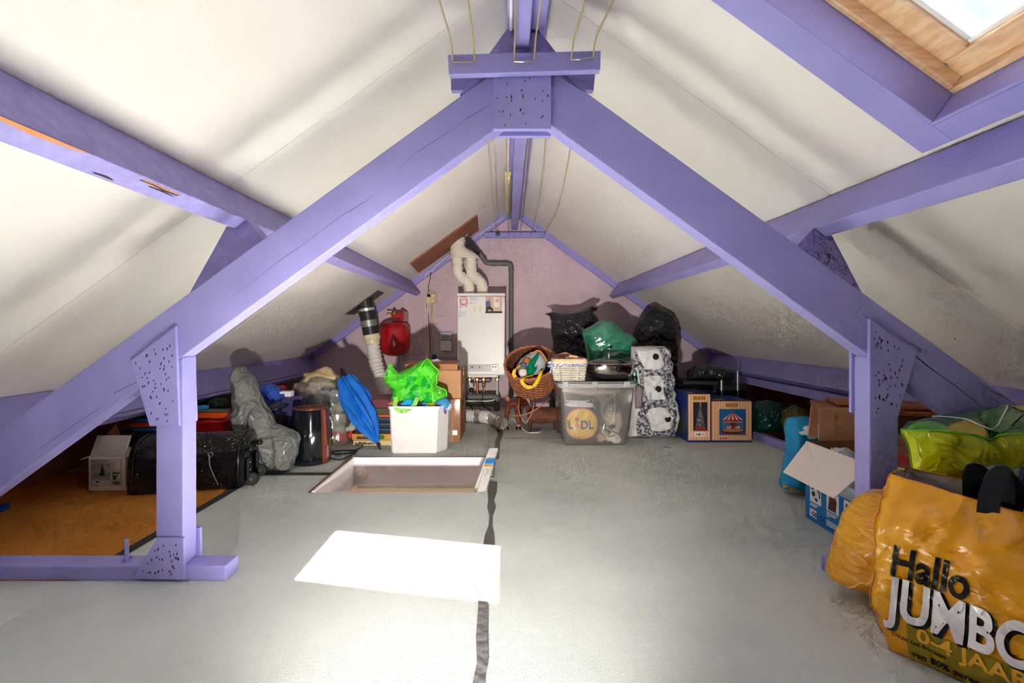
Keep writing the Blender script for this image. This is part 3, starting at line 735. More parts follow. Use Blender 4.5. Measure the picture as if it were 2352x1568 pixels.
b = MB(); fc.poly(b, [(bx(x), bz(y)) for x, y in ((1115.5, 702), (1116, 692), (1121, 690), (1126, 692), (1127.5, 702), (1124, 706), (1117, 707))], .002); b.build('photo_jacket', mat('photo_blue', srgb(60, 90, 130), .4), ph)
b = MB(); fc.poly(b, [(bx(x), bz(y)) for x, y in ((1116, 706), (1125, 703), (1132, 708), (1133, 717), (1130, 717), (1128, 711), (1121, 711), (1121, 717), (1117, 717))], .0023); b.build('photo_trousers', M_ink, ph)
b = MB(); fc.disc(b, bx(1124), bz(687), .012, .002); b.build('photo_head', mat('photo_skin', srgb(206, 140, 110), .5), ph)
b = MB(); fc.ring(b, bx(1141.5), bz(690), .006, .013, .0023); b.build('photo_logo', M_redink, ph)
b = MB(); fc.rect(b, bx(1115), bx(1153.5), bz(718.8), bz(714.5), .0024); b.build('photo_caption_bar', M_ink, ph)
for x in (1089.5, 1103.5):
    b = MB(); fc.rect(b, bx(x-1.4), bx(x+1.8), bz(718), bz(702)); b.build('tape_residue', mat('yellowed_tape', srgb(226, 208, 170), .4), t)

# flue adapter and pipes
D = 4.46; q = lambda x, y: P(x, y, D)
t = thing('flue_pipe', 'ivory twin flue pipes rising from the boiler to the roof', 'pipe', q(1078, 673))
r1 = .052
b = MB(); c = q(1051, 562)
b.lathe([(.070, -.002), (.070, .03), (.078, .032), (.078, .044), (.073, .046), (.073, .068), (.066, .072), (.066, .085)], q(1051, 563), 28); b.build('collar', M_ivory, t, smooth=True)
MB().lathe([(.058, 0), (.058, .12)], q(1056, 547), 24).build('roof_spigot', mat('grey_galvanised', srgb(120, 128, 126), .5), t, smooth=True)
def adapter(u, v):
    a = 2*PI*u
    top, bot = q(1051, 563), q(1066, 590); w = v*v*(3-2*v); cx = lerp(top.x, bot.x, w); rx = lerp(.070, .143, w); ry = lerp(.070, .082, w)
    return (cx+rx*math.cos(a), D+ry*math.sin(a), lerp(top.z, bot.z, v))
b = MB(); b.grid(adapter, 32, 10, wu=True)
cb = q(1066, 592); b.lathe([(.143, 0), (.149, -.004), (.149, -.016), (.143, -.020), (.0, -.022)], (cb.x, D, cb.z+.012), 32, sy=.58, cap=False); b.build('adapter_body', M_ivory, t, smooth=True)
for x0, x1 in ((1050, 1077), (1082, 1108)):
    dx = (x1-x0)*D/FPX
    pts = [q(x0, 592), q(x0, 606), q(x0, 620), q(x0+2.5, 629), q(x0+8, 635), q(x1-8, 644), q(x1-2.5, 650), q(x1, 659), q(x1, 676)]
    MB().tube(curve(pts, 48), r1, 20).build('pipe', M_ivory, t, smooth=True)
    for p, ax in ((q(x0, 603), (0, 0, 1)), (q(x0, 617), (0, 0, 1)), (q(x0+11, 638), (.8, 0, -.55)), (q(x1-10, 642), (.8, 0, -.55)), (q(x1, 661), (0, 0, 1))):
        MB().lathe([(r1, -.012), (r1+.006, -.010), (r1+.006, .010), (r1, .012)], p, 24, ax, cap=False).build('joint_ring', M_ivory, t, smooth=True)
b = MB(); fc = q(1077, 669); b.lathe([(0, -.004), (.016, -.004), (.016, .004)], (fc.x, D-r1, fc.z), 16, (0, 1, 0)); b.build('test_cap', M_ivory, t, smooth=True)
b = MB(); a = q(1066, 534); b.obox(a+Vector((.03, -.05, -.02)), (.012, 0, 0), (0, .004, 0), (0, 0, .03)); b.build('strap', M_steel, t)

# plywood plank on the roof, black weathering plate
def ceil_board(pts, side, th, nm, m, **k):
    a = [ceil_pt(x, y, side, .002) for x, y in pts]; inn = L_IN if side < 0 else R_IN
    return MB().prism(a, inn*th).build(nm, m, bevel=.0015, **k)
ceil_board([(941, 604), (1095, 493), (1098, 527), (960, 625)], -1, .012, 'plywood_board', M_ply, label='brown plywood board screwed to the left roof slope above the boiler', cat='board')
# soil vent: plate, black pipe, bands, cream collar, ribbed hose
t = thing('vent_pipe', 'black vent pipe running into a white ribbed hose', 'pipe', P(850, 905, 4.45))
a = [ceil_pt(x, y, -1, .002) for x, y in ((793, 721), (868, 666), (882, 672), (813, 722))]
M_vblack = mat('black_vent_plastic', srgb(38, 42, 40), .4)
MB().prism(a, L_IN*.004).build('roof_plate', mat('plate_grey', srgb(84, 82, 78), .5), t)
p0, p1, p2 = P(838, 690, 4.26), P(853, 770, 4.28), P(856, 790, 4.28)
ax = (p1-p0).normalized()
MB().tube([p0+Vector((0, 0, .03)), p0, p1], .073, 24).build('pipe', M_vblack, t, smooth=True)
for s0, s1, r, m in ((.22, .30, .075, M_alu), (.56, .74, .076, mat('galv_band', srgb(150, 150, 146), .4, metal=.5))):
    MB().tube([p0.lerp(p1, s0), p0.lerp(p1, s1)], r, 24, cap=False).build('band', m, t, smooth=True)
MB().tube([p1-ax*.012, p1, p1+ax*.03, p1+ax*.045, p2], [.075, .079, .079, .070, .066], 24).build('collar', mat('cream_collar', srgb(232, 218, 178), .4), t, smooth=True)
hose = curve([P(856, 789, 4.28), P(860, 815, 4.28), P(866, 845, 4.26), P(874, 870, 4.22), P(886, 895, 4.16), P(900, 905, 4.1)], 90)
MB().tube(hose, [.062+.005*math.sin(i*1.05) for i in range(len(hose))], 22).build('ribbed_hose', mat('hose_white', srgb(226, 222, 214), .45), t, smooth=True)
MB().tube([P(818, 706, 4.24), P(822, 716, 4.21), P(824, 722, 4.20)], .008, 8).build('toggle_clip', M_steel, t, smooth=True)

# expansion vessel
D = 4.55; c = P(906.5, 777, D); R_ = .154
t = thing('expansion_vessel', 'round red expansion vessel on the back wall', 'tank', P(906.5, 818, D))
hh = .165
MB().lathe([(.0, -hh-.012), (.06, -hh-.008), (.11, -hh+.012), (.145, -hh+.05), (R_, -hh+.09), (R_, 0), (R_, hh-.09), (.147, hh-.05), (.11, hh-.012), (.06, hh+.008), (0, hh+.012)], c, 40).build('shell', M_red, t, smooth=True, auto=180)
MB().lathe([(R_-.002, -.007), (R_+.008, -.005), (R_+.008, .005), (R_-.002, .007)], c, 40, cap=False).build('seam', M_red, t, smooth=True)
a = P(912, 726, D-.02)
MB().box(a.x-.055, a.x+.07, D-.04, D+.04, a.z-.022, a.z+.028).build('bracket', M_red, t, bevel=.006)
a = P(926, 722, D); MB().box(a.x-.022, a.x+.012, D-.03, Y1-.005, a.z-.07, a.z+.035).build('bracket_hook', M_red, t, bevel=.006)
a = P(907, 721, D-.02); MB().tube([a+Vector((-.08, 0, .01)), a+Vector((.05, 0, .006))], .008, 10).build('valve_stem', M_brass, t, smooth=True)
MB().lathe([(.012, -.02), (.016, -.01), (.016, .01), (.012, .02)], a+Vector((-.005, -.01, .012)), 12).build('valve', M_brass, t, smooth=True)
a = P(918.5, 812, D+.05); MB().tube([a, (a.x, a.y, .02)], .009, 10).build('feed_pipe', mat('pale_metal', srgb(176, 176, 178), .4, metal=.6), t, smooth=True)

# grey drain pipe: dark upper piece, elbow, long drop
t = thing('drain_pipe', 'dark grey drain pipe bending down beside the boiler', 'pipe', P(1174, 930, 4.69))
D = 4.68; q = lambda x, y, d=D: P(x, y, d)
MB().tube([q(1068, 545, 4.5), q(1100, 581, 4.64)], .026, 14).build('upper_piece', mat('brown_black_pipe', srgb(62, 56, 52), .5), t, smooth=True)
MB().tube(curve([q(1098, 579, 4.64), q(1110, 593, 4.66), q(1116, 602), q(1126, 604.5), q(1160, 605), q(1168, 606), q(1173, 610), q(1174, 620), q(1174, 700), q(1174, 900), q(1174, 933)], 90), .025, 14).build('pipe', M_grey, t, smooth=True)
for p, ax in ((q(1101, 582, 4.645), (.7, 0, -.7)), (q(1111, 594, 4.66), (.7, 0, -.7)), (q(1134, 605), (1, 0, 0)), (q(1160, 605), (1, 0, 0)), (q(1174, 620), (0, 0, 1))):
    MB().lathe([(.025, -.014), (.0285, -.013), (.0285, .013), (.025, .014)], p, 16, ax, cap=False).build('socket_ring', M_grey, t, smooth=True)

# four-gang socket, plugs and leads
D = 4.735; t = thing('wall_socket', 'cream four-gang wall socket with plugs', 'socket', P(991, 697, D))
a, b_ = P(979.5, 697, D), P(1003, 673, D)
MB().box(a.x, b_.x, D-.03, Y1-.002, a.z, b_.z).build('plate', mat('cream_plastic', srgb(226, 204, 148), .4), t, bevel=.005)
for x, y in ((985.5, 679), (996, 679), (985.5, 690.5), (996, 690.5)):
    MB().lathe([(.021, 0), (.021, -.004), (.017, -.004), (.016, -.001)], P(x, y, D-.03), 18, (0, 1, 0), cap=False).build('socket_ring', mat('cream_plastic2', srgb(214, 190, 140), .4), t, smooth=True)
for x, y, m, r in ((985.5, 679, M_black, .017), (996, 679, M_ivory, .017), (996, 690.5, M_ivory, .016)):
    MB().lathe([(r*.7, 0), (r, -.006), (r, -.03), (r*.6, -.036)], P(x, y, D-.032), 14, (0, 1, 0)).build('plug', m, t, smooth=True)
D = 4.715
for nm, pts, r, m, lab in (('cable', [(997, 679), (994, 670), (988, 670), (984, 676), (982, 700), (982, 780), (981, 830)], .005, M_ivory, 'ivory cable looping from the wall socket and hanging down'),
                       ('cable', [(986, 678), (984, 660), (988, 640), (990, 625)], .0035, M_black, 'black lead from the socket up to the roof batten'),
                       ('cable', [(980, 700), (984, 730), (989, 800), (991, 835)], .0035, mat('slate_cable', srgb(70, 78, 96), .5), 'slate lead hanging beside the conduit'),
                       ('cable', [(1165, 494), (1110, 532), (1062, 566), (1030, 588), (1000, 612), (993, 622), (982, 626), (977, 640), (977, 700), (977, 800), (980, 835)], .004, M_ivory, 'thin ivory cable along the batten and down the wall'),
                       ('cable', [(996, 692), (996, 715), (992, 740), (994, 760), (991, 800), (991, 835)], .003, M_ivory, 'white appliance lead hanging from the lower socket'),
                       ('conduit', [(992, 698), (992, 760), (991, 840)], .010, mat('tan_conduit', srgb(206, 176, 138), .5), 'tan conduit running down from the wall socket')):
    d = D if nm == 'cable' else 4.738
    MB().tube(curve([P(x, y, (d if i == 0 or nm == 'conduit' else d-.012)) for i, (x, y) in enumerate(pts)], 60), r, 8).build(nm, m, smooth=True, label=lab, cat='cable')
# gateway and junction box
D = 4.71; t = thing('thermostat_gateway', 'pale grey gateway box with small screen on the wall', 'gateway', P(1023, 782, D))
a, b_ = P(1009, 781, D), P(1038, 762, D); MB().box(a.x, b_.x, D, Y1-.002, a.z, b_.z).build('case', mat('pale_grey', srgb(196, 194, 204), .4), t, bevel=.012, bseg=4)
a, b_ = P(1014, 775, D), P(1031, 769, D); MB().box(a.x, b_.x, D-.003, D-.0002, a.z, b_.z).build('screen', mat('screen_grey', srgb(170, 170, 184), .25), t, bevel=.001)
MB().box(a.x+.005, b_.x-.005, D-.004, D-.0032, a.z+.001, a.z+.004).build('slot', M_grey, t)
t = thing('junction_box', 'small ivory junction box below the gateway', 'box', P(1023, 806, D))
a, b_ = P(1011, 806, D-.005), P(1037, 782, D-.005); MB().box(a.x, b_.x, D-.005, Y1-.002, a.z, b_.z).build('case', M_boil, t, bevel=.006)
c = P(1014.5, 802, D-.006); MB().lathe([(0, 0), (.006, 0), (.006, -.002), (0, -.002)], c, 10, (0, 1, 0)).build('indicator', M_paper, t)
for i, pts in enumerate(([(1029, 806), (1031, 815), (1033, 828)], [(1034, 806), (1038, 816), (1046, 826), (1055, 832)])):
    MB().tube(curve([P(x, y, 4.735) for x, y in pts], 16), .004, 7).build('cable', M_ivory, smooth=True, label=('short ivory lead dropping from the junction box', 'ivory lead curving from the junction box to the boiler')[i], cat='cable')
# blue tap and its pipe
D = 4.66; t = thing('tap', 'small tap with a blue knob behind the cardboard box', 'tap', P(999, 830, D))
MB().lathe([(.014, 0), (.026, -.006), (.026, -.02), (.014, -.024)], P(998, 819, D), 8, (0, 1, 0)).build('knob', M_black, t, smooth=True)
MB().lathe([(0, 0), (.013, 0), (.013, -.004), (0, -.004)], P(998, 819, D-.024), 12, (0, 1, 0)).build('cap', mat('blue_cap', srgb(40, 100, 190), .3), t)
MB().tube([P(998, 819, D), P(998, 819, 4.72), P(1050, 823, 4.72)], .008, 8).build('pipe', mat('pinkish_pipe', srgb(176, 148, 140), .5), t, smooth=True)

# pipework under the boiler
D = 4.52; q = lambda x, y, d=D: P(x, y, d)
for i, (x, m, r, y1, lab) in enumerate(((1079, M_steel, .010, 905, 'steel pipe under the boiler beside the cartons'), (1096, M_copper, .011, 903, 'copper pipe under the boiler, next to the gas pipe'), (1111, M_copper, .011, 893, 'copper gas pipe with a yellow handle under the boiler'), (1142, mat('white_pipe', srgb(222, 220, 214), .35), .010, 912, 'white pipe under the right end of the boiler'))):
    t = thing('boiler_pipe', lab, 'pipe', q(x, y1), group='pipes under the boiler')
    MB().tube([q(x, 864), q(x, y1)], r, 10).build('pipe', m, t, smooth=True)
    MB().lathe([(.017, -.016), (.019, -.01), (.019, .01), (.017, .016)], q(x, 871), 6).build('nut', M_brass, t)
    if i == 2:
        MB().lathe([(.012, -.02), (.018, -.012), (.018, .012), (.012, .02)], q(x, 884), 10).build('valve', M_brass, t, smooth=True)
        MB().box(q(x, 890).x-.012, q(x, 890).x+.008, D-.03, D-.018, q(x, 900).z, q(x, 889).z).build('handle', mat('yellow_handle', srgb(226, 176, 30), .4), t, bevel=.004)
    if i == 1: MB().tube([q(1090, 876), q(1096, 877), q(1125, 876), q(1127.5, 872), q(1127.5, 864)], .009, 10).build('cross_pipe', mat('dark_copper', srgb(96, 62, 56), .5, metal=.5), t, smooth=True)
t = thing('drain_trap', 'grey plastic drain trap beside the cartons', 'pipe', q(1085, 912))
MB().lathe([(.022, -.05), (.024, 0), (.018, .01), (.018, .03)], q(1083, 886), 16).build('cup', M_ivory, t, smooth=True)
MB().lathe([(.014, -.03), (.020, -.02), (.020, .02), (.014, .03)], q(1083, 896, D-.01), 10).build('nut', M_black, t, smooth=True)
MB().lathe([(.028, -.03), (.028, .02)], q(1082, 904), 16).build('socket', M_grey, t, smooth=True)
for (pts, r, m, lab) in (([(1050, 911), (1080, 911), (1128, 911), (1137, 912), (1142, 916), (1142, 928), (1141, 948)], .030, M_grey, 'grey waste pipe running below the boiler and turning down'),
                         ([(1050, 927), (1100, 927), (1136, 927)], .026, mat('grey_green_pipe', srgb(124, 124, 112), .5), 'lower grey waste pipe along the floor by the wall'),
                         ([(1050, 920.5), (1110, 921), (1128, 920), (1136, 917)], .007, mat('white_pipe', srgb(222, 220, 214), .35), 'thin white conduit between the grey waste pipes'),
                         ([(1110, 893), (1109, 905), (1108, 925), (1113, 934), (1124, 940), (1131, 948)], .005, M_black, 'black lead running from the gas pipe to the floor'),
                         ([(1072, 925), (1080, 930), (1086, 940), (1088, 946)], .005, M_black, 'short black lead beside the cartons')):
    d = 4.5 if r > .02 else 4.42
    MB().tube(curve([P(x, y, d) for x, y in pts], 50), r, 14).build('pipe' if r > .006 else 'cable', m, smooth=True, label=lab, cat='pipe' if r > .006 else 'cable')
# silver flexible duct on the floor
d0 = [(1066, 960, 3.95), (1085, 960, 3.93), (1110, 961, 3.90), (1128, 965, 3.84), (1143, 973, 3.72), (1152, 979, 3.62)]
hs = curve([P(x, y, d) for x, y, d in d0], 170); hs = [Vector((p.x, p.y, max(p.z, .056))) for p in hs]
t = thing('flexible_duct', 'silver ribbed flexible duct lying on the floor by the cartons', 'duct', (hs[0].x, hs[0].y, 0))
n = len(hs); k = int(n*.62)
MB().tube(hs[:k], [.048+.0055*math.sin(i*.72) for i in range(k)], 20).build('white_section', mat('duct_white', srgb(206, 204, 200), .4), t, smooth=True)
MB().tube(hs[k-1:], [.047+.005*math.sin(i*1.1) for i in range(n-k+1)], 20).build('silver_section', mat('duct_silver', srgb(196, 190, 184), .28, metal=.85, bump=.5, bscale=60), t, smooth=True)
MB().tube(hs[int(n*.26):int(n*.36)], [.056]*len(hs[int(n*.26):int(n*.36)]), 18, cap=False).build('tape_wrap', mat('duct_silver', (1, 1, 1, 1)), t, smooth=True)
# fluorescent tube fitting on the ridge, its cable, green clip
D = 3.55
t = thing('tube_light', 'old cream fluorescent tube fitting on the ridge beam, switched off', 'lamp', (.012, 3.8, 1.9))
xx = .008; zc = CH+1.149
MB().box(xx-.024, xx+.024, 3.30, 4.42, zc-.030, zc).build('housing', mat('cream_lamp', srgb(222, 208, 160), .45), t, bevel=.004)
MB().tube([(xx, 3.36, zc-.044), (xx, 4.38, zc-.044)], .012, 12).build('tube', mat('dull_tube', srgb(214, 208, 190), .3), t, smooth=True)
MB().box(xx-.015, xx+.015, 3.31, 3.40, zc-.056, zc-.0305).build('end_cap', mat('cream_cap', srgb(236, 226, 186), .4), t, bevel=.004)
MB().tube([(xx, 1.575, zc-.007), (xx, 2.4, zc-.007), (xx, 3.298, zc-.007)], .006, 8).build('cable', M_ivory, smooth=True, label='ivory cable along the ridge to the tube fitting', cat='cable')
MB().tube([(.012, -1.5, CH+.949), (.012, 0, CH+.949), (.012, 1.44, CH+.949)], .005, 8).build('cable', M_ivory, smooth=True, label='ivory cable clipped to the ridge beam in front of the truss', cat='cable')
c = P(1143, 537, 4.655); MB().ball(c, .022, .012, .02, 10, .5, 3).build('line_clip', mat('green_clip', srgb(20, 90, 60), .4), smooth=True, label='small green clip on the board under the gable peak', cat='clip')
# ================================================================ things on the floor, left and middle
def crinkle(name, c, rough=.3, c2=None, bump=.5, bs=24, spec=.5, coat=0.): return mat(name, c, rough, c2=c2, nscale=6, bump=.42, bscale=12, spec=spec, coat=coat, ridge=.022)
M_greybag = crinkle('grey_bin_liner', srgb(126, 128, 124), .26, srgb(108, 110, 106))
M_blackbag = crinkle('black_bin_liner', srgb(44, 45, 52), .24, srgb(34, 35, 42))
M_bluebag = crinkle('blue_bag', srgb(30, 90, 200), .28, srgb(60, 90, 190))
M_greenp = mat('green_woven_plastic', srgb(60, 190, 20), .62, c2=srgb(84, 204, 44), nscale=5, bump=.15, bscale=200)
M_greend = mat('green_print_dark', srgb(0, 160, 34), .5)
M_whitep = mat('white_print', srgb(240, 242, 238), .5)
M_lime = mat('lime_seam', srgb(120, 220, 50), .5)

# ---- white tub with soft toys, green carrier bag on top
t = thing('storage_tub', 'white plastic tub full of soft toys behind the hatch', 'tub', P(960, 1041, 3.06))
def tub_ring(z, g):
    d0, d1 = 2.944-g*.4, 3.25+g*.4; xa, xb = -.752-g, -.402+g
    c = .05; pts = [(xa+.012, d0), (xb-c*1.1, d0), (xb, d0+c*1.9), (xb, d1-.05), (xb-.05, d1), (xa+.05, d1), (xa, d1-.05), (xa, d0+.012)]
    return [Vector((x, y, z)) for x, y in pts]
rings = [tub_ring(.0, -.006), tub_ring(.01, 0), tub_ring(.285, .012), tub_ring(.287, .018), tub_ring(.304, .020), tub_ring(.306, .012), tub_ring(.29, .008), tub_ring(.02, -.006)]
b = MB(); n = 8
for r in rings: b.v += r
for i in range(len(rings)-1):
    for j in range(n): b.f.append((i*n+j, i*n+(j+1) % n, (i+1)*n+(j+1) % n, (i+1)*n+j))
b.f.append(tuple(range(n-1, -1, -1))); b.f.append(tuple((len(rings)-1)*n+j for j in range(n)))
b.build('body', mat('white_tub_plastic', srgb(222, 220, 216), .45, c2=srgb(216, 213, 208), nscale=4), t, bevel=.008, bseg=3)
# soft toys heaped in the tub
toys = [((905, 926), .035, (208, 130, 110), 'salmon'), ((922, 929), .05, (70, 76, 84), 'dark grey'), ((937, 925), .045, (40, 160, 206), 'bright blue round'), ((934, 934), .034, (20, 130, 200), 'small bright blue'),
        ((962, 928), .045, (66, 62, 64), 'charcoal'), ((975, 930), .033, (48, 168, 210), 'sky blue'), ((990, 932), .042, (196, 178, 40), 'mustard yellow'), ((1007, 934), .045, (120, 80, 170), 'purple'),
        ((1017, 922), .042, (70, 140, 190), 'steel blue'), ((1026, 930), .03, (190, 196, 206), 'pale grey')]
G = 'soft toys in the white tub'
for i, ((x, y), r, c, w) in enumerate(toys):
    q = P(x, y, 3.02); q.z = max(q.z-r*.35, .24)
    o = MB().ball(q, r*1.25, r, r*.95, 16, .35, i+1).build('soft_toy', mat('plush_%d' % i, srgb(*c), .9, spec=.1, bump=.4, bscale=180), smooth=True, auto=180, label='%s soft toy in the white tub under the green bag' % w, cat='soft toy', group=G)
# green bag
D = 3.08
gp = [(894, 925), (899, 912), (904, 895), (896, 889), (884, 878), (882, 870), (887, 852), (896, 833), (899, 834), (905, 847), (914, 856), (924, 853), (938, 846), (952, 838), (968, 829), (981, 821.5), (987, 826), (1000, 842), (1010, 853), (1006, 866), (1005, 880), (1001, 885), (1014, 890), (1026, 896), (1028, 907), (1027.5, 917), (1012, 925), (1000, 932), (980, 930), (950, 928), (920, 927)]
poly = pxpoly(gp, D)
t = thing('carrier_bag', 'bright green crumpled carrier bag on the white tub', 'bag', (poly[0][0]+.2, D, poly[0][1]))
pm = pillow(poly, D, .060, .07, k=.30, step=.016, amp=.030, f=6.5, seed=4, edge=.03)
pm.build('bag', M_greenp, t, smooth=True, auto=24); tree = bvh_of(pm)
for nm, m, polys in (('dark_print', M_greend, [[(937, 866), (945, 861), (958, 861), (962, 866), (955, 875), (938, 892), (934, 886), (940, 874)], [(971, 869), (985, 861), (996, 880), (990, 889), (972, 889)], [(932, 908), (945, 897), (968, 897), (970, 920), (950, 921), (932, 917)], [(977, 899), (996, 897), (998, 922), (978, 922)], [(946, 890), (955, 880), (966, 882), (965, 892), (948, 894)]]),
                     ('white_print', M_whitep, [[(951, 838), (954, 835), (957, 837), (957.5, 841), (954, 843)], [(891, 852), (895, 847), (899, 851), (899, 854), (896, 851), (892, 856)], [(1009, 893), (1014, 893), (1015, 898), (1012, 901), (1010, 898)], [(885, 879), (890, 881), (888, 883)]])):
    drape(tree, [pxpoly(p_, D) for p_ in polys], .011).build(nm, m, t, smooth=True, kind='stuff')
def seam(tree_, pts, d, r, nm, m, par, lift=.002):
    out = []
    for x, z in catmull(pxpoly(pts, d), len(pts)*6):
        h = tree_.ray_cast(Vector((x, -3, z)), Vector((0, 1, 0)))
        if h[0]: out.append(h[0]-Vector((0, lift, 0)))
    if len(out) > 2: MB().tube(out, r, 6).build(nm, m, par, smooth=True)
seam(tree, [(981, 823), (970, 841), (972, 850), (982, 859), (988, 870), (994, 882), (997, 900), (999, 928)], D, .004, 'seam', M_lime, t)
seam(tree, [(983, 824), (1000, 844), (1008, 853), (1004, 866), (1003, 880), (999, 884)], D, .004, 'seam', M_lime, t)
seam(tree, [(897, 835), (888, 853), (883, 871), (893, 876), (903, 873)], D, .004, 'seam', M_lime, t)
seam(tree, [(1001, 886), (1014, 891), (1025, 897), (1026, 916)], D, .004, 'seam', M_lime, t)
M_strap = mat('pale_green_strap', srgb(140, 206, 90), .6)
def ribbon(pts, w, nm, m, par, ax=(1, 0, 0), th=.0025, **k):
    c = curve(pts, len(pts)*8); b = MB(); a = Vector(ax)*(w/2)
    n_ = Vector((0, 0, 1))
    L_ = []
    for i, p in enumerate(c):
        tg = (c[min(i+1, len(c)-1)]-c[max(i-1, 0)]).normalized(); aa = (a-tg*a.dot(tg)).normalized()*(w/2); nn = tg.cross(aa).normalized()*th/2
        L_.append((p-aa-nn, p+aa-nn, p+aa+nn, p-aa+nn))
    for q_ in L_: b.v += q_
    for i in range(len(L_)-1):
        for j in range(4): b.f.append((i*4+j, i*4+(j+1) % 4, (i+1)*4+(j+1) % 4, (i+1)*4+j))
    b.f.append((3, 2, 1, 0)); e = (len(L_)-1)*4; b.f.append((e, e+1, e+2, e+3))
    return b.build(nm, m, par, smooth=True, auto=60, **k)
ribbon([P(909, 911, 2.985), P(909, 922, 2.965), P(907, 931, 2.945), P(914, 940, 2.933), P(922, 944, 2.932), P(935, 941, 2.934), P(950, 932, 2.955), P(956, 920, 2.97), P(959, 912, 2.985)], .028, 'handle', M_strap, t)

# ---- cartons behind the tub
D = 3.24
def carton(nm, label, x0, x1, y0, y1, z0, z1, m, rz=0., cat='box', bev=.004, group=None):
    c = Vector(((x0+x1)/2, (y0+y1)/2, z0)); tt = thing(nm, label, cat, c, rz, group)
    w, d, h = (x1-x0)/2, (y1-y0)/2, z1-z0
    MB().box(-w, w, -d, d, 0, h).build('body', m, tt, bevel=bev, local=True)
    return tt, w, d, h
xr_ = (1057-VX)*D/FPX
t, w, d, h = carton('cardboard_box', 'tall brown cardboard box at the bottom of the stack behind the tub', xr_-.38, xr_, D, D+.40, 0, .309, M_cardd)
f = Face((w, -d, 0), (0, 1, 0), (0, 0, 1), (1, 0, 0)); b = MB()
for z0, z1, a0, a1 in ((.235, .275, .10, .24), (.21, .216, .12, .22), (.195, .20, .12, .22), (.08, .14, .14, .19), (.05, .055, .1, .24)): f.rect(b, a0, a1, z0, z1)
b.build('printed_marks', M_ink, t, local=True, kind='stuff')
f = Face((0, -d, 0), (1, 0, 0), (0, 0, 1), (0, -1, 0)); b = MB(); f.rect(b, w-.055, w-.02, .05, .085); b.build('label_sticker', M_paper, t, local=True)
b = MB(); f.rect(b, w-.05, w-.002, .0, .305, .0006); b.build('packing_tape', M_clearp, t, local=True)
t, w, d, h = carton('cardboard_box', 'middle brown cardboard box in the stack behind the tub', xr_-.355, xr_+.004, D+.005, D+.41, .311, .511, M_card)
b = MB(); f = Face((w, -d, 0), (0, 1, 0), (0, 0, 1), (1, 0, 0)); f.rect(b, .16, .23, .0, .085, .0006); f.rect(b, .16, .23, .14, .199, .0006); b.build('packing_tape', M_clearp, t, local=True)
t, w, d, h = carton('cardboard_box', 'flat brown carton lying on top of the stack', xr_-.40, xr_-.03, D-.01, D+.36, .513, .557, M_cardd, rz=.06)
b = MB(); f = Face((w, -d, 0), (0, 1, 0), (0, 0, 1), (1, 0, 0)); f.rect(b, .1, .24, .0, .044, .0006); b.build('packing_tape', M_clearp, t, local=True)
q = P(1000, 828, 3.42); MB().ball((q.x, 3.40, .561), .05, .04, .016, 14, .6, 5).build('crumpled_tissue', M_paper, smooth=True, label='crumpled white tissue on the flat carton', cat='tissue')

# ---- blue umbrella leaning
tip, top = FP(873, 1031, .006), P(783, 846, 3.26)
ax = (top-tip); L_ = ax.length; ax.normalize()
t = thing('umbrella', 'closed bright blue umbrella standing on its tip', 'umbrella', tip)
M_umb = mat('blue_umbrella_cloth', srgb(16, 112, 206), .55, c2=srgb(12, 96, 190), nscale=6)
b = MB(); ns = 64; rows_ = [(.07, .012), (.12, .022), (.2, .040), (.3, .060), (.42, .074), (.55, .078), (.66, .072), (.76, .058), (.84, .046), (.875, .040)]
rows_ = catmull(rows_, 40); u_ = ax.orthogonal().normalized(); w_ = ax.cross(u_); k0 = 0
for s_, r in rows_:
    for j in range(ns):
        a = 2*PI*j/ns; rr = r*(1+.26*math.sin(8*a+s_*7)+.07*math.sin(16*a+2))
        if s_ > .8: rr *= 1+.25*math.sin(8*a+s_*7)*(s_-.8)*9
        b.v.append(tip+ax*(s_*L_)+u_*(math.cos(a)*rr*1.1)+w_*(math.sin(a)*rr*.85))
for i in range(len(rows_)-1):
    for j in range(ns): b.f.append((i*ns+j, i*ns+(j+1) % ns, (i+1)*ns+(j+1) % ns, (i+1)*ns+j))
b.f.append(tuple(range(ns-1, -1, -1))); b.f.append(tuple((len(rows_)-1)*ns+j for j in range(ns)))
b.build('canopy', M_umb, t, smooth=True, auto=70)
MB().tube([tip+ax*.0, tip+ax*.05, tip+ax*(.075*L_)], [.006, .008, .012], 12).build('ferrule', M_black, t, smooth=True)
MB().tube([tip+ax*(.86*L_), tip+ax*(.92*L_)], .006, 8).build('shaft', M_steel, t, smooth=True)
MB().tube([tip+ax*(.90*L_), tip+ax*(.91*L_), tip+ax*(.99*L_), tip+ax*L_], [.013, .016, .016, .010], 14).build('handle', M_black, t, smooth=True)
# flap of blue cloth hanging beside it
pl = pxpoly([(811, 872), (822, 876), (834, 884), (846, 894), (848, 905), (842, 915), (835, 912), (825, 895), (815, 884)], 3.22)
pillow(pl, 3.22, .022, .022, step=.012, amp=.006, f=14, seed=8).build('loose_panel', M_umb, t, smooth=True, auto=60)

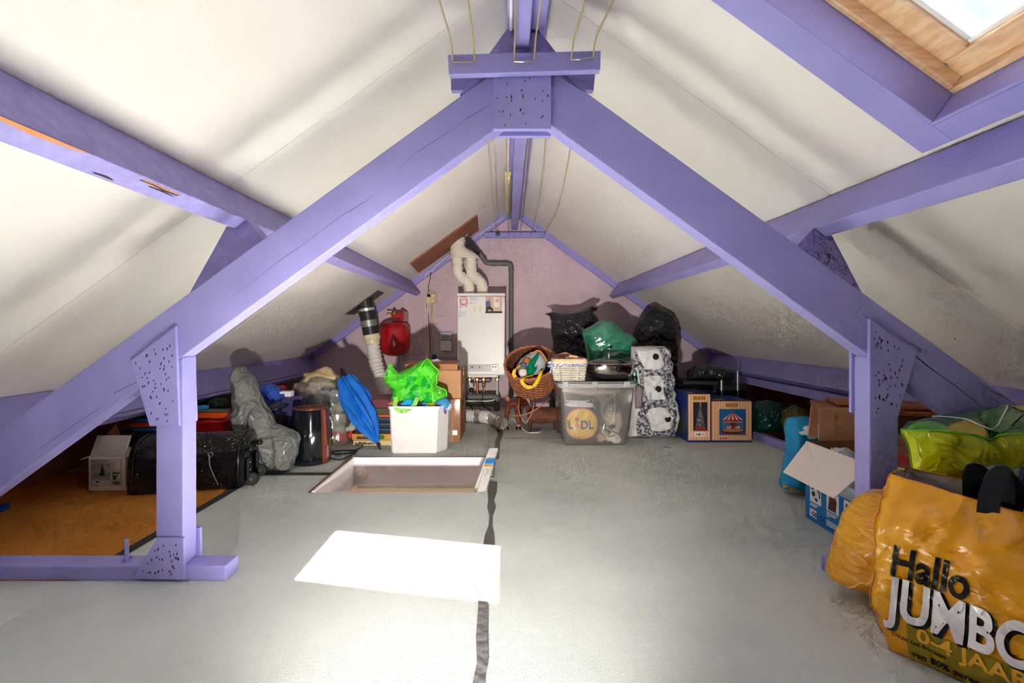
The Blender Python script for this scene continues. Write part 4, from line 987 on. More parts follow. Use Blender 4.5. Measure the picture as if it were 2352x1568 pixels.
# ---- board games stacked behind the umbrella
xg0, xg1 = (812-VX)*3.15/FPX, (905-VX)*3.15/FPX; z = 0
cols = [((206, 190, 140), .036, 'flat cream board game box with dark lettering at the bottom of the stack', 0), ((206, 146, 66), .043, 'orange board game box with dark lettering second in the stack', .01),
        ((28, 30, 44), .040, 'black board game box with a blue line, lowest of the black ones', -.02), ((30, 33, 48), .036, 'black board game box in the middle of the stack', -.03), ((26, 28, 40), .036, 'black board game box near the top of the stack', -.035),
        ((190, 84, 40), .018, 'thin orange box in the game stack', -.12), ((60, 72, 44), .045, 'dark green game box high in the stack', -.11), ((96, 48, 60), .06, 'dark red picture game box on top of the stack', -.115)]
for i, (c, hh, lab, off) in enumerate(cols):
    t, w, d, h = carton('board_game', lab, xg0-off, xg1+.05, 3.145+.004*i, 3.44, z+.0005, z+hh-.0005, mat('game_%d' % i, srgb(*c), .45, c2=srgb(min(255, c[0]+26), max(0, c[1]-14), max(0, c[2]-8)) if i > 4 else None, nscale=16), bev=.002, group='stack of board games')
    f = Face((-w, -d, 0), (1, 0, 0), (0, 0, 1), (0, -1, 0)); b = MB()
    if i in (0, 1):
        for k_ in range(9): f.poly(b, [(.03+.012*k_, .008+(k_ % 2)*.006), (.045+.012*k_, .006), (.044+.012*k_, h-.008-(k_ % 3)*.004)])
        f.text(b, 'MAXI', .035, h*.28, .024, .0018); b.build('lettering', M_ink, t, local=True, kind='stuff')
        if i == 1: b = MB(); f.disc(b, .20, h*.5, .026, r2=.017); b.build('badge', mat('badge_green', srgb(50, 110, 50), .4), t, local=True)
    elif i in (2, 3, 4): f.rect(b, .01, 2*w-.01, h-.012, h-.007); b.build('blue_line', mat('cyan_print', srgb(30, 130, 170), .4), t, local=True)
    z += hh

# ---- clear sack of clothes
D = 3.26
M_clear = glassy('clear_sack', (.93, .94, .92, 1), .5, .18, milky=.15, milk=(.62, .62, .56, 1))
ol = [(679, 1022), (674, 980), (676, 930), (684, 895), (686, 880), (700, 868), (722, 858), (742, 854), (768, 864), (786, 878), (800, 892), (806, 920), (807, 955), (808, 985), (812, 1008), (806, 1024), (780, 1031), (730, 1031)]
t = thing('clothes_sack', 'clear plastic sack stuffed with clothes behind the black tower', 'sack', P(745, 1031, D))
inner = [((735, 872), .13, .09, .075, (206, 184, 140), 5), ((700, 900), .09, .07, .07, (196, 176, 130), 6), ((765, 905), .12, .09, .07, (122, 136, 130), 7), ((785, 940), .08, .07, .09, (206, 202, 180), 8), ((730, 935), .13, .08, .10, (136, 142, 132), 9),
         ((700, 985), .08, .07, .12, (226, 96, 70), 10), ((780, 985), .1, .08, .07, (196, 196, 178), 11), ((785, 1010), .085, .08, .055, (236, 70, 60), 12), ((770, 1022), .06, .07, .03, (180, 190, 40), 13), ((740, 985), .1, .08, .12, (110, 112, 116), 14)]
for (x, y), rx, ry, rz_, c, s_ in inner:
    q = P(x, y, D); MB().ball((q.x, D+.01, max(q.z, rz_*.95+.004)), rx, ry, rz_, 22, .45, s_).build('garment', mat('garment_%d' % s_, srgb(*c), .9, bump=.6, bscale=16, spec=.1, c2=srgb(*[int(v*.85) for v in c]), nscale=9), t, smooth=True, auto=180)
poly = pxpoly(ol, D); pm = pillow(poly, D, .145, .13, k=.4, step=.012, amp=.006, f=9, seed=11, st=(1, 1, .7), fold=(1, .3, 14, .014)); pm.build('plastic_skin', M_clear, t, smooth=True, auto=60); tree = bvh_of(pm)
for txt, x, y, sz in (('omgekeerd', 755, 891, .036), ('en in deze', 756, 945, .034), ('NIBI', 768, 994, .030)):
    q = P(x, y, D); vs_, fs_ = fine_text(txt, sz, .02); b = MB(); drape_geo(tree, b, [(q.x+a, q.z+c) for a, c in vs_], fs_, .003); b.build('printed_text', M_ink, t, kind='stuff')
# purple bag peeping out behind
pl = pxpoly([(660, 912), (680, 880), (715, 860), (755, 855), (790, 860), (808, 878), (812, 930), (800, 1000), (700, 1000), (665, 960)], 3.5)
pillow(pl, 3.52, .10, .1, step=.02, amp=.01, f=9, seed=15).build('plastic_bag', crinkle('purple_bag', srgb(92, 66, 130), .35), smooth=True, auto=60, label='purple plastic bag behind the clear clothes sack', cat='bag')

# ---- black tower humidifier with copper trim and its cable
D = 2.77; c = FP(716, 1063); c.y = 2.775; c.x = (714-VX)*2.775/FPX
t = thing('tower_heater', 'glossy black tower heater with a copper grille on top', 'heater', (c.x, c.y, 0))
M_gloss = mat('gloss_black', srgb(16, 19, 25), .06, spec=.6, coat=.8)
M_cu = mat('satin_copper', srgb(176, 102, 84), .28, metal=.9)
MB().lathe([(.0, 0), (.112, 0), (.119, .006), (.119, .02), (.112, .16), (.104, .30), (.100, .325), (.094, .327), (.093, .312), (.0, .312)], (c.x, c.y, 0), 48).build('body', M_gloss, t, smooth=True)
b = MB()
for r in (.086, .070, .054, .038): MB().lathe([(r-.004, .318), (r-.004, .3275), (r+.003, .3275), (r+.003, .318)], (c.x, c.y, 0), 40, cap=False).build('grille_ring', M_cu, t, smooth=True)
MB().lathe([(.094, .322), (.094, .329), (.100, .329), (.101, .324)], (c.x, c.y, 0), 44, cap=False).build('top_rim', M_cu, t, smooth=True)
MB().lathe([(0, .318), (.02, .318), (.026, .324), (0, .326)], (c.x, c.y, 0), 24).build('grille_hub', M_cu, t, smooth=True)
def spine(u, v):
    a = lerp(-.62, .05, u); r = (.120 if v < .06 else lerp(.1195, .1025, (v-.06)/.94))+.0015; return (c.x+r*math.cos(a), c.y+r*math.sin(a), .004+v*.318)
b = MB(); b.grid(spine, 6, 14); b.build('copper_spine', M_cu, t, smooth=True)
a_ = -.28; MB().obox((c.x+.121*math.cos(a_), c.y+.121*math.sin(a_), .07), (.002*math.cos(a_), .002*math.sin(a_), 0), (-.007*math.sin(a_), .007*math.cos(a_), 0), (0, 0, .035)).build('slot', mat('slot_grey', srgb(150, 120, 116), .4), t)
f = Face((c.x-.085, c.y-.088, .12), (.77, -.64, 0), (0, 0, 1)); b = MB()
for i in range(7): f.rect(b, .004*i, .004*i+.002, 0, .03+.004*(i % 3))
cb = [FP(764, 1063, .006), FP(780, 1055, .006), FP(806, 1045, .006), FP(816, 1038, .006), FP(800, 1040, .006), FP(770, 1042, .006), FP(764, 1036, .006), FP(790, 1034, .006), FP(815, 1033, .006), FP(832, 1025, .006), FP(830, 1014, .006), FP(812, 1003, .008)]
cb[0] = Vector((c.x+.118, c.y+.02, .012))
MB().tube(curve(cb, 90), .0042, 8).build('power_cable', M_black, t, smooth=True)
b = MB(); q = FP(816, 1039, .01); b.tube([q+Vector((-.006, 0, -.004)), q+Vector((.0, 0, .016)), q+Vector((.008, .01, .004))], .006, 8); b.build('cable_tie', M_black, t, smooth=True)

# ---- tall grey bin liner leaning to the left
D = 2.54
ol = [(492, 880), (497, 870), (505, 857), (522, 858), (526, 868), (545, 882), (556, 900), (566, 922), (576, 940), (590, 955), (602, 970), (612, 990), (624, 994), (640, 1000), (655, 1005), (668, 1012), (676, 1026), (673, 1045), (674, 1060), (668, 1075), (664, 1092), (650, 1096), (638, 1090), (620, 1090), (600, 1088), (582, 1086), (568, 1080), (558, 1050), (540, 1020), (522, 1005), (510, 985), (508, 970), (512, 955), (508, 938), (502, 915), (497, 900)]
poly = pxpoly(ol, D); zmin = min(p[1] for p in poly); poly = [(x, max(z_-zmin, 0)+.002 if False else z_-zmin+.003) for x, z_ in poly]
t = thing('bin_bag', 'tall grey bin bag leaning towards the left eave', 'bag', (poly[20][0]-.1, D, 0))
pillow(poly, D+.03, .11, .085, k=.5, step=.0095, amp=.008, f=9, seed=21, lean=lambda x, z_: .25*z_, st=(1.5, 1, .8), fold=(.86, .5, 13, .026)).build('bag', M_greybag, t, smooth=True, auto=38)
a = poly[2]; MB().tube(curve([(a[0]-.005, D+.15, a[1]-.035), (a[0]+.02, D+.125, a[1]-.03), (a[0]+.05, D+.13, a[1]-.045)], 12), .004, 6).build('tie', M_black, t, smooth=True)

# ---- black crocodile-pattern trolley bag
t = thing('trolley_bag', 'black glossy crocodile-pattern trolley bag with wheels on the orange carpet', 'bag', (-1.598, 2.365, 0), .22); t.scale = (1, 1, .94)
M_croc = mat('black_croc', srgb(14, 14, 16), .16, spec=.6, coat=.4)
if True:                                                            # raised scales of the leather
    nt = M_croc.node_tree; p_ = nt.nodes['Principled BSDF']; tc = nt.nodes.new('ShaderNodeTexCoord'); mp = nt.nodes.new('ShaderNodeMapping'); mp.inputs['Scale'].default_value = (70, 70, 120)
    v_ = nt.nodes.new('ShaderNodeTexVoronoi'); v_.feature = 'DISTANCE_TO_EDGE'; v_.inputs['Scale'].default_value = 1; v_.inputs['Randomness'].default_value = .7; bn = nt.nodes.new('ShaderNodeBump'); bn.inputs['Strength'].default_value = .9; bn.inputs['Distance'].default_value = .003
    mr = nt.nodes.new('ShaderNodeMapRange'); mr.inputs[2].default_value = .14
    nt.links.new(tc.outputs['Object'], mp.inputs[0]); nt.links.new(mp.outputs[0], v_.inputs[0]); nt.links.new(v_.outputs[0], mr.inputs[0]); nt.links.new(mr.outputs[0], bn.inputs['Height']); nt.links.new(bn.outputs[0], p_.inputs['Normal'])
L2, D2, H2 = .27, .125, .285
sec = [(-.125, .012), (.125, .012), (.13, .04), (.128, .16), (.108, .225), (.07, .265), (.0, .283), (-.07, .265), (-.108, .225), (-.128, .16), (-.13, .04)]
secs = catmull(sec+[sec[0]], 44)[:-1]; b = MB(); m_ = len(secs); prof = [(-.27, .80), (-.258, .93), (-.235, 1.0), (0, 1.01), (.215, 1.0), (.235, .97), (.245, .90)]
prof = catmull(prof, 24)
for x, s_ in prof:
    for y, z_ in secs: b.v.append(Vector((x, y*s_, .02+(z_-.02)*(1-(1-s_)*.8))))
for i in range(len(prof)-1):
    for j in range(m_): b.f.append((i*m_+j, i*m_+(j+1) % m_, (i+1)*m_+(j+1) % m_, (i+1)*m_+j))
b.f.append(tuple(range(m_-1, -1, -1))); b.f.append(tuple((len(prof)-1)*m_+j for j in range(m_)))
b.build('body', M_croc, t, smooth=True, local=True)
M_pip = mat('black_piping', srgb(12, 12, 13), .2, coat=.5)
for xx_, s_ in ((-.236, 1.005), (.222, 1.006)):
    MB().tube([(xx_, y*s_, .02+(z_-.02)*s_) for y, z_ in secs], .006, 8, close=True).build('piping', M_pip, t, smooth=True, local=True)
for xx_ in (-.10, .10):
    for sy in (-1,):
        MB().tube(curve([(xx_-.035*math.copysign(1, xx_)*-1, sy*.135, .03), (xx_, sy*.137, .13), (xx_*.9, sy*.135, .20), (xx_*.55, sy*.155, .235)], 24), .007, 8).build('handle', M_pip, t, smooth=True, local=True)
    MB().lathe([(.008, -.003), (.013, -.003), (.013, .003), (.008, .003)], (xx_*1.02, -.139, .195), 14, (0, 1, 0), cap=False).build('buckle', M_steel, t, smooth=True, local=True)
for sy in (-.075, .075):
    MB().box(.248, .262, sy-.026, sy+.026, .03, .15).build('wheel_bracket', M_black, t, bevel=.004, local=True)
    w_o = MB().lathe([(.010, -.011), (.030, -.010), (.034, -.004), (.034, .004), (.030, .010), (.010, .011)], (.268, sy, .034), 22, (0, 1, 0)).build('wheel', mat('dark_rubber', srgb(46, 46, 48), .6), t, smooth=True, local=True)
    MB().lathe([(.0, -.0125), (.009, -.0125), (.009, .0125), (0, .0125)], (.268, sy, .034), 12, (0, 1, 0)).build('hub', M_steel, w_o, smooth=True, local=True)
    MB().ball((.262, sy, .195), .017, seg=14).build('bumper_stud', M_black, t, smooth=True, local=True)
    for z_ in (.085, .125): MB().lathe([(0, 0), (.005, 0), (.004, .003), (0, .003)], (.262, sy, z_), 10, (1, 0, 0)).build('rivet', M_steel, t, local=True)

# ---- white carton with a printed tree
D = 2.262
x0, x1 = (203-VX)*D/FPX, (288-VX)*D/FPX; hh = (1128-1050)*D/FPX
t = thing('tree_carton', 'white carton with a printed green fir tree, lid open', 'box', ((x0+x1)/2, D+.09, 0))
M_wc = mat('white_carton', srgb(238, 232, 224), .7, bump=.03)
MB().box(x0, x1, D, D+.19, 0, hh).build('body', M_wc, t, bevel=.002)
q = hh
b = MB(); b.prism([(x0+.004, D+.002, q), (x1-.002, D+.002, q), (x1+.004, D+.03, q+.098), (x0+.016, D+.03, q+.098)], (0, .004, .001)); b.build('lid_flap', M_wc, t, bevel=.001)
b = MB(); b.prism([(x0, D+.01, q), (x0, D+.17, q), (x0-.05, D+.17, q-.02), (x0-.05, D+.01, q-.02)], (0, 0, .004)); b.build('side_flap', M_wc, t)
f = Face((x0, D, 0), (1, 0, 0), (0, 0, 1), (0, -1, 0)); W_ = x1-x0
M_gp = mat('green_print', srgb(38, 96, 44), .6)
b = MB(); g = .0012
for a0, a1, b0, b1 in ((.014, W_-.02, .024, .0254), (.014, W_-.02, hh-.016, hh-.0146), (.014, .0154, .024, hh-.0146), (W_-.0214, W_-.02, .024, hh-.0146), (.014, W_-.02, hh-.026, hh-.025), (.118, .1192, .024, hh-.026), (.014, W_-.02, .052, .0532), (.118, W_-.02, hh-.068, hh-.067), (.014, W_-.02, .036, .0367)): f.rect(b, a0, a1, b0, b1, g)
b.build('printed_frame', M_gp, t, kind='stuff')
b = MB(); f.rect(b, .018, .112, .056, hh-.03, g); b.build('printed_photo', mat('snow_print', srgb(196, 190, 190), .6, c2=srgb(150, 144, 156), nscale=40), t)
b = MB(); f.poly(b, [(.070, hh-.036), (.0755, hh-.052), (.073, hh-.052), (.081, hh-.072), (.077, hh-.072), (.087, hh-.094), (.053, hh-.094), (.063, hh-.072), (.059, hh-.072), (.067, hh-.052), (.0645, hh-.052)], .0017)
f.rect(b, .0685, .0715, hh-.104, hh-.094, .0017); b.build('printed_tree', mat('fir_green', srgb(34, 82, 40), .7, c2=srgb(22, 58, 28), nscale=90), t, kind='stuff')
b = MB(); f.text(b, 'CHARLTON GREEN', .02, hh-.0235, .0085, .0017); f.text(b, 'CLASSICS', .018, .0265, .0085, .0017); f.text(b, '1', .024, .041, .009, .0017)
f.text(b, 'black', .121, hh-.085, .0175, .0017, weight=.0008); f.text(b, 'box', .121, hh-.099, .0175, .0017, weight=.0008)
b.build('printed_text', M_gp, t, kind='stuff')
b = MB()
for i in range(5): f.rect(b, .121, .137-.002*(i % 3), hh-.034-.007*i, hh-.0325-.007*i, .0016)
for i in range(13): f.rect(b, .122+.0027*i, .1232+.0027*i+.0006*(i % 3), .030, .048, .0016)
b.build('barcode', M_ink, t, kind='stuff')
b = MB(); f.rect(b, .124, .140, .0565, .070, .0016); f.rect(b, .038, .054, .041, .049, .0016); b.build('printed_block', M_gp, t, kind='stuff')
# dark carton behind it
t, w, d, h = carton('cardboard_box', 'dark purple glossy box behind the white tree carton', -2.15, -1.86, 2.50, 2.72, 0, .235, mat('dark_purple_box', srgb(36, 26, 46), .35))
b = MB(); Face((-w, -d, 0), (1, 0, 0), (0, 0, 1), (0, -1, 0)).rect(b, .02, .12, h-.02, h-.003); b.build('purple_print', mat('purple_print', srgb(90, 40, 110), .4), t, local=True)
b = MB(); b.prism([(-2.115, 2.37, 0.003), (-2.115, 2.40, .25), (-2.105, 2.44, .30), (-2.10, 2.46, .24), (-2.10, 2.47, .003)], (.008, 0, 0)); b.build('hardboard_offcut', M_ply, label='torn brown board standing behind the white tree carton', cat='board')

# ---- toys, cases and bags piled under the left eave
carton('toy_case', 'flat red toy case behind the trolley bag', -1.93, -1.63, 2.60, 2.86, .0, .272, mat('red_case', srgb(196, 24, 26), .4), cat='case')
t = thing('toy_gun', 'orange and blue plastic toy lying behind the post', 'toy', (-1.95, 2.56, .2355))
M_tor = mat('toy_orange', srgb(226, 86, 24), .4); M_tbl = mat('toy_blue', srgb(30, 150, 216), .4)
q = P(335, 992, 2.56)
zt_ = .2365
MB().box(q.x-.07, q.x+.08, 2.53, 2.58, zt_+.018, zt_+.045).build('orange_body', M_tor, t, bevel=.008); MB().box(q.x-.05, q.x+.08, 2.53, 2.58, zt_, zt_+.016).build('blue_base', M_tbl, t, bevel=.006); MB().tube([(q.x-.05, 2.555, zt_+.056), (q.x+.05, 2.555, zt_+.056)], .010, 10).build('blue_barrel', M_tbl, t, smooth=True)
t = thing('toy_gun', 'long orange and grey plastic toy on the red case', 'toy', (-1.76, 2.70, .274))
MB().xz([(-1.90, .275), (-1.84, .275), (-1.82, .285), (-1.74, .285), (-1.72, .279), (-1.66, .284), (-1.64, .30), (-1.64, .316), (-1.91, .312)], 2.66, 2.72).build('orange_body', M_tor, t, bevel=.004)
MB().box(-1.91, -1.64, 2.665, 2.715, .317, .330).build('grey_rail', M_grey, t, bevel=.003); MB().box(-1.83, -1.775, 2.665, 2.715, .331, .352).build('blue_block', M_tbl, t, bevel=.006)
t, w, d, h = carton('plastic_crate', 'navy plastic crate under the left eave', -2.10, -1.81, 2.92, 3.18, .0, .27, mat('navy_plastic', srgb(30, 42, 60), .4), cat='crate')
MB().box(-w-.012, w+.012, -d-.012, d+.012, h-.035, h-.012).build('rim', mat('navy_plastic', (1, 1, 1, 1)), t, bevel=.004, local=True)
pl = pxpoly([(440, 938), (455, 922), (480, 914), (500, 916), (506, 928), (506, 938), (490, 942), (450, 941)], 3.0); pillow([(x, z_+.0) for x, z_ in pl], 3.05, .08, .07, step=.015, amp=.012, f=12, seed=31).build('plastic_bag', crinkle('dark_green_bag', srgb(26, 66, 30), .4), smooth=True, auto=60, label='dark green bag on the navy crate', cat='bag')
pl = pxpoly([(556, 950), (548, 925), (556, 900), (576, 888), (598, 884), (622, 894), (640, 915), (643, 935), (636, 948), (600, 955)], 3.05); pillow(pl, 3.17, .11, .09, step=.012, amp=.006, f=11, seed=33, fold=(.3, 1, 20, .014)).build('plastic_bag', M_bluebag, smooth=True, auto=60, label='shiny blue plastic bag behind the grey bin bag', cat='bag')
carton('cardboard_box', 'plain carton under the blue bag, mostly hidden', -1.79, -1.64, 3.08, 3.28, 0, .225, M_cardd)
pl = pxpoly([(610, 888), (632, 886), (656, 884), (658, 900), (652, 925), (640, 940), (620, 930)], 3.22); pillow(pl, 3.22, .03, .03, step=.014, amp=.006, f=12, seed=34).build('plastic_bag', crinkle('red_bag', srgb(200, 24, 36), .4), smooth=True, auto=60, label='red plastic bag standing behind the blue bag', cat='bag')
c = P(622, 1004, 2.90); c.x -= .015
t = thing('pedal_bin', 'black round bin with its lid ajar behind the grey bin bag', 'bin', (c.x, 2.93, 0))
MB().lathe([(.085, 0), (.09, .01), (.098, .26), (.096, .265), (.0, .262)], (c.x, 2.93, 0), 32).build('body', M_black, t, smooth=True)
MB().lathe([(0, 0), (.085, .0), (.1, -.01), (.1, -.018), (0, -.02)], (c.x+.01, 2.935, .315), 32, (-.12, -.10, 1)).build('lid', M_black, t, smooth=True)
t, w, d, h = carton('cardboard_box', 'slim dark violet box beside the black bin', (646-VX)*2.95/FPX, (682-VX)*2.95/FPX+.03, 2.95, 3.02, 0, (1040-912)*2.95/FPX, mat('violet_box', srgb(66, 62, 110), .45, c2=srgb(52, 50, 92), nscale=3))
f = Face((-w, -d, 0), (1, 0, 0), (0, 0, 1), (0, -1, 0)); b = MB(); f.rect(b, .085, .090, .12, .22); f.rect(b, .096, .100, .06, .22); b.build('printed_text', M_paper, t, local=True, kind='stuff')
t, w, d, h = carton('tissue_box', 'small white and navy packet on the violet box', (646-VX)*2.99/FPX, (672-VX)*2.99/FPX, 2.965, 3.015, h+.001, h+.036, M_paper, cat='packet')
b = MB(); Face((-w, -d, 0), (1, 0, 0), (0, 0, 1), (0, -1, 0)).rect(b, .0, .035, .0, .02); b.build('navy_print', M_blueink, t, local=True)
# foot switch and its cord in the hatch, ladder rail
q = P(831, 1087, 2.83)
t = thing('foot_switch', 'round ivory foot switch hanging on its cord in the hatch', 'switch', (q.x, 2.83, q.z-.03))
MB().lathe([(.034, 0), (.036, -.006), (.033, -.014), (.024, -.016)], (q.x, HY1-.0175, q.z), 28, (0, 1, 0)).build('case', M_ivory, t, smooth=True)
MB().lathe([(.013, 0), (.013, -.006), (.009, -.008)], (q.x-.004, HY1-.034, q.z), 20, (0, 1, 0)).build('button', M_paper, t, smooth=True)
cb = [(812, 1050, HY1-.01), (806, 1056, HY1-.022), (801, 1068, HY1-.024), (800, 1082, HY1-.024), (806, 1094, HY1-.024), (818, 1099, HY1-.024), (830, 1097, HY1-.024), (833, 1094, HY1-.022)]
MB().tube(curve([P(*k_) for k_ in cb], 50), .0035, 8).build('cord', M_ivory, t, smooth=True)
t = thing('loft_ladder', 'white folded loft ladder rail with a blue end cap', 'ladder', (-.17, 2.45, -.3))
M_rail = mat('white_rail', srgb(222, 220, 214), .35, metal=.2)
A, B = P(1123, 1032, 2.62), P(1083, 1140, 2.28)
dv = (B-A).normalized(); side = Vector((1, 0, 0)); nn = dv.cross(side).normalized()
MB().obox((A+B+dv*.14)/2+side*.028, (.026, 0, 0), dv*((B-A).length/2+.07), nn*.012).build('upper_rail', M_rail, t, bevel=.003)
A2, B2 = P(1112, 1062, 2.50), P(1088, 1140, 2.24)
d2 = (B2-A2).normalized(); n2 = d2.cross(side).normalized()
MB().obox((A2+B2+d2*.14)/2+side*.034-n2*.0, (.022, 0, 0), d2*((B2-A2).length/2+.06), n2*.014).build('lower_rail', M_rail, t, bevel=.003)
MB().obox(A2+side*.034+d2*.012, (.026, 0, 0), d2*.022, n2*.017).build('end_cap', mat('cap_blue', srgb(30, 140, 216), .35), t, bevel=.005)
MB().obox(A2+side*.034+d2*.048, (.0235, 0, 0), d2*.012, n2*.0165).build('wood_plug', mat('wood_plug', srgb(206, 150, 86), .6), t, bevel=.002)
q = FP(1128, 1083); MB().box(q.x-.022, q.x+.018, 2.44, 2.80, .0005, .006).build('hinge_plate', mat('hinge_grey', srgb(132, 134, 128), .45), t, bevel=.001)
for y_ in (2.47, 2.72): MB().tube([(q.x-.045, y_, .018), (q.x+.01, y_, .018)], [.014, .011], 12).build('hinge_arm', mat('hinge_grey2', srgb(150, 156, 148), .4), t, smooth=True)
# ================================================================ right of the seam: basket, boxes, bags
M_wick = mat('wicker', srgb(176, 112, 74), .55, c2=srgb(150, 90, 58), nscale=30, bump=.1)
M_wickw = mat('white_wicker', srgb(232, 226, 212), .6, c2=srgb(210, 200, 180), nscale=40)
def wicker(root, rx, ry, h, taper, T, m, rows=15, stakes=26, r=.0052, sq=2.0, rim_r=.011, lx=None):
    """woven basket in a local frame (bottom at 0, opening at h) placed by matrix T"""
    def ring(z, off=0., n=120, ph=0., k=0):
        s_ = lerp(taper, 1, (z/h)**.8); out = []
        for j in range(n):
            a = 2*PI*j/n; c, s2 = math.cos(a), math.sin(a); e = 2/sq
            wv = off*math.sin(stakes/2*a*1.0+ph)
            out.append(T @ Vector(((rx*s_+wv)*math.copysign(abs(c)**e, c), (ry*s_+wv)*math.copysign(abs(s2)**e, s2), z)))
        return out
    b = MB()
    for i in range(rows):
        z = h*(i+.5)/rows; b.tube(ring(z, .0055, ph=PI*(i % 2)), r, 6, close=True, flat=1.1)
    b.build('weave', m, root, smooth=True, kind='stuff', auto=180)
    b = MB()
    for k in range(stakes):
        a = 2*PI*(k+.5)/stakes; e = 2/sq; c, s2 = math.cos(a), math.sin(a); pts = []
        for i in range(9):
            z = h*i/8; s_ = lerp(taper, 1, (z/h)**.8); pts.append(T @ Vector((rx*s_*math.copysign(abs(c)**e, c), ry*s_*math.copysign(abs(s2)**e, s2), z)))
        b.tube(pts, r*.9, 5)
    b.build('stakes', m, root, smooth=True, kind='stuff', auto=180)
    for ph in (0, PI):
        pts = []
        for j in range(140):
            a = 2*PI*j/140; e = 2/sq; c, s2 = math.cos(a), math.sin(a); w1, w2 = .006*math.sin(stakes*a*.5+ph), .006*math.cos(stakes*a*.5+ph)
            pts.append(T @ Vector(((rx+w1)*math.copysign(abs(c)**e, c), (ry+w1)*math.copysign(abs(s2)**e, s2), h+w2)))
        MB().tube(pts, rim_r*.75, 7, close=True).build('rim_strand', m, root, smooth=True, auto=180)
    pts = ring(.006, n=48); MB().add(pts, [tuple(range(48))]).build('base', m, root, solid=.006)
# ---- tilted oval wicker basket
rim = P(1219, 832, 3.60)
R_ = Matrix.Rotation(math.radians(-9), 4, 'Y') @ Matrix.Rotation(math.radians(40), 4, 'X')
T = Matrix.Translation(rim) @ R_ @ Matrix.Translation((0, 0, -.27))
t = thing('wicker_basket', 'brown oval wicker basket tilted forward on top of the log', 'basket', T @ Vector((0, 0, 0)))
wicker(t, .205, .185, .27, .80, T, M_wick, rows=17, stakes=28)
T2 = T @ Matrix.Scale(.965, 4)
b = MB(); nb = 48
for z in (.01, .05, .15, .26):
    s_ = lerp(.8, 1, (z/.27)**.8)*.955
    for j in range(nb): a = 2*PI*j/nb; b.v.append(T @ Vector((.205*s_*math.cos(a), .185*s_*math.sin(a), z)))
for i in range(3):
    for j in range(nb): b.f.append((i*nb+j, i*nb+(j+1) % nb, (i+1)*nb+(j+1) % nb, (i+1)*nb+j))
b.build('lining', mat('dark_wicker', srgb(98, 58, 40), .8, bump=.6, bscale=60, stretch=(1, 1, 6)), t, smooth=True)
def B(x, y, z): return T @ Vector((x, y, z))
# things in the basket
def lump(nm, lab, cat, c, r, m, seed, wob=.4, grp=None, rot=None):
    return MB().ball(c, *r, 20, wob, seed, rot).build(nm, m, smooth=True, auto=180, label=lab, cat=cat, group=grp)
def soft(nm, lab, cat, px, d, fr, m, seed, amp=.006, step=.012, back=None):
    return pillow(pxpoly(px, d), d, fr, back if back is not None else fr, step=step, amp=amp, f=12, seed=seed).build(nm, m, smooth=True, auto=60, label=lab, cat=cat)
soft('tote_bag', 'pale grey tote bag with orange trim in the wicker basket', 'bag', [(1186, 838), (1196, 824), (1210, 814), (1220, 809), (1232, 806), (1240, 808), (1250, 818), (1256, 830), (1252, 848), (1240, 862), (1212, 866), (1192, 862)], 3.60, .05, mat('tote_grey', srgb(176, 182, 176), .7, c2=srgb(140, 156, 168), nscale=12), 41)
MB().tube(curve([P(*k_) for k_ in ((1218, 809, 3.545), (1222, 811, 3.54), (1234, 805, 3.545), (1242, 808, 3.545), (1250, 818, 3.545), (1256, 829, 3.55))], 30), .006, 6).build('trim', mat('orange_trim', srgb(226, 140, 30), .6), bpy.data.objects['tote_bag'], smooth=True)
soft('felt_tail', 'green felt fin standing up in the wicker basket', 'toy', [(1211, 864), (1212, 838), (1222, 824), (1239, 808), (1236, 822), (1227, 840), (1229, 845), (1235, 839), (1233, 848), (1224, 860)], 3.515, .014, mat('green_felt', srgb(0, 120, 84), .9, spec=.1, bump=.3, bscale=200), 42, .003, .008)
lump('soft_toy', 'grey and white plush ball at the front of the wicker basket', 'soft toy', P(1201, 856, 3.49), (.032, .026, .030), mat('plush_white', srgb(222, 212, 204), .9, bump=.3, bscale=160), 43, .25)
lump('soft_toy', 'dark blue-grey plush behind the white plush ball', 'soft toy', P(1202, 843, 3.53), (.032, .03, .034), mat('plush_slate', srgb(80, 84, 110), .9, bump=.5, bscale=120, c2=srgb(130, 130, 150), nscale=60), 44)
lump('soft_toy', 'golden brown crumpled cloth toy in the wicker basket', 'soft toy', P(1211, 828, 3.555), (.036, .03, .028), mat('plush_gold', srgb(170, 112, 50), .9, bump=.4, bscale=60), 45)
M_ystrap = mat('yellow_webbing', srgb(236, 186, 24), .6, bump=.2, bscale=150)
ribbon([P(1224, 862, 3.50), P(1206, 866, 3.455), P(1199, 874, 3.435), P(1204, 884, 3.425), P(1214, 889, 3.42), P(1226, 886, 3.42), P(1236, 872, 3.43), P(1242, 856, 3.46), P(1244, 850, 3.50)], .026, 'webbing_strap', M_ystrap, None, ax=(.9, 0, .4), label='yellow webbing strap looping over the front of the wicker basket', cat='strap')
ribbon([P(1195, 840, 3.50), P(1185, 846, 3.475), P(1180, 858, 3.47), P(1184, 866, 3.475)], .026, 'webbing_strap', M_ystrap, None, ax=(.6, 0, .7), label='yellow webbing strap at the left inside the wicker basket', cat='strap')

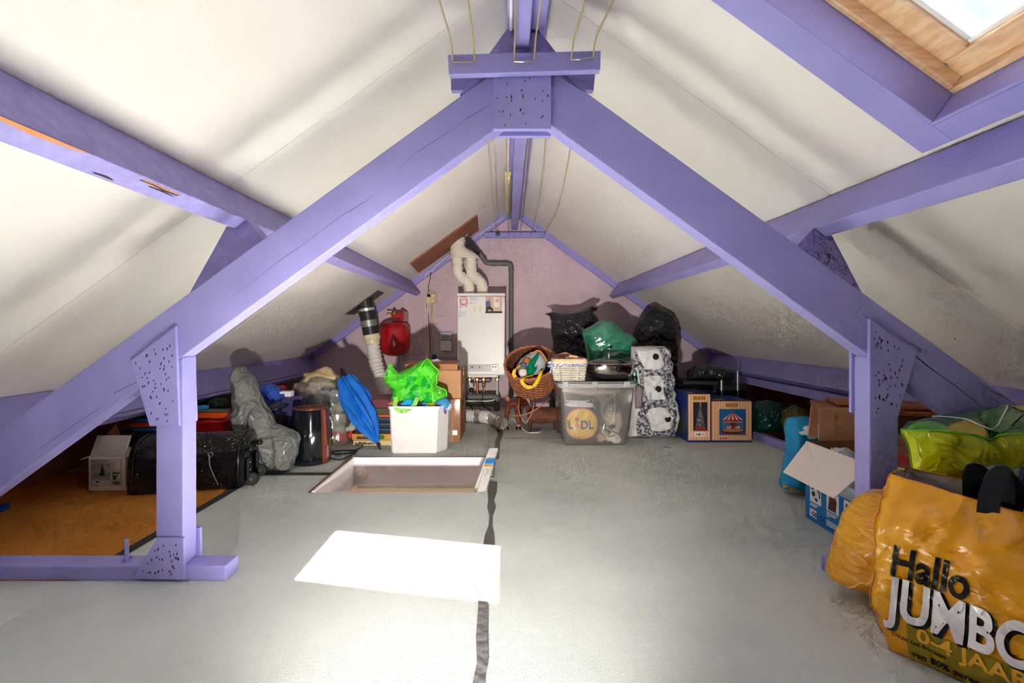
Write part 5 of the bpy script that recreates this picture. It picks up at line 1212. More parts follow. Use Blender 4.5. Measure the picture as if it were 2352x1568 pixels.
# ---- deer figurine seen from behind, log on legs, rope, cord
def skin(nm, verts, edges, rad, m, parent=None, sub=2, root=0, **k):
    off = wof(parent) if parent is not None else Vector((0, 0, 0))
    me = bpy.data.meshes.new(nm); me.from_pydata([tuple(Vector(v)-off) for v in verts], edges, []); o = bpy.data.objects.new(nm, me); COL.objects.link(o)
    me.materials.append(m)
    if parent is not None: o.parent = parent
    md = o.modifiers.new('skin', 'SKIN'); md.use_smooth_shade = True; ss = o.modifiers.new('smooth', 'SUBSURF'); ss.levels = ss.render_levels = sub
    sv = me.skin_vertices[0].data
    for i, r in enumerate(rad): sv[i].radius = (r, r) if not isinstance(r, tuple) else r
    sv[root].use_root = True
    return props(o, **k)
M_deer = mat('deer_brown', srgb(126, 66, 46), .45, c2=srgb(104, 50, 36), nscale=18, bump=.3, bscale=80)
h1, h2 = FP(1162, 986), FP(1191, 986); hip = Vector((.046, 3.76, .205)); sh = Vector((.15, 3.98, .20))
h1.z = h2.z = .012
t = thing('deer_figurine', 'brown deer figurine seen from behind under the wicker basket', 'figurine', ((h1.x+h2.x)/2, 3.7, 0))
V_ = [hip, (hip+sh)/2+Vector((0, 0, -.01)), sh, hip+Vector((-.030, -.02, -.02)), Vector((h1.x+.004, h1.y+.03, .10)), Vector((h1.x, h1.y+.005, .05)), h1, hip+Vector((.030, -.02, -.02)), Vector((h2.x-.004, h2.y+.03, .10)), Vector((h2.x, h2.y+.005, .05)), h2,
      Vector((sh.x-.035, sh.y-.01, .10)), Vector((sh.x-.04, sh.y-.02, .014)), Vector((sh.x+.035, sh.y-.01, .10)), Vector((sh.x+.04, sh.y-.02, .014))]
skin('body', V_, [(0, 1), (1, 2), (0, 3), (3, 4), (4, 5), (5, 6), (0, 7), (7, 8), (8, 9), (9, 10), (2, 11), (11, 12), (2, 13), (13, 14)], [.046, .048, .046, .026, .019, .014, .015, .026, .019, .014, .015, .018, .014, .018, .014], M_deer, t)
MB().tube([hip+Vector((-.03, -.02, .01)), hip+Vector((-.042, -.045, .03)), hip+Vector((-.05, -.035, .062))], [.014, .02, .009], 12).build('tail', mat('deer_tan', srgb(170, 120, 84), .6, bump=.5, bscale=90), t, smooth=True, auto=180)
for q in (h1, h2): MB().lathe([(.022, 0), (.021, .02), (.016, .028)], (q.x, q.y, 0.001), 16).build('hoof', mat('hoof_black', srgb(20, 22, 28), .35), t, smooth=True); MB().lathe([(.0195, .026), (.021, .034), (.0185, .042)], (q.x, q.y, .001), 16, cap=False).build('fur_cuff', mat('deer_tan', (1, 1, 1, 1)), t, smooth=True)
t = thing('log_figure', 'short brown log standing on four legs under the wicker basket', 'log', (.285, 3.60, 0))
M_bark = mat('bark', srgb(116, 66, 44), .8, c2=srgb(84, 46, 32), nscale=14, bump=.9, bscale=50, stretch=(1, 3, 3))
MB().lathe([(.0, -.118), (.054, -.116), (.062, -.11), (.064, -.03), (.061, .03), (.063, .11), (.055, .116), (0, .118)], (.285, 3.60, .125), 24, (1, 0, 0)).build('log', M_bark, t, smooth=True)
for x, y in ((.17, 3.545), (.40, 3.545), (.18, 3.655), (.39, 3.655)):
    MB().tube([(x, y, .0), (x+(.285-x)*.12, 3.60+(y-3.60)*.75, .10)], [.013, .017], 10).build('leg', mat('dark_bark', srgb(70, 40, 30), .7, bump=.5, bscale=60), t, smooth=True)
MB().tube(curve([P(x, y, d) for x, y, d in ((1170, 930, 3.75), (1166, 950, 3.62), (1180, 954, 3.52), (1200, 953, 3.47), (1222, 945, 3.46), (1240, 934, 3.47), (1255, 922, 3.52), (1264, 914, 3.60))], 40)+[], .0042, 7).build('hemp_rope', mat('hemp', srgb(186, 132, 96), .8, bump=.4, bscale=200), smooth=True, label='tan rope running across the log and deer', cat='rope')
MB().tube(curve([P(x, y, d) for x, y, d in ((1194, 915, 3.60), (1192, 928, 3.50), (1191, 940, 3.475), (1196, 955, 3.46), (1206, 971, 3.45), (1214, 962, 3.45), (1222, 945, 3.455), (1226, 928, 3.48), (1227, 915, 3.58))], 40), .0042, 7).build('hemp_rope', mat('hemp', (1, 1, 1, 1)), smooth=True, label='tan rope hanging in a loop below the wicker basket', cat='rope')
MB().tube(curve([FP(1176, 960, .06), FP(1190, 975, .03), FP(1205, 988, .006), FP(1215, 993, .006), FP(1226, 993, .006), FP(1240, 992, .006), FP(1246, 985, .008), FP(1243, 978, .012)], 60), .0030, 7).build('cable', M_paper, smooth=True, label='thin white flex on the floor by the log', cat='cable')

# ---- clear storage box and what is in it
D = 3.144
M_plas = glassy('frosted_plastic', (.95, .95, .94, 1), .5, .16, milky=.13, milk=(.82, .82, .80, 1))
M_plasl = glassy('frosted_plastic_thick', (.9, .9, .9, 1), .5, .2, milky=.45, milk=(.8, .8, .79, 1))
xb0, xb1, xt0, xt1, zt, y1 = .397, .828, .362, .875, .438, 3.56
t = thing('storage_box', 'clear plastic storage box filled with decorations', 'box', ((xb0+xb1)/2, 3.35, 0))
def bring(z, g):
    k = z/zt; a, c = lerp(xb0, xt0, k)+g, lerp(xb1, xt1, k)-g; f_, e = lerp(D+.012, D-.012, k)+g, lerp(y1-.015, y1+.01, k)-g; r = .03; out = []
    for cx, cy, a0 in ((a+r, f_+r, PI), (c-r, f_+r, 1.5*PI), (c-r, e-r, 0), (a+r, e-r, .5*PI)):
        for j in range(5): th = a0+j*PI/8; out.append(Vector((cx+r*math.cos(th), cy+r*math.sin(th), z)))
    return out
def shell(zs, nm, m, closed_bottom=True):
    b = MB(); n = 20
    for z, g in zs: b.v += bring(z, g)
    for i in range(len(zs)-1):
        for j in range(n): b.f.append((i*n+j, i*n+(j+1) % n, (i+1)*n+(j+1) % n, (i+1)*n+j))
    if closed_bottom: b.f.append(tuple(range(n-1, -1, -1)))
    return b.build(nm, m, t, smooth=True, auto=50)
shell([(.002, .01), (.010, .0), (.055, .0), (.056, -.004), (.40, -.004)], 'body', M_plas)
shell([(.40, -.004), (.402, -.016), (.432, -.018), (.434, -.010), (.434, 0)], 'rim', M_plasl, False)
shell([(.4345, .01), (.436, -.012), (.444, -.012), (.446, 0), (.440, .03), (.439, .08)], 'lid', mat('lid_grey', srgb(120, 122, 122), .35), True)
f = Face((0, D-.016, 0), (1, 0, 0), (0, 0, 1), (0, -1, 0))
for x in (.40, .60, .82): MB().box(x-.02, x+.02, D-.034, D-.008, .405, .446).build('lid_clip', M_plasl, t, bevel=.004)
for x0, x1, z0, z1 in ((.485, .487, .10, .375), (.742, .744, .10, .375), (.485, .744, .375, .377)): MB().box(x0, x1, D-.0085, D-.005, z0, z1).build('moulded_line', M_plasl, t)
# contents
yf = D+.06
lump('fur_throw', 'pale fur throw folded at the top of the clear box', 'throw', (.615, 3.33, .372), (.225, .17, .045), mat('pale_fur', srgb(206, 188, 172), .95, spec=.1, bump=1, bscale=60, stretch=(1, 1, 5)), 51, .15)
pl = [(.405, .012), (.64, .012), (.66, .10), (.655, .22), (.60, .30), (.50, .315), (.405, .30)]
pm = pillow(pl, D+.12, .075, .06, step=.014, amp=.008, f=10, seed=52)
sb = pm.build('shopping_bag', mat('navy_bag_plastic', srgb(36, 38, 62), .4), smooth=True, auto=60, label='navy shopping bag with a big yellow disc inside the clear box', cat='bag'); tree = bvh_of(pm)
def circ(cx, cz, r, n=40, sq_=1.): return [(cx+r*math.cos(2*PI*i/n), cz+r*sq_*math.sin(2*PI*i/n)) for i in range(n)]
def lay(polys, nm, m, off):
    b = drape(tree, polys, .013, off); b.v = [v for v in b.v]; o = b.build(nm, m, sb, smooth=True); return o
cx, cz = .522, .138
lay([circ(cx, cz, .118)], 'red_ring', mat('print_red', srgb(214, 52, 44), .4), .002); lay([circ(cx, cz, .110)], 'yellow_disc', mat('print_yellow', srgb(232, 186, 34), .4), .0035)
lay([circ(.487, .172, .014, 20), [(.487, .152), (.510, .128), (.490, .102), (.472, .128)]], 'letter_i', mat('print_red', (1, 1, 1, 1)), .005)
q = fine_text('DL', .078, .012, weight=.003); b = MB(); drape_geo(tree, b, [(.511+x*.95, .108+z) for x, z in q[0]], q[1], .005); b.build('lettering', mat('print_navy', srgb(36, 52, 92), .4), sb)
q = fine_text('L', .078, .012, weight=.003); b = MB(); drape_geo(tree, b, [(.428+x*.8, .108+z) for x, z in q[0]], q[1], .005); b.build('lettering', mat('print_navy', (1, 1, 1, 1)), sb)
lay([[(.41, .262), (.60, .255), (.64, .23), (.64, .29), (.58, .30), (.41, .30)]], 'white_band', M_paper, .003)
lay([circ(.622, .258, .018, 14, .8)], 'green_badge', mat('badge_teal', srgb(90, 140, 116), .5), .005)
lump('linen_cloth', 'off-white linen bundle at the right inside the clear box', 'cloth', (.755, 3.30, .15), (.062, .10, .10), mat('linen', srgb(216, 196, 176), .9, bump=.5, bscale=20), 55, .5)
lump('fabric_flower', 'beige fabric flower at the bottom of the clear box', 'flower', (.675, 3.235, .045), (.042, .045, .038), mat('beige_tulle', srgb(196, 166, 128), .9, bump=1, bscale=40), 56, .9)
lump('fabric_flower', 'white fabric flower in the front right corner of the clear box', 'flower', (.755, 3.215, .036), (.05, .045, .032), mat('white_tulle', srgb(230, 218, 204), .9, bump=1, bscale=30), 57, .9)
b = MB()
for i in range(14):
    a = 2*PI*i/14; ln = .038 if i % 2 else .026
    c = Vector((.672, 3.19, .102)); b.tube([c, c+Vector((math.cos(a), -.1, math.sin(a)))*ln], [.005, .001], 5)
b.build('tinsel_star', mat('silver_tinsel', srgb(200, 200, 206), .25, metal=.8), smooth=True, label='silver tinsel star inside the clear box', cat='ornament')
rng = random.Random(5); b = MB()
for i in range(46):
    a = Vector((rng.uniform(.665, .80), rng.uniform(3.19, 3.24), rng.uniform(.20, .27))); dv = Vector((rng.uniform(-1, 1), rng.uniform(-.4, .4), rng.uniform(-.4, 1))).normalized()
    b.tube([a, a+dv*rng.uniform(.02, .04)], .0018, 4)
b.build('tinsel', mat('silver_tinsel', (1, 1, 1, 1)), label='tangle of silver tinsel strips inside the clear box', cat='tinsel', kind='stuff')
b = MB()
for z in (.30, .318, .336): b.tube([(.70+.085*math.cos(2*PI*j/40), 3.30+.07*math.sin(2*PI*j/40), z) for j in range(40)], .0022, 5, close=True)
for j in range(0, 40, 4): b.tube([(.70+.085*math.cos(2*PI*j/40), 3.30+.07*math.sin(2*PI*j/40), z) for z in (.30, .336)], .0018, 4)
b.build('wire_basket', M_grey, smooth=True, label='small round wire basket inside the clear box', cat='basket')
b = MB(); b.obox((.735, 3.195, .118), (.018, 0, .012), (0, .008, 0), (-.008, 0, .012)); b.build('black_clip', M_black, bevel=.003, label='small black clip inside the clear box', cat='clip')

# ---- white basket, roasting pan on the lid
T = Matrix.Translation((.432, 3.20, .4485))
t = thing('small_basket', 'small white wicker basket with a beige cloth lining on the clear box', 'basket', (.432, 3.20, .4485))
wicker(t, .115, .085, .135, .86, T, M_wickw, rows=11, stakes=20, r=.0048, sq=5., rim_r=.006)
def sqring(rx, ry, z, n=60, e=.4): return [Vector((.432+rx*math.copysign(abs(math.cos(2*PI*j/n))**e, math.cos(2*PI*j/n)), 3.20+ry*math.copysign(abs(math.sin(2*PI*j/n))**e, math.sin(2*PI*j/n)), .4485+z)) for j in range(n)]
def loops(rings, nm, m, par, smooth=True, cap=False):
    b = MB(); n = len(rings[0])
    for r in rings: b.v += r
    for i in range(len(rings)-1):
        for j in range(n): b.f.append((i*n+j, i*n+(j+1) % n, (i+1)*n+(j+1) % n, (i+1)*n+j))
    if cap: b.f.append(tuple((len(rings)-1)*n+j for j in range(n)))
    return b.build(nm, m, par, smooth=smooth, auto=60)
loops([sqring(.122, .092, .107), sqring(.124, .094, .125), sqring(.122, .092, .146), sqring(.112, .083, .152), sqring(.107, .078, .13), sqring(.10, .072, .06)], 'cloth_lining', mat('beige_linen', srgb(222, 196, 160), .9, bump=.3, bscale=40), t, cap=True)
M_ging = mat('blue_gingham', srgb(90, 104, 170), .8, c2=srgb(220, 222, 232), nscale=120, lo=.48, hi=.52)
loops([sqring(.1235, .0935, .103), sqring(.1255, .0955, .104), sqring(.1255, .0955, .116), sqring(.1235, .0935, .117)], 'gingham_band', M_ging, t)
q = Vector((.315, 3.15, .56))
for dx, dz in ((-.03, .012), (-.025, -.012), (.02, .0)): MB().ball(q+Vector((dx*.6, -.006, dz)), .022, .006, .010, 12, .3, 3).build('bow', M_ging, t, smooth=True, auto=180)
for k_, dx in ((0, -.012), (1, .006)): ribbon([q+Vector((dx*.3, -.004, 0)), q+Vector((dx, -.008, -.03)), q+Vector((dx*1.6, -.004, -.065))], .010, 'bow_tail', M_ging, t)
for i, (px_, d_, rot, m, lab) in enumerate((((1299, 815), 3.24, .25, mat('magazine_print', srgb(120, 96, 100), .35, c2=srgb(190, 120, 90), nscale=30), 'folded leaflet standing up in the small white basket'), ((1325, 820), 3.22, -.2, mat('magazine_print2', srgb(110, 104, 84), .35, c2=srgb(160, 70, 90), nscale=26), 'second leaflet leaning at the right of the small white basket'))):
    q = P(*px_, d_); b = MB(); b.prism([(q.x-.075+.02*i, d_, .52), (q.x+.07-.02*i, d_, .52), (q.x+.085, d_+.03, .612-.02*i), (q.x+.005, d_+.045, .64-.025*i), (q.x-.085, d_+.03, .615)], (0, .003, 0)); b.build('leaflet', m, label=lab, cat='leaflet')
for i, (x0, x1, y, m) in enumerate(((1299, 1332, 821, mat('clothes_peg', srgb(222, 176, 120), .6)), (1307, 1327, 817, mat('clothes_peg', (1, 1, 1, 1))))):
    a, c = P(x0, y, 3.17), P(x1, y+2, 3.17); MB().obox((a+c)/2, (c-a)/2, (0, .008, 0), (0, 0, .006)).build('wooden_stick', m, bevel=.002, label=('long wooden stick lying across the small white basket', 'short wooden stick behind the long one in the white basket')[i], cat='stick')
c = Vector((.735, 3.29, .4475))
t = thing('roasting_pan', 'oval stainless steel roasting pan with a glass lid on the clear box', 'pan', c)
M_chrome = mat('polished_steel', srgb(206, 198, 192), .08, metal=1)
MB().lathe([(.0, .001), (.125, .001), (.152, .012), (.168, .035), (.176, .05), (.178, .10), (.184, .103), (.184, .107), (.174, .107), (.172, .05), (.15, .015), (0, .008)], c, 56, sy=.72).build('pan', M_chrome, t, smooth=True)
MB().lathe([(.182, .108), (.180, .113), (.15, .128), (.10, .140), (.05, .146), (.0, .148)], c, 56, sy=.72).build('lid', glassy('lid_glass', (.86, .9, .87, 1), .6, .03), t, smooth=True)
MB().lathe([(.183, .1075), (.186, .110), (.183, .1135), (.178, .1145)], c, 56, sy=.72, cap=False).build('lid_rim', M_chrome, t, smooth=True)
MB().tube([c+Vector((0, 0, .146)), c+Vector((0, 0, .158)), c+Vector((0, 0, .172)), c+Vector((0, 0, .186))], [.006, .005, .010, .006], 14).build('knob', M_chrome, t, smooth=True)
MB().tube(curve([c+Vector((.176, -.04, .085)), c+Vector((.205, -.02, .088)), c+Vector((.205, .02, .088)), c+Vector((.176, .04, .085))], 20), .005, 8).build('handle', M_chrome, t, smooth=True)
# ---- green bag behind the pan
D = 3.72
M_gb = glassy('green_film', (.10, .62, .46, 1), .5, .22, milky=.62, milk=srgb(14, 150, 112))
ol = [(1350, 850), (1347, 820), (1342, 790), (1336, 765), (1338, 758), (1354, 750), (1368, 742), (1380, 735), (1390, 733), (1398, 737), (1406, 736), (1420, 747), (1436, 763), (1452, 768), (1464, 782), (1461, 800), (1456, 818), (1462, 835), (1462, 868), (1420, 868), (1380, 868)]
t = thing('plastic_bag', 'translucent green plastic bag bulging behind the roasting pan', 'bag', P(1400, 868, D))
poly = pxpoly(ol, D); pillow(poly, D, .12, .12, k=.42, step=.013, amp=.007, f=9, seed=61, fold=(.6, -.9, 13, .014)).build('skin', M_gb, t, smooth=True, auto=60)
pillow(pxpoly([(1452, 850), (1462, 848), (1467, 862), (1467, 882), (1464, 896), (1457, 888), (1452, 868)], 3.335), 3.335, .012, .012, step=.01, amp=.004, f=12, seed=62).build('hanging_corner', M_gb, t, smooth=True, auto=60)
for (x, y), r, m, s_ in (((1440, 798), (.055, .05, .045), mat('pale_tinsel', srgb(170, 220, 200), .5, c2=srgb(120, 190, 160), nscale=120, bump=1, bscale=120), 3), ((1370, 795), (.06, .05, .04), mat('lime_stuff', srgb(150, 200, 110), .6), 4), ((1400, 825), (.1, .07, .06), mat('mint_cloth', srgb(140, 170, 150), .8), 5), ((1415, 780), (.06, .05, .05), mat('mint_cloth', (1, 1, 1, 1)), 6)):
    MB().ball(P(x, y, D-.01), *r, 18, .4, s_).build('contents', m, t, smooth=True, auto=180)
carton('cardboard_box', 'hidden carton behind the clear storage box', .50, .92, 3.62, 3.95, 0, .398, M_cardd)
# ---- black bin bags against the wall
def binbag(ol, D, front, lab, seed, amp=.02):
    poly = pxpoly(ol, D); zm = min(p[1] for p in poly); 
    pillow([(x, z-zm+.003) if zm < 0 else (x, z) for x, z in poly], D, front, front*.8, k=.4, step=.014, amp=.010, f=7, seed=seed, st=(.9, 1, 1.4), fold=(.35, 1, 11, .026)).build('bin_bag', M_blackbag, smooth=True, auto=60, label=lab, cat='bag', group='black bin bags by the back wall')
binbag([(1262, 955), (1260, 900), (1268, 820), (1271, 790), (1266, 765), (1265, 738), (1262, 728), (1251, 722), (1270, 717), (1290, 720), (1310, 720), (1330, 717), (1350, 706), (1358, 702), (1374, 706), (1372, 714), (1362, 718), (1374, 732), (1378, 760), (1385, 820), (1390, 900), (1388, 955)], 4.25, .16, 'tall black bin bag standing behind the wicker basket', 71)
binbag([(1452, 952), (1446, 880), (1448, 800), (1454, 764), (1466, 740), (1480, 720), (1497, 703), (1503, 699), (1512, 706), (1530, 713), (1544, 722), (1552, 742), (1556, 770), (1556, 800), (1552, 840), (1560, 900), (1560, 952)], 4.25, .17, 'black bin bag standing behind the rock display', 72)
# ---- artificial rock display
D = 3.345
ol = [(1446, 1001), (1449, 940), (1452, 870), (1455, 790), (1480, 790), (1500, 789), (1516, 790), (1532, 790), (1545, 799), (1547, 812), (1545, 820), (1552, 829), (1551, 845), (1549, 852), (1556, 864), (1555, 880), (1552, 888), (1558, 899), (1556, 912), (1563, 922), (1564, 938), (1568, 955), (1562, 978), (1553, 1001)]
poly = pxpoly(ol, D); zm = min(p[1] for p in poly); poly = [(x, z-zm+.002) for x, z in poly]
zz = lambda py: P(0, py, D).z-zm+.002
xx = lambda px: P(px, 0, D).x
t = thing('rock_display', 'white and grey artificial rock display with three ledges and black holes', 'display', (xx(1505), D, 0))
pm = pillow(poly, D+.06, .075, .075, k=.16, step=.014, amp=.024, f=11, seed=81)
pm.build('rock_body', mat('snow_white', srgb(222, 218, 216), .7, c2=srgb(196, 190, 190), nscale=10, bump=.4, bscale=30), t, smooth=True, auto=180); tree = bvh_of(pm)
cv = lambda pts: [(xx(1140+a*.2295), zz(680+b_*.2295)) for a, b_ in pts]
M_moss = mat('mottled_slate', srgb(52, 54, 66), .8, c2=srgb(190, 188, 194), nscale=48, lo=.42, hi=.64, detail=8, bump=.8, bscale=60)
drape(tree, [cv([(1385, 480), (1620, 478), (1690, 500), (1730, 560), (1745, 640), (1770, 720), (1768, 830), (1760, 1000), (1790, 1080), (1800, 1200), (1790, 1340), (1740, 1400), (1420, 1405), (1385, 1300), (1400, 1150), (1440, 1060), (1460, 990), (1430, 880), (1420, 760), (1390, 640)])], .012, .002).build('mottled_area', M_moss, t, smooth=True)
M_ledge = mat('pale_ledge', srgb(206, 204, 202), .7)
led = ([(1400, 484), (1610, 482), (1635, 560), (1668, 655), (1625, 700), (1470, 706), (1440, 640), (1405, 570)], [(1452, 790), (1505, 770), (1620, 765), (1652, 800), (1665, 1000), (1500, 1012), (1475, 900)], [(1520, 1095), (1600, 1078), (1690, 1090), (1728, 1150), (1760, 1190), (1735, 1285), (1640, 1320), (1540, 1312), (1510, 1210), (1482, 1150)])
for p_ in led: drape(tree, [cv(p_)], .012, .007).build('ledge', M_ledge, t, smooth=True)
for a, b_ in ((1575, 578), (1603, 900), (1698, 1195)):
    x, z = xx(1140+a*.2295), zz(680+b_*.2295); h_ = tree.ray_cast(Vector((x, -3, z)), Vector((0, 1, 0)))[0]
    MB().lathe([(0, 0), (.0225, 0), (.0225, -.003), (0, -.003)], (x, h_.y-.016, z), 24, (0, 1, 0)).build('hole', M_dark, t)
pl = [(xx(1455), zz(930)), (xx(1470), zz(930)), (xx(1474), zz(885)), (xx(1462), zz(875)), (xx(1453), zz(890))]
pillow(pl, 3.30, .016, .016, step=.012, amp=.004, f=20, seed=83).build('knitted_cloth', mat('mauve_knit', srgb(150, 130, 140), .95, bump=.8, bscale=200), smooth=True, auto=180, label='scrap of mauve knitted cloth beside the rock display', cat='cloth')

# ---- two boxed Christmas ornaments
M_strip = mat('tan_stripes', srgb(212, 164, 116), .5)
nt = M_strip.node_tree; tc = nt.nodes.new('ShaderNodeTexCoord'); wv = nt.nodes.new('ShaderNodeTexWave'); wv.inputs['Scale'].default_value = 16; rp = nt.nodes.new('ShaderNodeValToRGB'); rp.color_ramp.interpolation = 'CONSTANT'
rp.color_ramp.elements[0].color = srgb(206, 152, 104); rp.color_ramp.elements[1].color = srgb(226, 184, 138); rp.color_ramp.elements[1].position = .5
nt.links.new(tc.outputs['Object'], wv.inputs[0]); nt.links.new(wv.outputs[1], rp.inputs[0]); nt.links.new(rp.outputs[0], nt.nodes['Principled BSDF'].inputs['Base Color'])
M_navy = mat('navy_card', srgb(28, 50, 120), .35); M_gold = mat('gold_print', srgb(206, 150, 50), .4); M_brownp = mat('plaque_brown', srgb(150, 96, 30), .4)
def ornament_box(lab, x0, x1, y0, dep, h):
    tt = thing('ornament_box', lab, 'box', ((x0+x1)/2, y0+dep/2, 0), group='striped ornament boxes')
    MB().box(x0, x1, y0, y0+dep, 0, h).build('carton', M_navy, tt, bevel=.002)
    f = Face((x0, y0, 0), (1, 0, 0), (0, 0, 1), (0, -1, 0)); w_ = x1-x0
    b = MB(); f.rect(b, .001, w_-.001, .016, h-.001); b.build('striped_front', M_strip, tt)
    b = MB(); Face((x0, y0, h), (1, 0, 0), (0, 1, 0), (0, 0, 1)).rect(b, w_*.18, w_*.42, .05, .10); b.build('top_print', M_gold, tt)
    c_ = w_/2; b = MB(); f.rect(b, c_-.042, c_+.042, h-.040, h-.016, .0018); b.build('name_plaque', M_brownp, tt)
    b = MB(); f.text(b, 'LEMAX', c_, h-.035, .0215, .0024, align='CENTER', weight=.0006); b.build('lettering', M_gold, tt)
    return tt, f, w_
D = 3.232
t, f, w_ = ornament_box('tall striped box with a lit Christmas tree picture', 1.284, 1.443, D, .28, .343)
f2 = Face((1.284, D+.28, 0), (0, -1, 0), (0, 0, 1), (-1, 0, 0)); b = MB(); f2.poly(b, [(.04, .03), (.24, .03), (.22, .17), (.19, .28), (.16, .17)]); b.build('side_picture', mat('side_print', srgb(70, 50, 60), .5, c2=srgb(40, 70, 60), nscale=60), t)
b = MB(); Face((0, 0, 0), (1, 0, 0), (0, 0, 1), (0, -1, 0)); f.rect(b, .036, .137, .083, .286, .0018); pic = b.build('picture', mat('night_print', srgb(38, 36, 48), .4), t)
b = MB(); f.poly(b, [(.0865, .278), (.098, .235), (.108, .17), (.122, .108), (.051, .108), (.065, .17), (.075, .235)], .0024); b.build('printed_tree', mat('tree_print', srgb(44, 66, 50), .5, c2=srgb(70, 84, 70), nscale=120), pic)
rng = random.Random(3)
for c_, nm in (((220, 60, 60), 'red'), ((235, 230, 220), 'white'), ((90, 110, 210), 'blue')):
    b = MB()
    for i in range(34):
        v = rng.random()**.7; hw = .034*v*.9; f.disc(b, .0865+rng.uniform(-hw, hw), .275-.16*v, .0022, .003, 6)
    b.build('printed_lights', mat('dot_'+nm, srgb(*c_), .5), pic, kind='stuff')
b = MB(); f.poly(b, [(.0865+.010*(1 if i % 2 == 0 else .42)*math.sin(i*PI/5), .278+.010*(1 if i % 2 == 0 else .42)*math.cos(i*PI/5)) for i in range(10)], .003); b.build('printed_star', M_gold, pic)
b = MB(); f.poly(b, [(.048, .088), (.126, .088), (.122, .110), (.052, .110)], .003); b.build('printed_base', mat('base_red', srgb(150, 40, 44), .5), pic)
b = MB(); f.rect(b, .018, .150, .040, .074, .0018); b.build('info_label', mat('label_pink', srgb(234, 216, 206), .5), t)
b = MB()
for i in range(5): f.rect(b, .022, .045-.003*(i % 2), .044+.006*i, .0462+.006*i, .0024); f.rect(b, .118, .142-.003*(i % 2), .044+.006*i, .0462+.006*i, .0024)
b.build('label_text', M_redink, t, kind='stuff')
b = MB(); f.disc(b, .062, .058, .005, .0024, 8); f.rect(b, .072, .086, .052, .064, .0024); f.disc(b, .103, .058, .0045, .0024, 8); b.build('label_icons', M_ink, t, kind='stuff')
t, f, w_ = ornament_box('wide striped box with a merry-go-round picture', 1.450, 1.737, D, .28, .293)
b = MB(); f.rect(b, .055, .244, .053, .237, .0018); pic = b.build('picture', mat('sky_print', srgb(30, 96, 150), .4, c2=srgb(24, 70, 120), nscale=6), t)
cr, wr = mat('canopy_red', srgb(170, 40, 40), .45), mat('canopy_white', srgb(228, 206, 190), .5)
top = [(.15, .215), (.135, .196), (.10, .178), (.072, .160), (.228, .160), (.20, .178), (.165, .196)]
b = MB(); f.poly(b, top, .0024); b.build('printed_canopy', cr, pic)
for k_ in range(-2, 3):
    b = MB(); f.poly(b, [(.15+k_*.006, .208), (.15+k_*.032-.007, .162), (.15+k_*.032+.007, .162)], .0030); b.build('printed_stripe', wr, pic)
b = MB(); n = 13
for i in range(n): f.poly(b, [(.072+.012*i, .160), (.084+.012*i, .160), (.078+.012*i, .146)], .0030)
b.build('printed_fringe', cr, pic, kind='stuff')
b = MB(); f.rect(b, .08, .22, .142, .147, .0034); b.build('printed_gold_rim', M_gold, pic)
b = MB(); f.rect(b, .135, .166, .085, .143, .0026); b.build('printed_core', mat('core_red', srgb(120, 30, 34), .5), pic)
b = MB()
for x in (.085, .10, .118, .182, .20, .216): f.rect(b, x-.0012, x+.0012, .085, .144, .0030)
f.rect(b, .149, .151, .215, .228, .003); b.build('printed_poles', M_gold, pic, kind='stuff')
for i, x in enumerate((.107, .128, .172, .190)):
    b = MB(); f.poly(b, [(x-.010, .100), (x-.006, .112), (x+.004, .113), (x+.009, .122), (x+.012, .118), (x+.008, .106), (x+.008, .095), (x+.005, .095), (x+.003, .104), (x-.005, .104), (x-.008, .094)], .0034); b.build('printed_horse', wr if i % 2 else mat('horse_tan', srgb(206, 150, 80), .5), pic)
b = MB(); f.disc(b, .15, .077, .088, .0026, 30, .018); b.build('printed_platform', mat('platform_dark', srgb(52, 34, 44), .5), pic)
b = MB(); f.disc(b, .15, .086, .076, .0030, 30, .011); b.build('printed_deck', mat('deck_gold', srgb(170, 116, 60), .5), pic)
b = MB(); f.ring(b, .15, .077, .084, .088, .0034, 24, PI, 2*PI); b = MB()
for i in range(16): a = PI+PI*i/15; f.rect(b, .15+.084*math.cos(a)-.003, .15+.084*math.cos(a)+.003, .077+.015*math.sin(a)-.003, .077+.015*math.sin(a)+.004, .0034)
b.build('printed_panels', cr, pic, kind='stuff')
for x in (.065, .085, .104):
    b = MB(); f.rect(b, x-.007, x+.007, .022, .036, .0018); b.build('safety_mark', M_redink, t)
f0 = FP(1532, 1027); ribbon([f0+Vector((-.02, 0, .004)), f0+Vector((0, .004, .007)), f0+Vector((.03, -.004, .004))], .008, 'ribbon_scrap', mat('purple_ribbon', srgb(130, 90, 190), .4), None, ax=(0, 1, 0), label='purple scrap of ribbon on the carpet', cat='ribbon')
# ---- dark boxes, case and bags behind
M_blk = mat('matt_black', srgb(22, 22, 27), .6)
for i, (x0, x1, z0, z1, m, lab) in enumerate(((1.36, 1.68, .0, .28, M_blk, 'black storage case, lowest in the stack behind the striped boxes'), (1.355, 1.66, .282, .325, mat('petrol_card', srgb(16, 66, 96), .5), 'petrol blue flat box on the black case'), (1.38, 1.67, .327, .36, M_blk, 'flat black box above the petrol blue one'), (1.42, 1.68, .362, .395, M_blk, 'topmost flat black box below the black bundle'))):
    tt, w, d, h = carton('flat_box', lab, x0, x1, 3.60, 3.85, z0, z1, m, rz=-.05*i if i else 0, group='stack of dark boxes')
    if i == 1:
        for xo in (-.1, .07): MB().box(xo-.012, xo+.012, -d-.001, d, -.0005, h+.001).build('strap', mat('brown_strap', srgb(90, 70, 56), .6), tt, local=True)
t = thing('suitcase', 'black suitcase with two bare metal handle posts', 'suitcase', (1.82, 3.72, 0))
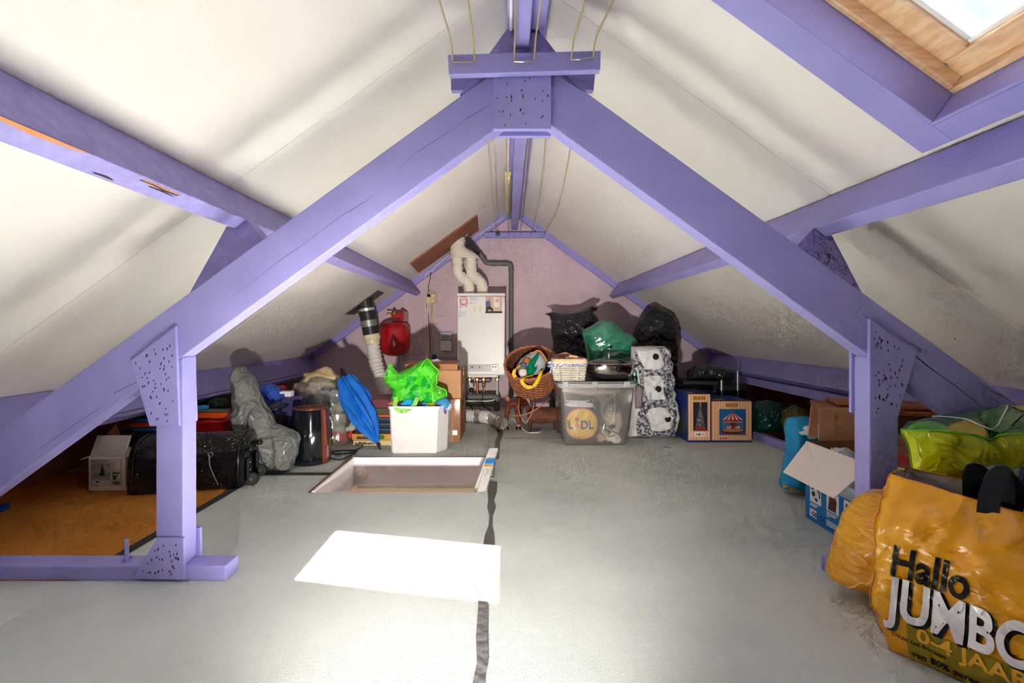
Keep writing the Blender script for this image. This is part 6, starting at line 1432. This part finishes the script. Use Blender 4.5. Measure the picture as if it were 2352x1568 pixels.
MB().box(1.71, 1.93, 3.66, 3.82, .0, .37).build('body', M_blk, t, bevel=.02, bseg=3)
for x in (1.72, 1.85): MB().box(x-.008, x+.008, 3.645, 3.659, .25, .47).build('handle_post', M_alu, t, bevel=.003)
pl = pxpoly([(1584, 872), (1586, 852), (1600, 842), (1630, 838), (1660, 842), (1684, 852), (1690, 868), (1682, 876), (1660, 877), (1635, 872), (1605, 872)], 3.66)
pillow(pl, 3.70, .09, .08, step=.014, amp=.012, f=10, seed=91).build('garment_bag', M_blackbag, smooth=True, auto=60, label='shiny black bundle lying on the dark boxes and suitcase', cat='bag')
pl = pxpoly([(1728, 994), (1726, 950), (1740, 925), (1770, 921), (1800, 928), (1830, 948), (1850, 975), (1846, 992), (1790, 996)], 3.35); zm = min(p[1] for p in pl)
pillow([(x, z-min(zm, 0)+.006) for x, z in pl], 3.38, .12, .1, step=.015, amp=.014, f=9, seed=92).build('bin_bag', crinkle('dark_teal_bag', srgb(8, 62, 48), .3), smooth=True, auto=60, label='dark green shiny bag in the right eave recess', cat='bag')
pl = pxpoly([(1800, 985), (1805, 945), (1830, 932), (1856, 945), (1866, 975), (1850, 988)], 3.1); zm = min(p[1] for p in pl)
pillow([(x, z-min(zm, 0)+.006) for x, z in pl], 3.12, .07, .07, step=.018, amp=.01, f=9, seed=93).build('plastic_bag', crinkle('olive_bag', srgb(86, 84, 20), .4), smooth=True, auto=60, label='dim olive bag deep in the right eave recess', cat='bag')
# ================================================================ front right: cartons and shopping bags round the post
# ---- blue shopping bag
D = 2.16
M_cyan = mat('cyan_bag', srgb(10, 140, 196), .45, bump=.15, bscale=30)
ol = [(1826, 972), (1836, 966), (1850, 963), (1876, 965), (1900, 985), (1908, 1100), (1890, 1140), (1848, 1146), (1808, 1131), (1816, 1100), (1824, 1060), (1826, 1020), (1822, 998)]
poly = pxpoly(ol, D); zm = min(p[1] for p in poly); poly = [(x, z-zm+.004) for x, z in poly]
t = thing('shopping_bag', 'blue shopping bag with orange base beside the open carton', 'bag', (poly[7][0], D, 0))
pm = pillow(poly, D+.05, .045, .06, k=.2, step=.014, amp=.008, f=7, seed=101, fold=(1, .2, 9, .012)); pm.build('bag', M_cyan, t, smooth=True, auto=60); tree = bvh_of(pm)
drape(tree, [[(poly[8][0]+.004, poly[8][1]+.003), (poly[7][0], poly[7][1]+.004), (poly[6][0], poly[6][1]+.004), (poly[6][0], poly[6][1]+.022), (poly[7][0], poly[7][1]+.02), (poly[8][0]+.006, poly[8][1]+.02)]], .012, .003).build('orange_base', mat('orange_band', srgb(226, 146, 20), .5), t, smooth=True)
q = P(1850, 995, D); MB().ball((q.x+.04, D, q.z+.01), .065, .05, .03, 16, .6, 4).build('tissue_paper', mat('grey_tissue', srgb(196, 200, 204), .7), t, smooth=True, auto=180)

# ---- open carton with blue print: its printed side faces left
X0, X1, Ya, Yb, H = 1.276, 1.62, 1.575, 1.945, .325
t = thing('appliance_carton', 'open white and blue printed carton behind the right post', 'box', ((X0+X1)/2, (Ya+Yb)/2, 0))
th = .004
b = MB(); M_cin = mat('carton_inside', srgb(170, 124, 86), .85)
MB().box(X0, X0+th, Ya, Yb, 0, H).build('side_panel', M_cardw, t); MB().box(X1-th, X1, Ya, Yb, 0, H).build('side_panel', M_cin, t)
MB().box(X0+th, X1-th, Ya, Ya+th, 0, H).build('end_panel', M_cin, t); MB().box(X0+th, X1-th, Yb-th, Yb, 0, H).build('end_panel', M_cin, t)
MB().box(X0+th, X1-th, Ya+th, Yb-th, .001, th).build('bottom_panel', M_cin, t)
fl = [P(1850, 1012, 1.945), P(1962, 1052, 1.72), P(1930, 1150, 1.66), P(1803, 1083, 1.95)]
fl = [Vector((X0-.001, Yb-.005, H+.001)), Vector((X0-.001, Ya+.02, H+.001)), Vector((X0-.115, Ya+.045, H-.125)), Vector((X0-.095, Yb+.005, H-.135))]
nrm = (fl[1]-fl[0]).cross(fl[3]-fl[0]).normalized()
b = MB(); b.prism(fl, nrm*.004); b.build('open_flap', mat('white_flap', srgb(232, 218, 208), .75), t, bevel=.001)
fl = [Vector((X0+.055, Yb-.001, H+.001)), Vector((X1-.01, Yb-.001, H+.001)), Vector((X1-.02, Yb+.035, H+.14)), Vector((X0+.082, Yb+.035, H+.135))]
b = MB(); b.prism(fl, (0, .004, 0)); b.build('open_flap', M_card, t, bevel=.001)
fl = [Vector((X0+.02, Yb+.012, H+.02)), Vector((X0+.055, Yb+.006, H+.012)), Vector((X0+.084, Yb+.04, H+.145)), Vector((X0+.055, Yb+.045, H+.15))]
b = MB(); b.prism(fl, (0, .006, 0)); b.build('corner_fold', M_cardd, t, bevel=.001)
f = Face((X0, Yb, 0), (0, -1, 0), (0, 0, 1), (-1, 0, 0)); LN = Yb-Ya
M_bl = mat('print_blue', srgb(14, 112, 190), .4); M_pb = mat('print_pale_blue', srgb(170, 196, 216), .45, c2=srgb(206, 214, 220), nscale=9)
b = MB(); f.rect(b, .0, LN, .001, .165); b.build('blue_panel', M_bl, t)
b = MB(); f.rect(b, .0, LN, .165, H-.002); b.build('pale_panel', M_pb, t)
for a0, m2 in ((.03, 'appliance'), (.128, 'brushes'), (.222, 'motor')):
    b = MB(); f.rect(b, a0, a0+.068, .082, .158, .0018); pc = b.build('picture_window', M_paper, t)
    b = MB(); rg = random.Random(int(a0*1000))
    if a0 < .1: f.ring(b, a0+.034, .12, .022, .029, .0024, 14, -.4, 2.6); f.disc(b, a0+.022, .118, .011, .0026, 10); f.poly(b, [(a0+.03, .096), (a0+.045, .092), (a0+.05, .10), (a0+.036, .108)], .0026)
    elif a0 < .2:
        for k_ in range(4): f.poly(b, [(a0+.01+.011*k_, .09), (a0+.02+.011*k_, .086), (a0+.028+.010*k_, .148-.006*k_), (a0+.019+.010*k_, .150)], .0024+.0003*k_)
    else:
        for k_ in range(3): f.disc(b, a0+.018+.017*k_, .108+.012*(k_ % 2), .014, .0024+.0003*k_, 12)
        f.rect(b, a0+.01, a0+.056, .13, .146, .0024)
    b.build('picture', mat('pic_%s' % m2, srgb(*((40, 42, 50), (96, 44, 52), (70, 74, 84))[0 if a0 < .1 else 1 if a0 < .2 else 2]), .5), pc)
b = MB()
for a0, ln_, z_ in ((.03, .05, .072), (.03, .04, .064), (.128, .06, .072), (.128, .05, .064), (.128, .02, .056), (.222, .03, .072), (.128, .11, .038), (.128, .09, .030), (.128, .10, .022)): f.rect(b, a0, a0+ln_, z_, z_+.005, .0018)
b.build('printed_lines', M_paper, t, kind='stuff')
b = MB(); f.text(b, 'CE', .088, .026, .03, .0018); b.build('approval_mark', M_ink, t, kind='stuff')
b = MB(); f.rect(b, .028, .07, .02, .052, .0018); gs = b.build('approval_label', M_paper, t)
b = MB(); f.text(b, 'GS', .042, .026, .024, .0024, weight=.001); b.build('approval_text', M_ink, gs, kind='stuff')
b = MB(); f.rect(b, .30, .352, .012, .034, .0018); b.build('article_tag', mat('tag_yellow', srgb(236, 190, 40), .4), t); b = MB(); f.text(b, '664', .306, .017, .017, .0024, weight=.0005); b.build('article_number', M_ink, t, kind='stuff')
b = MB(); f.text(b, '1300 W', .02, .262, .02, .0018); f.text(b, 'Tasche gratis', .02, .24, .016, .0018); f.text(b, 'fuer Boden', .24, .262, .018, .0018); b.build('printed_text', M_blueink, t, kind='stuff')
MB().box(1.40, 1.58, 1.66, 1.90, .05, .30).build('red_folder', mat('red_folder', srgb(186, 14, 30), .5), bevel=.004, label='red folder standing inside the open carton', cat='folder')
q = Vector((1.36, 1.85, .27)); MB().ball(q, .05, .05, .05, 16, .5, 9).build('plastic_wrapper', mat('white_wrapper', srgb(220, 222, 228), .4, c2=srgb(90, 110, 180), nscale=30, lo=.55, hi=.6), smooth=True, auto=180, label='crumpled white and blue wrapper inside the open carton', cat='wrapper')

# ---- old cabinet under the right eave and cartons
t = thing('wooden_cabinet', 'low brown wooden cabinet with a moulded top under the right eave', 'cabinet', (1.78, 2.2, 0))
M_wood = mat('orange_brown_wood', srgb(168, 100, 48), .4, c2=srgb(140, 78, 36), nscale=4, stretch=(12, 1, 12))
MB().xy([(1.52, 2.19), (2.00, 1.985), (2.10, 2.24), (1.62, 2.44)], .405, .427).build('top', M_wood, t, bevel=.006)
MB().xy([(1.60, 2.20), (2.0, 2.03), (2.07, 2.22), (1.67, 2.39)], .428, .447).build('top_moulding', M_wood, t, bevel=.006)
MB().xy([(1.55, 2.20), (1.98, 2.015), (2.07, 2.23), (1.64, 2.415)], .0, .404).build('body', mat('dark_brown_wood', srgb(104, 62, 42), .6, c2=srgb(84, 48, 32), nscale=5), t, bevel=.004)
carton('cardboard_box', 'brown carton standing between the right post and the cabinet', 1.64, 1.98, 1.62, 1.93, 0, .36, M_cardd)
t, w, d, h = carton('cardboard_box', 'grey-brown carton under the lime bag by the right post', 1.225, 1.78, 1.265, 1.432, 0, .372, mat('grey_corrugated', srgb(150, 134, 116), .85, c2=srgb(138, 122, 106), nscale=3, stretch=(60, 60, .2)))

# ---- big lime and green bag lying on the carton
M_limeb = mat('lime_tarpaulin', srgb(190, 196, 10), .22, c2=srgb(170, 184, 8), nscale=5, bump=.5, bscale=12, coat=.3, ridge=.015)
M_greenb = mat('green_tarpaulin', srgb(52, 108, 40), .25, c2=srgb(70, 130, 40), nscale=4, bump=.25, bscale=30, coat=.3, lo=.45, hi=.55)
M_seam = mat('lime_binding', srgb(96, 168, 20), .35)
st = [  # px, back-top py, ridge py, bottom py, ridge depth, bottom depth, back depth
    (2069, 986, 987, 993, 1.330, 1.335, 1.34), (2086, 979, 989, 1030, 1.295, 1.30, 1.37), (2102, 974, 989, 1094, 1.275, 1.285, 1.39), (2150, 957, 990, 1098, 1.245, 1.26, 1.41), (2208, 945, 996, 1107, 1.225, 1.25, 1.42), (2260, 936, 1006, 1112, 1.21, 1.24, 1.425),
    (2276, 935, 1012, 1113, 1.225, 1.24, 1.425), (2296, 934, 1001, 1114, 1.205, 1.235, 1.43), (2352, 933, 997, 1118, 1.185, 1.225, 1.43), (2460, 934, 998, 1122, 1.16, 1.215, 1.43), (2600, 940, 1004, 1120, 1.15, 1.205, 1.43), (2700, 970, 1010, 1100, 1.15, 1.19, 1.40)]
ss = catmull(st, 66); n_ = len(ss)
def sec_pts(k):
    i = min(n_-2, max(0, int(k))); px, pt, pr, pb, dr, db, dk = (lerp(a_, c_, k-i) for a_, c_ in zip(ss[i], ss[i+1]))
    return P(px, pb, db), P(px, pr, dr), P(px, pt, dk)
xs_, nv = [], 14
def fr_fn(u, v):
    k = u*(n_-1); lo, ri, ba = sec_pts(k); p = lo.lerp(ri, v); e = math.sin(PI*v)*min(1, k/6)
    p = p+Vector((0, -.018*e, 0)); return p+Vector((0, -1, .2))*(creases(p, 10, 3)*.010*min(1, 6*v*(1-v))*min(1, k/5))
def tp_fn(u, v):
    k = u*(n_-1); lo, ri, ba = sec_pts(k); p = ri.lerp(ba, v); e = math.sin(PI*v)*min(1, k/6)
    return p+Vector((0, 0, .012*e))+Vector((0, 0, 1))*(creases(p, 7, 5)*.006*min(1, 6*v*(1-v))*min(1, k/5))
def bk_fn(u, v):
    k = u*(n_-1); lo, ri, ba = sec_pts(k); bb = Vector((ba.x, ba.y, lo.z)); w0 = [ba, bb, lo]; 
    return ba.lerp(bb, v*2) if v <= .5 else bb.lerp(lo, v*2-1)
t = thing('big_shopper', 'large lime and green tarpaulin shopper lying on the carton at the right', 'bag', (1.45, 1.33, .376))
b = MB(); b.grid(fr_fn, n_-1, nv); b.build('lime_side', M_limeb, t, smooth=True, auto=180)
b = MB(); b.grid(tp_fn, n_-1, nv); b.build('green_side', M_greenb, t, smooth=True, auto=180)
b = MB(); b.grid(bk_fn, n_-1, 8); b.build('back_side', M_greenb, t, smooth=True, auto=180)
MB().tube([fr_fn(k/(n_-1), 1)+Vector((0, -.002, .002)) for k in range(n_)], .003, 7).build('binding', M_seam, t, smooth=True, auto=180)
MB().tube([fr_fn(k/(n_-1), 0)+Vector((0, -.002, .001)) for k in range(n_)], .003, 7).build('binding', M_seam, t, smooth=True, auto=180)
MB().tube([sec_pts(k)[0]+Vector((0, -.002, .001)) for k in range(12)], .003, 7).build('binding', M_seam, t, smooth=True, auto=180)
# printed colour fields and a white line on the upper side
def on_top(px, v): 
    i = max(j for j in range(n_-1) if ss[j][0] <= px); k = i+(px-ss[i][0])/(ss[i+1][0]-ss[i][0]); return Vector(tp_fn(k/(n_-1), v))+Vector((0, -.0005, .0022))
def field(pxa, pxb, va, vb, nm, m, nu=18):
    b = MB(); b.grid(lambda u, v: on_top(lerp(pxa, pxb, u), lerp(va(u), vb(u), v)), nu, 6); b.build(nm, m, t, smooth=True, auto=180)
M_ochre = mat('ochre_print', srgb(176, 150, 20), .3, coat=.3); M_mid = mat('leaf_print', srgb(96, 160, 40), .3, coat=.3)
field(2168, 2272, lambda u: .01, lambda u: .012+.33*math.sin(PI*u)**.7, 'ochre_field', M_ochre, 30)
field(2080, 2185, lambda u: .01, lambda u: .012+.36*math.sin(PI*u)**.8, 'leaf_field', M_mid, 30)
field(2310, 2500, lambda u: .97-.6*math.sin(PI*.5*min(1, u*2.2)), lambda u: .98, 'ochre_field', M_ochre, 30)
field(2250, 2350, lambda u: .45-.40*math.sin(PI*u), lambda u: .452+.42*math.sin(PI*u), 'leaf_field', mat('grass_print', srgb(74, 120, 40), .3, coat=.3), 30)
wl = [(2140, .78), (2160, .66), (2190, .45), (2225, .32), (2255, .20), (2282, .16), (2292, .2), (2300, .35), (2309, .55), (2313, .75), (2309, .9), (2296, .97)]
MB().tube([on_top(px, v)+Vector((0, 0, .001)) for px, v in catmull(wl, 60)], .0022, 6).build('white_line', M_paper, t, smooth=True, auto=180)

# ---- small yellow bag
M_yel = mat('yellow_film', srgb(232, 168, 14), .24, c2=srgb(222, 152, 10), nscale=6, bump=.5, bscale=10, stretch=(1, 1, 2.4), coat=.25, ridge=.010)
D = 1.345
ol = [(1910, 1388), (1917, 1360), (1930, 1318), (1940, 1285), (1955, 1246), (1975, 1215), (2000, 1196), (2030, 1184), (2056, 1182), (2066, 1196), (2066, 1260), (2060, 1340), (2052, 1420), (2040, 1430), (2025, 1432), (1990, 1420), (1950, 1404), (1925, 1396)]
poly = pxpoly(ol, D); zm = min(p[1] for p in poly); poly = [(x, z-zm+.004) for x, z in poly]
t = thing('plastic_bag', 'small tied yellow bag leaning on the large yellow carrier', 'bag', (poly[14][0], D, 0))
pm = pillow(poly, D+.01, .095, .07, k=.42, step=.010, amp=.004, f=11, seed=111, st=(1, 1, 1.8), fold=(-.35, 1, 16, .008)); pm.build('bag', M_yel, t, smooth=True, auto=180); tree = bvh_of(pm)
zo = lambda x, y: (P(x, y, D).x, P(x, y, D).z-zm+.004)
def seam2(tree_, pts, r, nm, m, par, lift=.001):
    out = []
    for x, z in catmull([zo(*p_) for p_ in pts], len(pts)*7):
        h = tree_.ray_cast(Vector((x, -3, z)), Vector((0, 1, 0)))
        if h[0]: out.append(h[0]-Vector((0, lift, 0)))
    if len(out) > 2: MB().tube(out, r, 6).build(nm, m, par, smooth=True, auto=180)
seam2(tree, [(1922, 1392), (1936, 1368), (1948, 1362), (1960, 1330), (1974, 1290), (1995, 1252), (2020, 1230), (2050, 1226)], .0026, 'seam', mat('pale_yellow_edge', srgb(244, 190, 90), .4), t)
seam2(tree, [(1975, 1278), (1990, 1252), (2015, 1232), (2045, 1222)], .0008, 'stitching', M_ink, t)
q = P(2056, 1186, D); MB().ball((q.x-.002, D-.02, q.z-zm+.008), .016, .014, .016, 12, .6, 3).build('knot', mat('black_film', srgb(22, 22, 26), .25), t, smooth=True, auto=180)

# ---- large yellow carrier bag
A = Vector((.957, 1.135, 0)); U = Vector((.60, -.80, 0)); V = Vector((.80, .60, 0)); NF = -V; LU, LV = .46, .21
t = thing('carrier_bag', 'large yellow printed carrier bag in the front right corner', 'bag', A+U*.2+V*.1)
M_jy = mat('yellow_carrier', srgb(236, 166, 10), .24, c2=srgb(226, 150, 8), nscale=3, bump=.4, bscale=7, coat=.3, ridge=.012)
segs = 132
def foot(s_):                                 # point round the rounded footprint, s_ in 0..1, starting at the front left corner
    per = [(0, 0), (LU, 0), (LU, LV), (0, LV)]; r = .022; tot = 2*(LU+LV); d_ = s_*tot
    for (a, c), ln_ in zip(((per[0], per[1]), (per[1], per[2]), (per[2], per[3]), (per[3], per[0])), (LU, LV, LU, LV)):
        if d_ <= ln_: k_ = d_/ln_; return lerp(a[0], c[0], k_), lerp(a[1], c[1], k_)
        d_ -= ln_
    return per[0]
def hgt(a, c): 
    h_ = .432-.065*(a/LU)
    if c > LV*.5: h_ = .425-.03*(a/LU)
    return h_
def jb(s_, v, inset=0.):
    a, c = foot(s_ % 1); h_ = hgt(a, c); z = v*h_
    bul = math.sin(PI*min(1, v*1.08))*.030
    cx, cy = a-LU/2, c-LV/2
    pinch = max(0, v-.62)/.38
    fa, fc = 1-.05*(1-v)*0, 1-.42*pinch*pinch     # mouth closes towards the top
    aa = LU/2+cx*(1+.04*math.sin(PI*v)-inset*2); cc = LV/2+cy*(fc+.16*math.sin(PI*v)-inset*4)
    p = A+U*aa+V*cc+Vector((0, 0, z))
    am = .016*min(1, v*5+.1)*(1-.55*max(0, (v-.9)/.1))
    k_ = creases(p, 5.5, 7)*am+creases(p, 13, 9)*.004*min(1, v*5)
    out = (U*(cx/(LU/2))**5+V*(cy/(LV/2))**3)
    out = out.normalized() if out.length > 1e-6 else NF
    p = p+out*(k_+bul*.25)
    # the front sags inwards towards the right of the mouth
    if c < LV*.3: p = p+V*(.07*max(0, v-.45)*1.8*max(0, min(1, (a-.20)/.12)))
    p.z = max(p.z, .002); return p
b = MB(); b.grid(lambda u, v: jb(u, v), segs, 56, wu=True); b.f.append(tuple(range(segs-1, -1, -1))); jo = b.build('bag', M_jy, t, smooth=True, auto=180); jt = bvh_of(b)
b = MB(); b.grid(lambda u, v: jb(u, .30+.695*v, .012), segs, 20, wu=True); b.build('white_lining', mat('white_film', srgb(226, 220, 216), .3, bump=.3, bscale=20), t, smooth=True, auto=180)
M_or = mat('orange_edge', srgb(214, 120, 10), .3)
MB().tube([jb(i/segs, 1) for i in range(segs)], .0013, 6, close=True).build('rim_edge', M_or, t, smooth=True, auto=180)
MB().tube([jb(0, v/30)+NF*.002-U*.002 for v in range(3, 31)], .0012, 6).build('corner_seam', M_or, t, smooth=True, auto=180)
def face_pt(a, z, off):
    h = jt.ray_cast(A+U*a+Vector((0, 0, z))+NF*.5, V); 
    return h[0]+NF*off if h[0] else None
def print_geo(geo, a0, z0, nm, m, off, sx=1., rot=0., kind=None):
    vs_, fs_ = geo; pts = []
    for x, z in vs_: pts.append(face_pt(a0+x*sx*math.cos(rot)-z*math.sin(rot), z0+x*sx*math.sin(rot)+z*math.cos(rot), off))
    fs2 = [f_ for f_ in fs_ if all(pts[i] for i in f_)]; use = sorted({i for f_ in fs2 for i in f_}); mp = {i: j for j, i in enumerate(use)}
    b = MB(); b.add([pts[i] for i in use], [tuple(mp[i] for i in f_) for f_ in fs2]); return b.build(nm, m, t, smooth=True, auto=180, kind=kind)
def rect_geo(w_, h_, st_=.012):
    vs_, fs_ = fill2([(0, 0), (w_, 0), (w_, h_), (0, h_)], st_); return vs_, fs_
M_pk = mat('print_black', srgb(34, 28, 22), .25); M_pw = mat('print_white', srgb(236, 230, 232), .22, coat=.3); M_ol = mat('print_olive', srgb(150, 128, 6), .22, coat=.4)
print_geo(rect_geo(.38, .092, .008), .036, .006, 'olive_panel', M_ol, .0026)
print_geo(fine_text('Hallo', .104, .007, shear=.18, weight=.0028, res=8), .004, .207, 'greeting_lettering', M_pk, .0036, .62, 0, 'stuff')
for dx, dz, m, off, nm, wt in ((.005, -.006, M_pk, .0036, 'lettering_shadow', .0065), (0, 0, M_pw, .0085, 'lettering', .0040)):
    print_geo(fine_text('JUMBO', .138, .007, shear=.12, weight=wt, res=8), .002+dx, .106+dz, nm, m, off, .56, 0, 'stuff')
print_geo(fine_text('0-4 JAAR', .050, .007, weight=.0012), .052, .060, 'age_lettering', mat('print_amber', srgb(240, 176, 40), .25), .0045, .95, 0, 'stuff')
print_geo(fine_text('Deze tas bestaat', .016, .006), .006, .052, 'small_print', M_pk, .0036, .9, -.1, 'stuff')
print_geo(fine_text('van 80% gerecycled', .022, .006, weight=.0004), .042, .016, 'small_print', M_pk, .0045, .9, 0, 'stuff')
# black handles
M_hb = mat('black_handle_film', srgb(20, 22, 28), .14, coat=.4, bump=.2, bscale=20)
ribbon([P(2236, 1158, 1.09), P(2234, 1120, 1.085), P(2236, 1090, 1.08), P(2246, 1076, 1.075), P(2268, 1070, 1.06), P(2295, 1076, 1.04), P(2318, 1092, 1.02), P(2330, 1115, 1.015), P(2326, 1150, 1.015), P(2318, 1185, 1.02)], .036, 'handle', M_hb, t, ax=(.8, -.6, .1), th=.003)
ribbon([P(2268, 1186, 1.02), P(2272, 1150, 1.015), P(2282, 1118, 1.01), P(2296, 1090, 1.0), P(2330, 1086, .985), P(2364, 1096, .97), P(2382, 1130, .965), P(2384, 1190, .97)], .036, 'handle', M_hb, t, ax=(.8, -.6, .1), th=.003)
